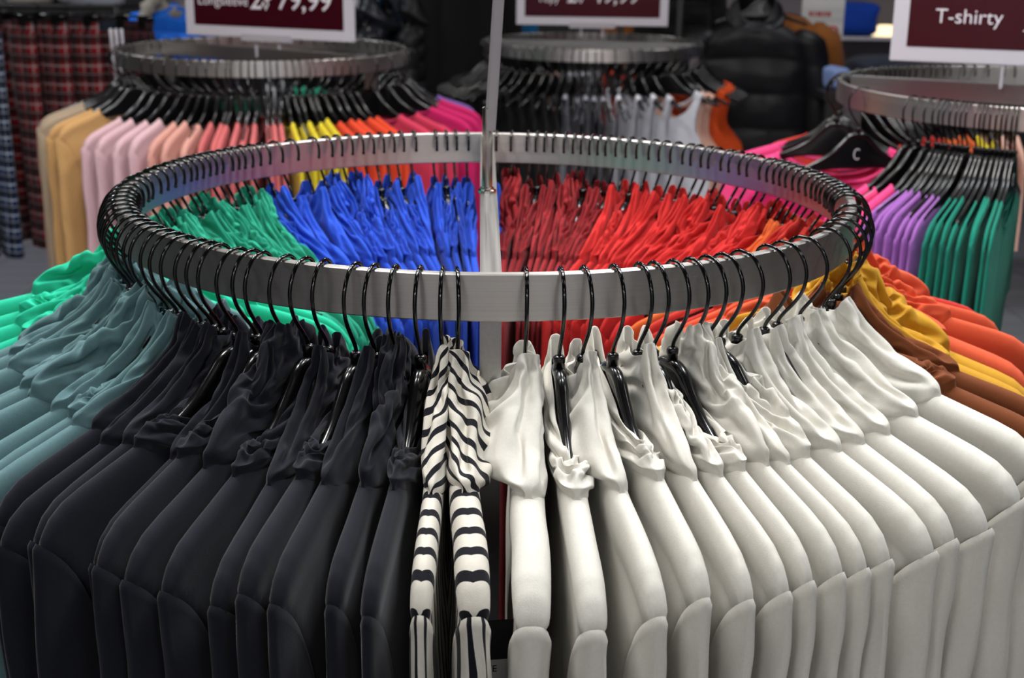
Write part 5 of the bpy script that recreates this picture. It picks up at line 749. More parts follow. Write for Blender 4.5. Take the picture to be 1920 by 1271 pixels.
NETS['g'] = (44, 20, [
352,-18,-18,-25,-28,-19,-19,-20,-19,-17,-16,-12,-19,-14,-10,-16,-12,-15,-5,6,-2,1,4,6,3,-1,1,1,0,-1,-2,3,7,0,-1,2,-2,-5,-11,-3,-7,2,-6,5,5,8,4,1,2,2,1,-11,-3,-2,-5,6,5,7,1,
-16,-12,0,-3,-6,-1,-7,-3,1,4,4,5,6,2,3,-1,-7,5,5,8,7,-20,-3,2,0,1,2,-2,11,6,-9,-6,0,0,3,7,1,-8,-1,2,2,-30,2,-2,11,4,-6,-2,-9,13,11,0,-5,-1,-2,2,8,0,-3,-3,1,-29,0,1,-6,12,8,5,
-8,-16,13,4,6,-1,3,1,-6,4,-1,1,2,-37,3,2,2,-7,-2,19,15,-1,-12,0,3,5,-7,3,3,-4,15,-9,-1,-40,3,1,-2,3,5,-1,4,3,7,4,-5,4,8,-12,1,16,-11,6,-3,-48,2,3,3,1,5,2,2,4,-2,8,3,-6,5,13,0,
-11,-1,3,2,-54,3,11,3,-1,7,-5,2,1,6,4,4,5,-8,-1,7,8,-4,-3,2,-73,8,6,14,5,-11,-9,5,13,6,2,0,5,4,9,-2,-7,18,-2,1,-73,3,7,3,3,31,18,-15,-15,-1,-1,5,3,8,3,11,-10,-4,17,-8,-52,-1,
7,5,12,-14,6,3,3,-1,-1,0,8,10,-2,-8,23,-14,1,20,-46,3,-1,4,3,2,-1,13,2,11,-13,14,-14,0,1,0,4,21,-7,-1,-43,4,3,-2,0,6,4,6,8,-9,19,-19,7,4,-5,2,7,-3,13,-15,-39,4,-2,2,3,2,1,3,0,
0,4,16,3,-16,8,17,-24,12,-10,18,-29,0,2,-2,-1,1,-2,0,1,4,4,6,-7,12,4,-7,7,-10,17,-6,-25,-1,4,0,-3,1,0,2,5,4,-2,-4,16,-6,-2,-2,17,-8,-11,16,-20,4,-7,-2,0,-2,2,0,4,0,0,4,-3,5,7,
3,3,14,-2,-26,-16,3,5,9,5,-6,-4,-3,-3,-3,-1,0,4,8,-3,0,-6,0,12,8,-9,1,-1,4,5,10,5,2,5,3,0,-3,-4,-5,-3,-4,-6,-2,-9,10,-3,0,0,-4,1,2,1,1,-8,6,8,6,2,2,2,3,0,2,-2,-20,3,0,0,-3,-8,
-1,-2,2,2,-4,-3,4,6,3,2,3,2,-3,-1,-2,9,0,4,-5,-3,-2,-1,-4,4,-1,-1,-5,-4,-1,-1,1,-2,0,4,9,17,-4,0,3,1,-3,-1,-1,1,2,0,-3,-8,-2,-2,-2,0,1,-2,6,21,-2,-2,1,1,-2,-1,0,-4,-2,-2,3,0,
-2,2,-2,-3,-1,-2,3,24,-3,-1,-1,-1,-4,3,0,-6,1,-2,0,6,-3,-5,5,5,-4,-4,2,29,0,-3,-4,1,3,-9,-2,7,-6,1,-9,-1,10,0,-9,-9,9,5,-9,40,-1,-3,-3,-6,-4,5,-10,-4,6,0,5,-16,-11,6,8,-4,-11,
7,-1,41,-3,-4,-2,-1,2,-10,3,0,-9,-10,-3,11,-6,-6,-8,18,-3,-15,-3,43,-3,-2,0,-2,-5,1,-4,-7,-1,0,-5,3,2,-5,-2,-13,15,1,-6,53,-3,-3,-3,-1,-3,-1,0,-3,-4,0,-1,-7,1,-9,-1,-1,-9,6,
-2,72,-5,-3,-3,-6,-2,-6,-2,-1,-1,-2,-3,-6,-6,2,-10,0,-3,-7,6,75,-4,-5,-8,-2,-2,-2,0,-5,-8,-6,-2,4,-8,-4,3,-7,-5,-3,-1,50,-1,2,0,-5,-5,-2,-4,0,-2,-3,0,-9,-1,-2,2,-1,-4,-4,1,50,
-3,-5,0,1,-2,-6,-5,-4,0,-5,2,2,-3,-8,4,-2,-6,2,-3,42,-2,-3,-4,-7,6,4,-7,0,-6,-3,-14,-5,2,5,-12,15,-2,-5,-3,36,-4,-4,-2,-1,-11,-4,3,-6,1,2,5,0,-2,0,-4,-17,23,-6,-3,30,-2,-1,-4,
-2,-1,0,-1,-1,-2,-2,-5,2,-4,-5,3,4,-10,4,0,29,-3,-3,-2,-2,-2,4,-5,-1,-4,3,-1,3,-1,-1,2,-5,-15,15,-9,21,0,1,-2,1,-2,-5,4,-2,-3,2,-3,-5,3,3,-1,0,0,-14,13,14,1,-2,-1,-4,-1,-1,1,
2,5,-8,-3,-4,1,0,0,2,5,1,-5,7,1,-7,-4,-2,0,-4,-1,4,7,0,-3,-9,1,0,-3,0,4,12,-2,-4,5,5,2,3,4,0,0,-3,-1,1,6,-3,-2,-7,4,-1,-4,-4,-3,16,1,-4,-14,-8,-4,4,4,8,4,1,-12,-2,0,-2,-1,4,
13,8,-4,10,1,-3,13,5,3,-3,0,-4,-1,-4,2,1,-1,0,-1,0,-11,-15,16,7,2,2,-4,-5,-5,3,-4,-1,7,13,5,3,-1,-1,-15,-3,3,9,-5,3,6,11,8,5,-8,-9,10,7,-16,-18,-1,3,7,11,-2,-14,-5,3,1,3,7,
-10,16,9,10,-5,-7,11,7,-4,-18,-7,-7,-3,16,-6,-7,-4,0,3,4,5,-24,14,16,19,-10,-10,13,6,-5,-16,5,-2,-5,3,-14,-1,5,0,1,-20,20,-12,2,-19,2,-2,4,24,28,-5,-22,-10,5,13,13,-10,-7,5,
-3,6,-21,0,-5,29,6,-26,-12,1,13,30,-1,-8,-24,-10,6,31,-2,-6,4,16,-3,-17,2,0,13,15,-26,-21,3,16,20,3,5,-7,-21,-16,17,1,-1,-21,-1,17,5,1,-2,9,1,-14,-18,2,21,6,8,5,1,-20,-17,-3,
0,-9,30,3,-7,-6,-6,-19,3,8,4,-18,4,-6,9,14,8,11,-17,1,0,17,-8,-40,-14,0,12,17,-5,12,16,2,-25,-2,-9,10,18,-11,12,-2,-1,8,4,16,-24,-18,0,16,12,-12,3,-9,-14,4,19,-29,20,12,-4,1,
0,13,-19,5,3,-1,3,1,17,-13,-31,17,-10,7,8,-9,-17,14,3,-2,-2,2,-12,-3,19,9,-10,0,10,14,-16,-29,27,-14,2,24,-32,-9,15,-7,5,1,6,9,1,6,0,-6,-6,0,7,-5,-26,29,-39,24,17,-20,-15,-4,
-2,-3,22,5,10,-5,-5,-17,-20,-8,-5,23,15,-30,26,-5,3,14,-17,0,-10,-7,-5,8,-1,1,-15,-8,1,4,7,-9,8,38,-5,-25,4,9,19,-2,-7,4,-5,-11,-3,-4,6,9,4,8,10,2,-1,-23,-12,10,4,-2,15,-4,-4,
-12,-3,-3,-4,-2,1,-1,-2,-2,7,-4,3,5,21,4,-3,-3,-5,-6,-2,-5,-3,-4,0,6,4,5,8,5,-7,2,-1,-9,-11,-1,2,8,3,-10,-1,2,5,4,-4,-9,1,1,-7,-1,6,13,4,12,-8,-2,-4,-4,-9,-9,-2,-3,-8,8,-1,8,
-6,-4,8,3,-4,-6,-2,3,6,-3,4,-3,-1,-4,-2,7,-4,-12,2,-6,-1,2,0,-1,4,12,-1,-2,7,4,0,-1,-9,-4,-1,-4,16,-9,-2,2,3,-1,-1,-2,-4,-11,1,0,-2,1,2,3,5,-5,0,1,3,10,-6,-6,-1,11,2,1,-5,-6,
-3,2,-2,1,2,-1,1,-3,-2,-2,-4,17,11,-1,-15,-16,-1,2,5,1,2,20,-8,-6,0,-1,0,-4,1,-2,-10,-10,16,13,16,-10,8,-2,1,5,-10,-13,16,4,-2,-6,-12,-1,0,12,4,-22,-16,10,-16,15,-1,13,-3,-15,
15,-7,0,9,-1,7,6,0,-4,-7,12,17,-18,-16,35,-18,-16,-12,4,6,1,0,0,4,12,-16,2,-8,5,-1,-13,14,20,-15,2,16,-11,-3,15,-11,-9,1,-9,-7,9,18,-14,-1,-1,2,0,-1,3,-3,-21,19,22,-1,-16,16,
-18,14,-15,-3,-15,17,16,-2,-2,2,2,-2,0,1,0,1,-18,2,16,3,19,-17,15,-23,-4,-13,23,-1,2,1,-2,0,-1,1,1,2,8,-15,-16,17,3,-1,1,0,3,12,-13,-1,-2,2,3,-4,4,-1,0,0,6,12,-19,-19,16,-16,
2,17,-1,-12,15,1,1,1,3,1,-8,0,-1,-17,12,-6,10,1,-15,36,-16,0,-2,-1,-11,0,1,-4,-7,-10,4,16,0,-3,-11,12,23,3,0,-11,8,-14,-5,16,-2,2,2,5,6,-4,6,6,4,1,-5,-9,-25,17,1,-5,7,8,-14,
-4,3,4,-1,-3,-4,12,-10,-3,12,-1,2,-2,6,-29,-1,-1,0,26,0,-17,9,6,1,-6,4,-4,0,-2,-15,-1,-1,8,2,8,0,2,-3,-15,29,-10,-15,3,3,-3,-4,1,-1,0,1,2,2,-5,2,11,-2,-8,1,-2,-5,17,-14,3,2,
10,4,0,0,0,-4,-9,2,7,2,-5,1,3,2,-1,-18,1,4,6,0,-4,-4,0,3,1,2,10,5,-3,-6,-6,-3,1,0,1,12,-4,-5,-392,9,-4,4,9,7,9,9,9,11,15,14,11,13,18,11,12,15,20,25,-1,-1,19,6,1,0,-2,2,0,-3,
-3,2,1,-5,1,1,-3,-9,-7,0,-5,-2,-8,8,-4,7,5,3,6,5,0,-6,-3,-3,-17,6,10,10,-1,-16,-8,-3,-3,-11,-1,-6,3,-2,-1,-2,0,7,7,11,1,-8,0,6,6,7,-11,-3,5,7,1,-20,-12,6,2,-9,-2,1,3,4,18,1,
-6,0,3,3,-13,-3,-1,-5,6,15,-6,-9,-4,16,-2,-19,0,0,2,16,-1,-2,-3,-2,-15,-1,-2,6,-20,4,16,-6,0,-3,10,6,-16,3,2,-1,12,-5,-2,-3,-16,-1,9,-14,25,-10,5,16,2,-19,-20,17,3,-12,-3,2,1,
17,-9,0,-16,1,1,24,2,-9,-9,1,-11,23,0,-24,20,3,-8,-11,-1,1,2,0,-16,1,8,-3,4,24,-24,-6,12,-12,20,-3,-17,13,8,1,-7,-19,13,-10,-15,1,-1,2,-6,-10,16,4,1,-2,-9,23,2,-17,3,10,8,-14,
-17,16,-10,1,-12,-15,0,9,10,-5,-4,1,5,-1,11,2,-6,3,8,24,-23,-18,10,-1,13,8,-13,6,3,-9,4,-10,4,-14,-3,15,-8,-5,-6,11,16,-16,15,-1,-3,-3,12,-13,4,-14,-15,20,3,2,3,-9,5,-2,-6,
-12,23,16,16,-1,-10,7,1,1,-1,10,-4,-8,-11,14,1,-14,5,-1,-5,6,1,5,16,-1,0,-8,-1,13,-5,7,1,-18,10,-8,-5,16,-9,3,3,-11,-8,11,16,1,-7,0,-2,-1,-17,-6,11,25,0,6,-2,-20,11,-12,7,4,
-9,-12,15,1,1,-6,-6,-8,13,10,6,-2,-12,-15,11,19,-20,10,-3,3,0,-2,13,3,2,1,3,0,1,-7,-12,-4,3,11,-9,5,13,-4,-19,-1,15,4,11,3,-1,7,2,1,0,5,5,-1,3,1,-3,-3,-2,-27,9,-8,-1,9,8,3,-6,
-8,-7,5,6,9,4,1,-1,3,-5,-10,3,15,-2,-3,-6,-6,5,2,1,0,-5,-13,-5,-6,-4,3,1,-3,8,1,-5,10,7,6,2,0,1,1,15,1,4,-1,-8,1,4,-14,-7,-8,-6,4,5,-2,-1,-1,8,5,-1,0,-10,12,5,6,5,-5,-3,10,1,
-7,-6,-4,-4,-3,-2,0,-2,7,-2,0,-4,-6,6,-3,3,5,1,1,1,11,4,-1,-2,-2,-2,-1,-3,-7,-3,0,2,-1,-8,3,-2,-3,4,0,2,3,3,2,0,0,1,-1,-4,-2,-4,1,1,-5,11,-9,-1,1,-5,0,3,-5,2,1,5,0,-1,-3,2,-1,
-6,1,4,1,-10,25,-7,-11,7,1,0,4,-9,-3,-7,3,3,2,-5,-1,-6,1,2,4,4,-20,11,14,-13,-4,-4,5,8,-12,3,1,2,3,0,-4,-6,0,5,0,-6,10,-4,3,11,-8,-7,0,7,18,-5,-20,-7,-4,4,3,-7,2,-3,1,7,-6,8,
-9,-4,11,7,-5,-5,1,5,13,-19,-1,-6,1,-7,1,0,2,-1,7,-6,0,2,-1,5,-2,-9,-4,4,4,18,-18,12,-12,-6,1,0,-2,3,0,-1,5,-4,4,1,0,3,-12,-4,-2,2,16,-8,9,-4,1,0,1,0,0,1,-2,-1,0,0,-2,-3,9,4,
5,-10,0,4,-3,4,-1,0,0,1,0,2,3,-6,0,-2,5,-5,-2,3,2,-1,-2,-2,5,6,-1,0,-1,-1,1,-4,-1,5,-1,3,-4,10,-7,-11,0,13,-1,1,-6,7,-1,-2,0,1,1,-1,-4,10,-6,-3,7,-1,5,-6,-9,1,2,3,4,7,-2,1,-1,
0,0,8,-1,-9,0,-5,-12,2,3,9,4,-2,1,-13,1,6,0,-5,-2,-4,-14,-3,8,3,6,2,10,-8,3,2,0,1,0,2,-1,6,-1,0,0,-3,6,-2,-8,2,2,0,0,4,-6,-1,3,2,9,2,-5,6,-1,2,-2,3,3,-3,-2,-6,-4,4,1,10,-1,-3,
-2,-3,-7,12,6,4,-1,10,2,-3,-4,3,2,-2,-1,3,-3,-8,5,3,-1,0,-3,-8,9,3,0,-2,-2,-8,1,1,7,7,1,-7,-6,-5,4,1,4,2,7,0,-4,2,0,-21,-2,4,0,1,0,5,9,1,-10,-1,-2,2,0,1,8,6,-2,
])
NETS['h'] = (44, 20, [
356,-19,-14,-23,-23,-19,-20,-19,-21,-23,-17,-17,-17,-18,-14,-12,-16,-9,-4,7,-2,1,-2,-1,2,0,1,1,4,6,2,0,-2,5,1,-1,5,-12,-9,1,-11,2,-2,2,3,1,1,0,-1,3,0,0,3,-2,-1,-1,3,11,3,-15,
-15,-2,-5,2,5,1,-1,0,0,-1,2,2,0,-3,2,2,3,1,5,0,-20,1,5,0,0,1,4,1,4,0,-5,-1,-2,4,-2,1,-4,4,-4,-1,-23,1,4,5,-5,0,2,1,-1,2,5,4,6,-3,-1,-5,-1,2,4,-3,-32,2,2,2,4,2,0,5,3,-2,2,-3,1,
3,1,8,1,-1,-1,-2,-39,0,0,5,5,4,3,0,2,8,4,3,-5,-1,6,-6,1,-4,6,7,-41,4,1,0,3,4,2,3,2,2,1,1,3,11,-3,2,3,1,-10,2,-43,1,2,1,2,2,2,1,3,1,1,6,5,-3,6,0,0,1,8,-5,-54,4,5,2,0,1,3,3,3,3,
3,0,5,3,1,3,2,1,-2,9,-77,7,5,8,5,4,5,3,1,1,4,6,-1,3,3,6,0,2,3,-1,-73,2,4,2,5,3,-1,4,5,4,5,5,6,-3,7,-2,12,1,7,-1,-54,4,5,1,0,4,5,-1,3,4,2,3,1,10,-9,13,-11,10,-2,6,-42,0,-1,4,2,
-1,4,6,1,2,-1,-2,14,-5,10,-4,11,-10,8,-2,-43,1,2,3,4,4,1,3,2,-2,-2,5,-1,13,-10,13,-8,13,-8,8,-36,3,0,-1,3,0,4,2,4,0,5,3,-2,1,15,-15,10,-12,13,-3,-32,2,2,3,0,4,-1,-1,3,8,4,-2,
-1,0,1,9,-13,15,-9,6,-25,1,1,2,2,0,2,2,-3,0,-1,3,3,-1,-1,5,5,-5,10,-4,-23,2,2,2,0,-1,3,4,4,-1,0,-4,-1,1,1,-3,5,1,-3,9,-15,0,0,6,3,-6,-2,0,1,4,3,2,3,6,-4,-2,0,-1,-6,-2,-7,0,0,
-5,4,11,-5,-2,-3,0,2,1,2,4,10,2,2,-3,-5,-9,-2,0,0,0,-2,-1,9,1,1,-4,-4,1,-5,-4,-4,5,7,7,4,-10,2,0,4,4,2,2,-2,1,0,1,1,-1,3,-26,-3,-3,-3,1,8,9,7,0,-3,-6,0,-1,-1,1,1,1,-2,1,-3,23,
-18,0,-2,-3,-6,12,13,1,0,2,1,-5,-15,-7,1,-1,1,-1,1,0,24,-1,-2,-2,-2,-4,20,0,4,-2,-3,8,13,-11,-7,-2,-1,-4,-6,-5,4,-1,-4,4,-2,-1,27,0,-3,0,-1,-1,5,11,-12,-8,1,1,1,-5,-11,2,8,-7,
2,-11,35,-7,6,-10,-1,1,-4,8,10,-15,-11,4,-2,3,-6,-3,-9,12,1,-3,34,-2,-10,14,-13,-5,-5,-11,-1,23,1,-20,-5,2,18,-8,-1,-9,4,8,42,-6,-2,-2,1,-2,2,-1,-10,-14,-3,15,3,-12,-8,16,-10,
-1,1,-3,47,0,-1,-9,0,-17,-1,5,8,-5,-6,0,1,3,-16,-10,18,-13,-6,1,54,5,-14,-9,0,2,-8,-3,6,3,-6,-14,7,0,0,-11,-1,5,-8,-1,73,-8,5,-3,-9,-1,-10,-7,-8,2,6,-3,-8,-4,7,-6,-12,1,3,-4,
74,-5,-9,-8,4,-6,-9,-13,-7,12,2,-3,-16,10,-16,12,5,-24,11,0,49,-7,4,-7,-11,4,6,-2,-7,-11,9,-1,-7,-11,13,-20,10,11,-24,13,46,1,-8,0,-6,5,-2,-1,1,-14,-5,-2,11,-1,-15,9,-19,8,5,
-25,45,-4,-2,-2,-2,-13,7,-1,-5,-1,-10,11,-10,6,2,-4,-2,2,-8,7,40,0,-3,-1,-3,-5,-8,2,-2,-1,-2,-12,17,-18,14,-10,6,-16,13,0,29,-2,-3,2,3,-3,-4,-3,-2,-4,-3,21,-17,13,-23,21,-18,
9,-14,-4,26,-2,-2,-1,3,-2,-4,-2,3,6,-1,-21,13,-17,17,-25,16,5,-9,4,21,1,2,2,-4,4,3,0,-1,-3,-1,0,-17,10,-18,12,-14,-7,28,-17,14,1,-2,-7,-3,3,2,5,1,0,-3,-5,3,-8,6,-1,4,-5,-4,6,
9,-1,2,-3,-5,-7,-6,-7,-4,-2,4,0,-2,1,4,8,7,10,-8,2,3,-5,-2,-3,-1,-1,0,3,1,1,2,0,0,4,4,5,-6,-3,0,0,14,3,5,-2,4,-6,1,-1,1,2,-5,-2,4,-10,-3,-3,7,6,-3,0,6,2,1,5,-2,5,0,0,-2,0,4,
-1,0,0,1,-2,-1,-5,-13,8,5,3,-18,-4,13,3,-1,-4,0,0,4,3,-3,4,-2,-1,-3,2,12,-2,5,-3,17,-16,-20,0,-2,-2,1,-1,8,9,-3,8,0,1,-1,-2,3,-1,4,2,1,16,-5,-3,7,-4,-14,-7,-14,-3,12,-6,-1,12,
3,2,2,-4,3,1,-5,2,14,0,-4,7,6,-10,2,-10,-11,1,-2,-14,1,2,18,2,3,-2,-7,-5,-5,3,-4,4,26,13,-3,2,-6,-13,14,-14,0,-4,-18,17,1,0,2,4,0,1,4,-16,-19,2,2,5,25,11,-11,10,-1,1,-19,-18,
1,-1,1,4,2,-2,1,11,-1,-1,-16,-9,-11,18,3,3,2,-1,16,-22,-3,4,-2,-5,-5,-1,-4,1,3,12,14,-11,-11,-12,17,-13,-1,2,17,13,-1,0,3,1,4,0,-2,1,-6,-12,15,16,-12,-10,-2,25,-19,-5,2,2,-4,
-2,-1,0,-1,-1,5,-1,5,1,-11,12,16,-15,-15,13,18,-17,-23,18,-3,2,5,2,-1,-3,-3,0,-4,1,-3,-10,20,20,-22,-20,19,15,-16,-16,1,1,-5,-4,3,3,2,3,6,2,4,-13,-23,22,18,-23,-18,19,17,-19,
-4,-1,4,5,7,2,-1,-1,-3,-5,-3,13,-3,-32,19,20,-23,-11,14,18,-2,-1,2,3,-11,6,0,-2,-3,2,-2,-5,5,11,-26,17,24,-23,-13,18,-4,1,5,-3,0,-7,-2,-3,-4,-3,2,8,3,3,-3,-13,18,19,-19,-15,
-5,-1,10,-10,-2,0,1,1,6,3,1,7,-1,-5,8,0,-21,7,17,-19,-1,-1,-3,7,8,-2,0,4,3,0,-1,-10,-1,-2,-1,-1,-3,-1,4,15,-2,-1,-10,1,1,9,1,0,-3,3,0,-2,-8,-1,-2,2,1,5,2,0,-5,-1,3,1,-6,-8,-1,
-2,0,1,-1,5,5,-4,8,1,5,-10,-2,6,-9,-2,-4,-1,2,-1,2,0,-1,-5,2,-2,5,14,-15,0,-3,2,2,2,-10,-1,3,5,0,8,-4,2,1,0,0,-1,-4,-14,29,-7,-4,-2,-5,-7,-5,-4,-7,0,0,-5,-1,-2,-2,-1,-1,2,3,
16,-16,3,6,1,2,6,-5,-5,-6,-4,11,-11,-14,-4,4,2,1,2,3,0,10,11,2,0,0,-5,-5,-3,-4,-11,-8,20,15,-18,-4,18,0,-10,-4,-6,4,4,1,4,4,1,-2,-7,-5,-2,-11,1,11,16,-21,-18,16,19,7,-8,-17,4,
15,16,1,-17,-1,-6,12,-15,-6,-13,3,16,15,-23,-16,5,11,24,4,-29,-3,5,15,21,-4,1,-18,38,-8,-11,-21,-12,1,24,2,-17,0,3,20,13,-9,-19,-1,13,-3,1,-1,10,4,3,-4,-10,16,10,-3,-15,-14,
-13,1,19,10,-16,-14,2,-1,-6,2,-10,30,-5,7,-2,-17,-1,19,-4,-10,-2,-17,2,11,27,-26,-20,-8,6,-1,11,-21,24,5,4,-6,-10,-7,28,-13,-12,3,-18,-3,19,22,-14,3,-3,0,5,21,0,-12,17,17,-10,
-13,-29,30,1,-27,0,-9,-11,22,16,-1,4,-5,-18,10,-3,8,-21,-6,26,-3,-3,-19,26,29,-18,-6,-4,-15,17,-3,0,2,-15,-12,7,12,1,-10,-17,22,10,-8,-8,20,20,-7,-11,13,-10,2,0,2,5,-25,9,-9,
1,2,-8,0,4,17,1,-13,21,11,-2,-5,-13,-1,2,2,-1,-3,-26,13,1,-2,5,-13,33,12,-11,-2,-2,4,-20,-12,26,2,-4,5,-9,2,-2,-17,3,16,14,5,-14,13,12,-21,-15,13,18,-15,-15,4,4,3,2,3,-4,2,9,
3,2,3,-19,-17,12,17,-18,-22,13,21,3,0,11,5,3,2,10,6,1,-2,-5,-6,9,-20,-17,13,13,-9,-17,-7,9,6,2,-1,3,8,-2,-2,0,-1,-2,-3,5,19,-11,-17,8,2,-1,-9,-16,7,3,10,6,5,3,2,2,-2,-2,3,0,
-4,1,-8,-32,5,10,-2,-1,9,2,3,4,2,1,0,-10,-7,-8,-6,-5,-3,3,6,25,-2,-3,-1,-4,-392,9,12,10,10,7,9,8,8,6,7,9,12,11,11,15,13,16,27,17,-1,-1,4,0,-2,-3,-2,4,4,5,2,2,-1,3,4,-1,-3,-13,
-9,7,-5,1,-12,5,4,4,-2,2,-8,2,5,2,4,-2,-2,-2,6,10,-5,-8,-8,1,0,-2,-5,1,2,-1,5,-3,-3,2,0,3,2,-3,-1,5,2,0,-11,1,9,-9,3,3,5,-1,4,0,-8,-5,-3,0,1,4,0,-2,5,-1,-13,1,3,9,-2,-3,2,-3,
-5,7,7,7,7,-8,-5,-5,-2,-2,-6,0,-15,2,1,0,8,3,-3,5,2,-13,3,-3,0,2,-2,10,1,1,-6,-3,-16,2,-3,3,0,3,5,0,-3,12,4,-5,-10,-2,8,-10,4,-2,9,-4,-16,1,1,1,0,-1,0,-1,8,1,1,4,-7,9,-5,3,-4,
2,-8,10,-16,2,2,0,1,3,-1,3,2,-3,-10,5,13,-9,1,-1,3,1,7,-11,-15,2,1,3,1,-2,2,0,0,2,5,-9,3,8,-8,2,0,3,-4,5,-10,1,0,-1,1,3,-1,1,-1,1,1,6,-4,-1,2,3,-6,-2,4,1,10,-1,-1,-1,-1,0,1,0,
-1,-2,2,1,3,-11,8,-8,7,-9,-1,3,15,-2,-1,0,-2,-2,0,0,1,0,-3,-1,-7,9,-8,7,-4,6,-8,-2,16,-2,-1,-2,1,1,-2,-3,-2,-1,1,-2,2,-4,7,-7,0,5,5,-7,16,-1,-1,0,-3,-1,-2,-1,0,0,-1,1,-2,0,-3,
5,-7,-2,6,4,16,-2,0,-1,-1,-2,-2,-2,-2,-1,-1,-4,0,5,-1,4,5,-9,-4,8,15,-2,-1,-2,-2,-3,-1,1,-3,-1,-2,2,3,-2,2,-3,7,5,-8,-5,13,-1,-4,-1,0,-1,0,-1,3,-1,-1,-3,1,1,1,-3,1,2,6,-3,11,
-1,-1,1,-1,1,0,-2,-3,-1,0,4,0,5,0,0,-7,-2,2,1,8,-1,-2,-4,0,11,0,1,0,-1,3,-1,-19,-11,7,5,5,1,3,1,5,-1,9,1,0,-16,3,-1,0,2,-2,2,11,-16,-8,0,0,7,4,1,1,1,-1,-3,-6,3,-8,4,-4,1,3,2,
13,11,-9,-1,-5,-8,-4,11,-1,0,-17,-2,1,-1,2,-2,4,-2,2,0,-3,24,11,-1,0,-1,-4,-11,-2,-2,10,6,4,5,-2,-12,-4,1,-4,-3,-3,-10,11,-2,0,5,1,-4,-3,-4,6,-2,-18,1,8,15,5,-2,3,1,0,-9,-18,
-3,5,2,5,1,-4,-4,-8,10,14,-26,1,-10,2,-8,0,3,6,13,-5,3,3,1,-2,1,-6,-3,-1,-8,9,4,-18,10,-9,16,-19,-4,1,2,22,-1,-4,-4,1,-4,-6,-2,3,-13,-4,14,7,-15,11,-13,22,-9,-8,-9,3,20,7,-12,
-11,12,-6,-2,-6,16,-24,-9,0,17,1,8,0,13,3,0,-27,0,4,27,-2,-20,-7,0,-8,-1,26,-9,-3,-9,2,1,5,-6,5,11,5,-21,-6,-5,16,0,-7,1,-1,6,9,22,-13,-4,-1,1,-14,-3,-2,-3,22,1,-17,-4,-18,17,
-6,0,-3,-6,-2,12,28,-7,-19,3,5,9,-18,-2,-1,18,-3,-17,17,-14,-4,0,1,-6,2,-4,-17,18,14,-3,3,-16,14,1,-9,2,24,-25,-13,14,4,0,-1,16,-10,-3,9,-10,4,-7,-2,-4,0,-4,5,-1,4,25,-23,-19,
6,0,2,-3,6,0,10,-19,-15,12,-4,18,-4,7,-16,-11,-3,23,11,-9,7,-1,6,0,-4,0,0,14,-16,-15,5,-1,12,-1,13,-24,-6,-1,24,12,7,0,4,-2,-15,2,3,4,8,4,2,-9,-9,5,1,-3,2,2,-2,4,6,2,1,-12,10,
-7,-7,10,18,-4,-2,9,-23,-6,6,18,-8,-8,2,10,6,2,3,1,3,0,-2,-3,-3,-5,-7,9,27,-24,-16,22,1,-6,-7,-4,6,3,1,1,3,-8,-6,-3,0,13,6,-5,6,12,-12,-16,5,11,0,-4,4,4,3,3,1,7,4,2,2,1,0,-6,
-20,12,12,-14,-5,-12,8,3,3,4,-7,-1,-4,2,2,8,4,-2,-6,-3,9,-8,6,15,-2,-6,-5,1,2,2,-5,-5,-3,-4,-3,-8,-1,5,4,4,2,-2,-1,1,-1,14,2,2,
])
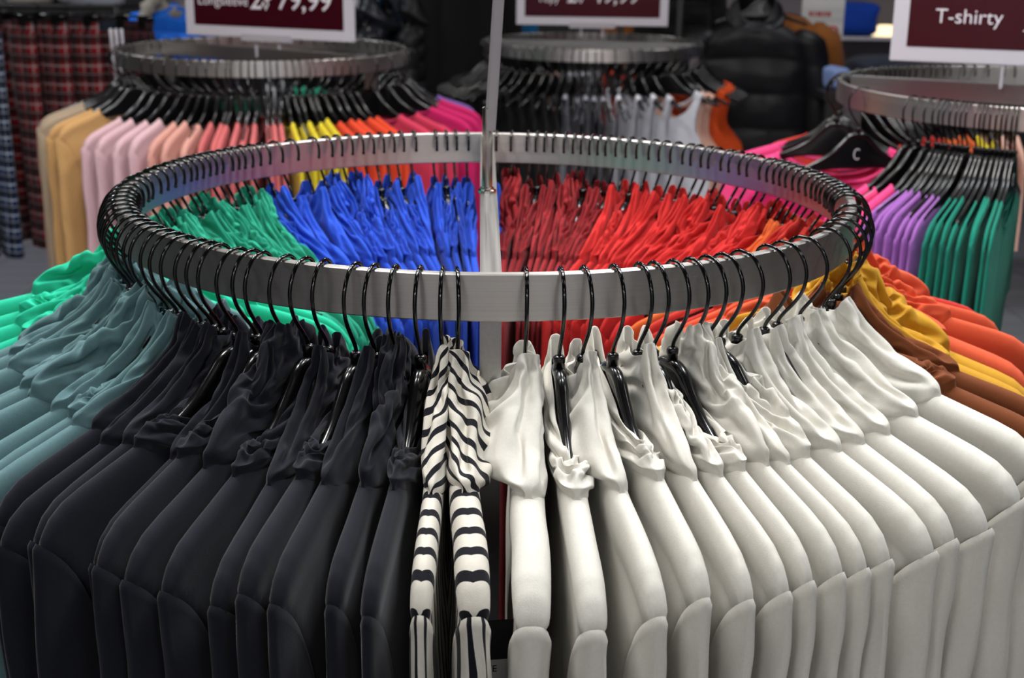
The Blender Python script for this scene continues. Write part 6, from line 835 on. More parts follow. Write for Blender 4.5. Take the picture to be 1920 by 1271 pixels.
NETS['j'] = (40, 17, [
349,-25,-22,-24,-24,-21,-19,-14,-20,-31,-16,-10,-14,-17,-16,-11,-22,-2,-1,2,0,1,-3,-1,-2,6,8,-19,-9,6,11,1,-2,7,-8,1,-4,2,5,2,1,-6,1,5,14,-4,-21,6,4,1,1,-15,3,-5,-1,0,2,-2,0,
0,3,10,10,-7,-15,4,0,5,-26,0,8,-1,5,5,0,3,-1,-1,-6,0,14,-11,-2,7,3,-34,7,3,13,1,-6,2,-3,-2,2,4,3,6,15,-15,-3,-2,-33,0,8,3,-6,4,0,12,-5,-1,-2,-1,5,3,18,2,-3,-41,1,0,-7,5,7,10,
1,9,2,0,0,-1,0,0,1,6,-55,9,-9,8,12,3,2,0,4,3,8,3,-2,0,1,1,2,-52,2,14,-2,-1,3,-3,4,4,7,6,0,12,4,-3,-1,2,-77,3,3,2,2,4,12,5,6,8,-4,10,5,1,11,-3,3,-86,9,5,10,4,11,5,5,1,-3,6,2,
-1,10,1,9,1,-55,-1,2,9,5,0,2,6,-5,9,8,0,1,2,1,6,7,-50,3,4,5,3,0,1,-2,9,-5,5,7,7,-9,13,2,3,-42,5,3,-3,4,-1,10,-4,-2,5,-3,10,1,14,-8,12,-9,-39,2,4,-2,6,11,1,5,-1,5,0,-8,2,0,14,
-11,13,-36,6,1,10,-3,4,-3,6,15,3,11,-5,-16,1,-6,9,-5,-24,0,0,5,-2,3,1,3,-1,0,-2,13,15,-8,-8,-5,6,-16,1,1,-1,7,-1,-6,2,-2,1,-1,2,13,15,-13,-5,1,-12,2,3,-3,-1,0,12,-2,2,0,-1,
-10,-4,9,20,-3,-15,-4,1,6,-5,-7,-6,1,17,9,5,0,-18,-7,-15,4,20,-3,4,0,0,7,0,-2,-4,-7,-6,-8,5,27,-2,-5,-10,-14,15,14,-2,-5,-2,10,3,-4,-3,-5,-2,-7,1,13,-1,-2,4,-9,20,-3,-1,-8,0,
5,7,-6,0,2,-4,-10,2,6,4,-9,-2,23,-4,-5,7,-7,-4,8,-2,-5,-7,7,-2,-20,10,3,6,2,26,-4,5,-1,-1,-6,-14,8,2,4,-5,-2,1,-25,-4,19,2,43,1,-8,-2,-3,-10,-5,-16,3,0,6,4,-2,4,-11,-13,9,34,
1,-1,-9,-6,5,1,3,-5,-5,-16,2,8,0,7,-8,-8,52,-5,-6,-4,3,2,-2,-7,-1,-2,-5,-13,-11,10,0,-2,-2,61,-5,0,2,-5,-10,-10,0,-5,-2,-2,-1,-4,-11,-1,1,-3,88,-9,-7,-7,-6,-6,-10,-8,-4,-4,7,
-2,-2,-7,-10,-10,-2,71,-3,-4,-3,-4,-4,-2,-11,-11,-2,-4,3,0,-1,-8,0,-4,56,1,0,-8,-6,-6,-6,2,-3,-6,3,-11,-5,7,3,-9,-5,57,-8,-8,2,-4,-2,-1,-3,2,-6,-15,6,-3,-14,7,-3,3,34,-1,1,-6,
-1,-3,1,0,-5,0,-1,-15,7,2,-14,12,-10,36,-3,-7,-1,-2,-1,3,-5,-1,-3,2,0,-10,-4,13,-19,8,31,-7,0,-5,3,-2,0,2,-1,-2,-4,1,-1,3,-15,9,-13,26,-1,-1,-3,-8,-2,-13,1,1,5,-6,0,3,3,5,-7,
6,17,1,-3,2,-1,1,0,-5,-4,-13,9,-13,-3,1,11,5,-1,11,-3,-1,-3,1,2,4,3,0,-2,-14,17,-7,-4,-11,5,2,3,-7,-7,1,4,4,1,-5,4,3,-6,2,-3,-2,4,6,7,15,-1,12,2,-7,-2,-1,2,6,-10,3,-14,4,9,-3,
-2,-1,8,2,-2,6,3,0,1,-2,-2,5,-16,5,-4,7,5,-2,-10,5,6,-11,-7,10,0,-1,4,-7,2,16,-4,1,-20,8,-1,5,7,4,7,-6,-29,-5,-2,4,3,4,11,12,2,2,-30,0,0,-1,0,3,4,14,-12,5,-10,-4,10,-5,-3,9,3,
1,-8,-6,3,1,-1,2,8,14,-4,4,-11,-20,-2,5,-5,11,15,-2,0,4,-2,-1,-3,-5,-2,0,16,13,2,-4,0,-5,-14,0,5,0,-13,5,4,3,6,0,-9,-14,-1,2,-1,-1,14,6,-2,1,0,12,-2,-3,-3,-4,2,9,0,-7,-8,4,-7,
-13,2,1,0,5,-4,-4,-5,-2,-1,-1,-2,1,21,12,-14,4,-1,-4,19,-16,-3,-5,-2,5,1,0,1,3,-4,-14,16,14,-11,-1,12,-13,17,-20,-1,7,-1,4,2,4,3,3,-13,-18,14,12,-14,-15,11,1,14,0,-3,4,2,4,-6,
7,-1,10,-11,0,-3,14,-19,-17,12,8,-2,3,0,0,1,1,-22,18,3,15,-16,-1,1,20,-23,-16,17,-2,-1,-6,6,-14,1,10,-13,9,0,-2,11,-4,2,20,-18,-17,-11,-1,22,-25,9,-3,0,-1,-7,2,2,-2,-3,4,14,
17,-20,-7,-2,2,10,4,12,-2,-2,-4,-8,-6,-6,8,-11,0,12,15,4,-9,-8,0,-4,-2,17,1,-4,-1,4,3,-12,11,-11,-3,10,-2,-3,-7,12,1,-9,-10,2,0,-2,2,3,12,-8,4,3,-3,-9,-1,-3,-1,-1,2,-2,2,9,6,
3,-20,-3,11,0,-8,4,-11,-1,1,2,6,-3,-8,-8,4,2,-5,23,-1,-11,-6,4,-2,-10,6,-7,3,-6,18,8,-15,-14,-1,4,9,8,-3,-3,-4,-1,-10,7,0,-11,8,-11,13,18,-12,-4,2,-15,8,13,3,-13,-1,-1,2,13,
-16,-10,4,-14,18,21,3,-2,-21,-11,7,4,15,0,8,-9,-2,20,-21,-11,6,-11,11,6,3,16,-21,-13,9,6,2,-5,-4,-14,9,23,-17,-6,-1,-2,-2,-1,17,21,-21,-11,-5,2,-14,7,0,-19,-1,44,2,-23,-16,-2,
2,-1,11,26,-17,0,-3,9,-3,5,7,-12,-22,15,17,-13,-3,-7,-13,-3,12,27,-1,-2,-6,2,1,2,13,-13,-16,18,16,-17,3,6,-16,-12,6,9,3,5,-2,-3,-4,3,12,-12,-18,18,18,-18,-7,10,-7,-12,-2,5,
-14,2,2,1,-4,4,8,1,-14,15,15,-16,-2,6,1,-5,-2,6,-1,-4,1,1,-2,4,0,-9,-14,22,18,-1,-19,-1,17,0,-4,0,8,2,0,-1,0,0,8,-15,-18,21,6,15,-18,-18,16,1,-1,2,0,-1,1,0,0,-2,11,-12,-17,14,
6,17,-14,-21,6,3,-17,-8,-2,-4,2,0,2,4,12,1,-14,-2,20,17,-17,5,-5,4,5,2,2,-3,-3,-6,2,3,-1,-2,-1,-19,19,16,1,2,-1,4,8,7,-3,-1,3,-6,-6,4,3,1,-13,-20,19,2,1,9,-6,-6,-3,8,10,6,-2,
-5,-6,-8,5,10,-14,-10,13,-4,1,3,-1,-2,-7,-6,-8,11,12,-7,9,-2,-3,4,-6,-392,11,18,14,12,15,16,13,8,-10,29,25,16,13,19,21,17,-1,-1,3,1,-4,-4,-3,3,7,16,-21,-15,8,8,-2,-1,5,-6,1,
-9,4,5,2,-2,-4,2,15,7,0,-23,1,6,0,-2,-10,1,-3,-1,-2,4,0,2,-2,-2,13,5,-3,-8,-4,6,0,-13,2,8,-2,-5,1,7,2,0,-5,-9,8,15,-12,-3,-4,4,-15,2,0,2,9,-6,1,-3,0,0,-2,-5,9,20,-17,-4,-4,
-17,1,3,0,3,7,0,4,-5,-2,-1,-2,-1,0,19,-5,-5,-18,2,1,1,1,-1,-2,-1,8,6,0,1,-5,-5,3,4,1,-18,3,0,1,2,0,-1,3,0,1,3,1,-4,-1,-2,4,1,-16,2,1,1,-1,1,4,0,0,-3,0,0,5,1,-3,-3,0,-12,2,0,2,
-1,2,1,1,-1,4,-3,0,0,2,0,-3,0,12,-2,-1,-1,2,-2,-2,0,3,-7,4,-1,0,-3,3,3,-8,16,-2,-1,-3,0,-2,0,-1,-2,6,-5,-2,2,1,-2,3,3,18,-3,0,-1,-4,1,-4,0,3,-1,-3,3,1,-5,-3,0,7,18,-2,-2,0,-1,
0,-5,-2,-2,1,6,0,-2,-1,0,-5,-1,17,-1,-1,-4,-7,0,5,-1,-2,-2,4,6,-3,0,2,-5,-5,15,-2,-4,-6,6,-1,0,-1,-4,-3,-8,-3,10,6,4,4,2,13,-2,-1,2,-2,-5,-1,1,6,1,-4,-13,-10,14,5,3,-1,10,-1,
-1,-3,-6,-4,17,1,-4,2,5,-2,-9,-16,12,2,3,6,-1,9,3,0,-3,-18,6,-4,-9,8,11,7,-3,-16,3,4,1,1,-18,12,8,8,-2,-19,-3,0,-5,10,6,9,2,-8,-1,-1,0,5,-20,-7,7,8,16,5,4,-14,-16,6,0,5,6,-5,
-2,0,12,7,-17,-12,6,-9,6,5,14,3,-23,1,1,2,3,-4,1,-11,16,20,-16,-15,7,-9,-1,5,8,3,-10,-5,-1,4,-5,0,4,-13,15,20,-20,-7,7,-1,-6,-9,20,-8,-4,-2,2,-7,2,1,4,-14,14,23,-20,-6,-1,-2,
5,-15,23,-1,-16,-5,-7,1,4,-5,5,-10,7,24,-4,-3,-10,-9,7,-14,8,12,-7,-7,1,-1,8,-3,-7,-1,1,5,7,11,-8,-11,4,-9,2,3,-7,1,2,-1,3,5,-9,4,-5,-5,2,16,5,-18,-4,3,2,-7,1,-2,-1,0,2,7,-12,
10,-7,-1,0,-1,15,-7,-7,3,-5,1,2,-1,-1,0,-4,8,-4,9,-9,-4,4,1,10,2,-9,5,-1,-2,1,0,2,3,-4,2,-3,8,-4,-3,-1,-4,2,2,7,-1,0,-1,2,-3,0,0,-1,6,-9,3,2,0,0,-7,1,7,-1,-1,0,-2,3,-1,2,-1,
-6,6,-2,0,1,7,3,-8,7,-1,-1,0,0,-2,0,1,1,0,-1,2,-1,-1,-7,6,7,7,-1,-2,-1,-2,1,2,-1,-2,7,4,-2,2,-4,-4,-7,11,7,-2,0,-2,-1,-6,5,2,4,-2,-2,6,-2,4,2,-2,-9,5,0,1,-1,-4,-4,-11,1,3,5,
-5,-5,9,5,7,4,3,4,-1,4,3,4,2,-4,-9,-7,-10,16,-8,-5,-2,12,6,2,2,0,-8,-1,5,6,10,0,0,-4,-18,20,-13,1,-7,6,4,
])
NETS['k'] = (44, 20, [
354,-21,-20,-22,-23,-21,-23,-22,-20,-15,-16,-22,-19,-15,-15,-16,-8,-5,-4,8,-3,-1,1,1,5,5,2,1,4,-1,-2,0,0,-2,-1,2,6,4,-1,-21,-10,2,1,2,2,-1,1,6,0,-4,2,9,4,-3,1,-4,4,-9,-4,1,
-15,0,-2,2,0,0,0,1,4,1,-1,4,6,5,-1,5,-11,-8,1,1,-21,2,1,4,-2,-1,3,0,-4,2,3,-5,1,2,0,1,5,-3,0,4,-24,-2,6,0,-2,0,3,1,4,4,-3,1,2,0,-1,-1,-1,18,-10,1,-37,5,3,1,11,7,-3,-3,-5,-2,7,
7,-7,2,10,1,-6,-4,16,-6,-33,2,1,3,-3,-2,5,5,8,5,-1,-10,2,3,2,-1,2,4,-3,8,-41,4,2,2,3,4,1,3,-1,1,2,6,-3,6,-2,8,5,-10,3,1,-40,0,0,3,4,-2,6,3,2,-1,-2,3,9,-6,3,7,1,5,-6,5,-59,7,8,
0,1,8,1,0,2,2,5,3,3,1,-2,0,5,0,3,3,-69,1,2,1,5,1,-1,3,2,9,12,5,1,6,1,-3,3,9,5,-7,-77,5,4,8,3,6,9,3,4,-1,-6,5,8,6,7,-5,-2,10,-2,3,-48,-4,1,1,4,7,3,9,-5,1,3,-3,-1,7,4,12,-6,-3,
9,0,-49,8,0,4,5,-1,0,-2,13,-7,4,4,3,-2,7,-4,13,-6,-2,5,-43,-3,4,3,3,-1,6,2,4,14,-2,2,-2,-3,-7,17,-8,15,2,-9,-36,8,1,0,-3,5,-4,6,-2,4,1,2,3,2,1,-8,18,-10,4,11,-31,3,2,0,-1,-1,
10,-1,9,4,9,5,2,3,-1,-20,-8,10,-3,7,-23,2,1,3,3,1,-2,4,-3,1,-3,4,0,2,8,16,-22,-5,12,-5,-21,-1,4,6,5,4,-2,-1,-8,-1,5,-7,4,1,3,4,15,-14,-11,14,-14,-1,-2,-1,1,2,4,-2,6,-1,-2,2,
-1,-4,-2,2,14,-4,1,-8,-9,0,-1,2,-2,-3,2,6,7,6,-5,-5,1,0,-2,-1,-7,25,-2,-14,-4,1,1,0,1,-6,-5,-5,2,1,12,14,3,2,-5,6,2,-11,-5,-4,3,0,1,-2,-2,4,0,0,-5,-2,-4,-7,0,-3,5,-5,7,-5,11,
4,10,1,1,-1,-5,-2,8,-2,-1,-2,-2,-3,-4,4,-1,-1,-8,3,-5,11,15,1,-1,-1,4,0,-9,7,1,-3,-2,-3,-1,-1,2,0,-6,0,-1,-2,20,-3,2,-4,-3,2,0,-2,2,1,0,-3,-1,0,0,-2,1,-3,6,0,21,-1,-4,1,4,0,
-5,-10,-1,4,0,5,1,1,-2,-2,-2,3,-9,2,27,2,1,-3,-6,-1,0,-2,-12,-11,2,1,3,1,0,5,0,0,3,-7,40,-3,-6,-1,-3,-6,3,0,-1,-4,-5,3,-10,-9,-7,-3,14,8,-2,-1,37,-1,-3,-4,-2,2,-3,0,0,4,-5,-6,
-1,0,-2,-6,-8,-3,7,2,59,-7,-6,-5,-2,-4,-3,-4,0,-5,-1,-8,4,0,1,-1,-10,0,-3,-3,55,-2,-1,-1,-2,0,-5,-5,-6,0,-3,-1,-4,-1,-3,-4,1,-8,-3,-1,65,-2,-1,-2,-4,-7,-2,1,-3,-4,-1,-3,-2,-7,
-1,-2,-7,-1,-8,1,70,-8,-5,0,3,-2,-6,-6,0,-4,-2,-7,-11,1,-2,0,0,-3,-3,-9,53,-1,-1,-2,-9,-2,1,-1,-5,-2,-6,-1,-1,-1,0,-2,-6,-3,-5,0,49,-1,-1,-7,-2,-2,-5,0,-3,-3,-1,1,-6,-8,-4,1,
4,-3,0,-3,44,-4,-2,-3,-3,0,1,-6,-3,-3,-2,0,1,-7,0,-2,-3,-3,7,-8,35,-3,-4,0,1,-3,-5,-1,-1,-3,-3,-5,5,9,-8,-6,-5,0,3,7,28,1,-5,-4,-3,-1,-4,-3,2,2,-1,-1,-1,4,0,0,-2,-1,-12,5,24,
-1,4,-4,-1,-3,3,-3,-3,1,-1,-1,-10,-13,-3,13,11,0,-3,-9,23,-5,-2,3,0,-5,0,3,-3,-2,0,1,0,1,2,-11,-1,5,6,-5,17,-2,-6,-2,-6,5,-6,2,2,-3,1,-3,2,-1,0,1,-1,0,4,4,10,0,-2,-5,-2,-5,0,
-3,-1,-2,-1,0,-1,-2,-1,-2,0,0,7,11,-3,-1,-4,-5,2,14,2,2,0,1,-1,-3,1,3,-4,-5,-1,-1,3,-4,15,1,8,-4,-3,-8,-5,-1,-1,1,3,5,1,-3,1,1,-4,-1,-3,10,8,2,-3,10,3,-5,4,-2,0,2,0,-19,2,-2,
4,6,-10,16,0,-8,8,0,-5,3,-5,1,-1,3,5,-7,0,17,0,-1,0,-2,-1,-20,8,3,6,2,6,-21,-4,11,0,0,-2,-2,2,4,-2,2,-2,1,9,-4,-17,11,5,0,8,9,-10,-13,3,-13,-1,24,-1,-4,-9,5,0,-5,4,11,-8,-13,
1,1,-10,20,17,-5,-4,5,-15,-14,-14,-4,24,-11,-13,1,5,16,17,-17,1,-6,-1,-12,3,18,4,10,10,-9,5,-14,-21,24,9,-12,-8,-19,19,14,-1,3,2,-1,-6,-13,6,-10,6,16,8,11,-16,-22,21,15,1,-16,
-22,23,5,-1,-1,2,4,-1,-1,7,-15,-12,11,10,13,-13,-21,15,4,13,-16,-20,-1,1,1,1,0,-4,-7,12,13,-15,-14,7,9,0,1,-2,-4,6,15,-19,-6,5,-1,-2,3,4,-13,-14,16,17,-10,2,2,15,0,-14,-1,-22,
0,19,-1,-3,1,1,-3,9,11,-19,-15,12,10,-15,-11,-3,4,19,0,20,-16,-4,-5,1,0,-1,-2,-9,14,20,-22,-17,3,3,8,20,-16,-19,24,-4,17,-16,0,-1,-6,-4,-2,2,-9,12,28,-17,-3,3,1,-5,19,-20,-19,
17,-1,20,-3,1,8,5,9,-11,1,0,-4,15,-7,1,-2,-8,-7,20,-20,-16,0,18,-5,1,2,4,2,12,-23,-14,10,5,7,-4,-2,-7,7,5,16,-17,-4,-13,-3,-2,12,-5,-9,0,15,-14,-15,-2,1,3,1,7,-2,3,10,14,-10,
-10,2,-2,-4,-10,4,2,7,18,-3,-12,-5,3,0,-5,-2,-1,-2,8,14,-8,-3,-1,-6,-3,-5,3,-1,2,13,12,5,-12,-1,1,2,-13,-1,-7,12,12,-4,-2,-3,15,1,-7,1,-3,-9,-1,12,0,0,2,-3,-1,-5,2,-7,6,-6,-2,
3,1,5,0,-12,-4,3,5,-6,1,0,0,-1,6,-2,5,3,-4,-10,-1,-10,4,1,6,6,3,-6,-2,-7,6,4,0,2,-1,2,-2,-4,-2,-9,-1,-3,-6,3,1,9,-5,-8,-3,6,9,-4,1,-1,1,1,1,-5,2,-6,0,19,-18,-8,-2,7,10,10,-13,
-8,-6,0,1,1,2,1,-2,4,4,-5,1,2,20,-19,-4,-7,4,9,12,-12,-1,-2,-1,1,0,-3,2,1,-5,-4,4,-16,15,20,-21,-8,-2,3,7,15,-4,2,-1,2,1,-14,-2,4,-2,0,-4,-4,-12,15,18,-20,-6,-4,3,2,1,9,4,-2,
-3,18,-16,-2,0,-7,3,6,-14,-12,15,22,-21,-8,0,5,-1,-3,-2,-1,4,14,17,-6,-14,1,0,0,10,-22,-11,17,21,-17,-7,-9,3,-5,1,7,-1,-5,14,5,11,0,-1,-4,11,15,-21,-18,18,18,-17,3,15,0,-19,
-4,-4,-7,-8,17,4,-3,0,-1,-13,20,18,-17,-21,18,18,-19,-18,19,18,-22,3,19,-20,-18,2,1,-1,2,-6,-18,17,18,-15,-15,15,18,-17,-17,18,19,-18,-2,20,-19,-3,-10,-1,2,1,-3,-14,18,19,-16,
-15,11,23,-19,-16,18,-1,-16,16,21,-15,4,-1,1,7,-9,-2,-1,1,15,-16,-14,14,20,-20,-16,15,1,-8,9,17,-3,3,2,7,13,-13,-1,-5,-1,-1,2,-1,-8,3,0,9,12,-26,-9,3,1,-1,1,-2,3,-4,-18,19,-2,
4,1,1,7,14,0,-4,-12,10,-17,1,2,-2,4,-1,-2,-2,2,-3,7,11,0,-15,-4,-15,14,4,-2,6,13,-1,-1,5,1,-1,-2,-1,-3,-12,-3,-1,1,-4,3,20,-15,-4,-1,-1,21,3,4,-1,-17,-6,1,23,11,3,-2,-1,-1,-3,
-4,-6,1,-3,2,-2,-16,18,-1,2,1,7,2,-7,-8,1,3,-2,0,4,8,2,-2,-1,-8,2,-2,-15,5,-6,7,0,1,7,0,-10,-3,4,1,1,-7,-1,2,8,2,-8,-1,-3,6,0,5,4,-5,3,0,4,0,3,-3,-2,3,-1,-1,-4,1,4,-11,-2,7,2,
0,1,5,-9,-5,0,0,-1,2,-2,0,0,2,-2,0,2,10,-6,-392,9,15,7,6,-6,2,7,9,10,6,8,14,19,17,13,15,20,24,22,-1,-1,1,1,4,14,6,1,0,1,-1,-11,-3,-6,-4,-1,4,5,-3,-6,-5,1,-12,11,1,3,0,3,1,-6,
10,12,-1,-2,-2,-5,0,-8,-2,-1,-8,1,-1,-7,2,2,-3,1,6,-7,0,8,7,-1,-1,9,-5,-8,-4,4,-11,1,7,-7,-3,-3,4,-2,1,6,-3,-2,1,3,-4,5,3,-3,-2,-4,-13,1,7,7,-12,-1,6,-3,-3,6,1,-3,-5,-1,5,-3,
3,11,-9,0,-15,2,-2,5,19,4,-5,-2,-12,4,3,1,-6,0,2,-2,-3,-4,14,-8,-16,2,-1,1,2,-2,6,9,13,1,-7,-11,8,1,1,-12,-3,4,-9,14,-16,1,2,0,-2,5,-1,3,0,-2,6,9,-16,2,-1,13,0,-11,11,-10,-16,
2,1,1,0,0,1,0,-2,0,0,7,14,-9,-1,-4,1,10,-11,4,-15,2,1,0,1,2,0,-4,4,-2,2,-1,3,-1,3,-1,-1,2,8,-8,-10,1,1,-1,1,0,-1,2,-5,5,0,-1,-1,8,0,4,0,-12,1,9,10,-1,0,-1,-2,1,2,-7,4,-2,3,-1,
-2,0,0,-5,1,10,-6,-3,15,-2,-2,0,0,-3,0,8,-13,2,-3,4,2,-4,-3,4,0,-1,2,-2,16,-2,-1,-2,1,2,-3,-3,11,-12,-2,1,0,0,1,-7,-1,1,2,3,16,-1,-2,0,-5,-2,-4,0,0,9,-3,-5,1,6,-2,0,-6,-5,0,5,
16,-2,1,-2,-1,-2,-11,2,1,3,4,-3,-2,-1,8,1,-1,-5,-6,-5,15,-2,-5,-1,1,-2,8,-8,-6,-6,-5,0,0,2,-3,13,8,6,-4,-6,13,-1,-2,-4,0,-1,3,1,0,-2,2,-2,0,-6,-4,-6,9,6,5,3,11,-1,-1,-4,-4,-5,
-2,6,13,-3,-6,4,-3,7,-1,-8,-8,6,4,1,8,-1,-2,8,-1,0,2,-2,-12,10,4,0,-1,-6,1,3,-5,-3,0,1,5,-1,9,-2,2,0,-7,-9,-5,-8,11,2,2,-3,0,2,0,-2,3,3,1,1,-1,0,-1,6,5,4,1,1,-23,-9,-4,2,1,0,
7,-2,7,4,-1,0,0,3,-1,-6,-15,7,8,5,12,3,4,1,-2,-1,-5,0,-12,0,-2,0,-9,-2,12,3,-1,-11,0,-3,12,2,-1,2,1,0,1,-4,2,-4,-3,0,1,0,-11,11,14,-11,-3,2,-12,5,1,-1,0,3,0,1,-1,-1,-4,1,4,-5,
3,-12,14,8,-11,-2,0,-3,-2,2,3,1,-6,5,0,-3,-6,1,3,4,-6,4,-12,22,1,-10,-2,-4,1,-1,-2,-1,10,-8,1,1,-6,1,1,4,3,-8,7,-13,18,11,1,-2,0,-14,-3,-4,-8,6,0,-2,-6,0,1,3,2,10,-14,5,-13,6,
5,-5,6,14,1,-2,-8,-16,1,7,-7,2,-1,-2,7,-9,12,-5,5,-11,1,5,-3,-8,4,5,3,9,-8,-4,-7,1,3,-1,-8,12,-5,4,-2,5,-9,6,-7,6,-8,1,-1,-2,7,2,-6,1,-1,1,8,-8,7,-5,3,0,7,-11,8,-9,4,-7,3,7,
-10,-3,-4,1,-2,0,0,7,-15,5,-2,4,-2,8,-11,11,0,-4,8,-8,13,-8,4,-1,1,0,-3,1,5,-4,2,-5,2,-7,7,-2,3,3,-5,0,0,6,6,-1,-1,-3,-1,-2,3,2,1,-2,-1,-1,0,7,-1,3,-8,10,-6,0,7,-1,-2,1,1,-9,
5,-3,-2,5,-1,0,-3,-3,2,-3,10,-3,4,1,7,-2,-2,-1,-4,0,3,2,-3,-2,-1,10,2,-9,-2,6,1,-2,0,0,6,0,-2,1,0,-4,-2,6,-3,-3,-1,-1,6,4,-2,-2,-1,4,-4,1,6,-1,-1,-2,1,13,-15,-11,5,4,-1,0,1,5,
0,2,-1,-3,7,-2,6,-1,2,-7,2,1,10,-1,-4,0,1,-2,-7,-4,-1,5,11,-5,-2,2,4,-1,0,0,3,-6,1,6,4,-3,1,1,3,-1,3,-4,-7,6,-5,1,3,0,-6,-1,-13,7,0,0,6,-3,-1,-6,6,4,-2,4,1,2,4,2,2,0,-5,4,-1,
-17,1,1,-3,3,-1,4,-4,1,3,0,4,4,4,2,
])
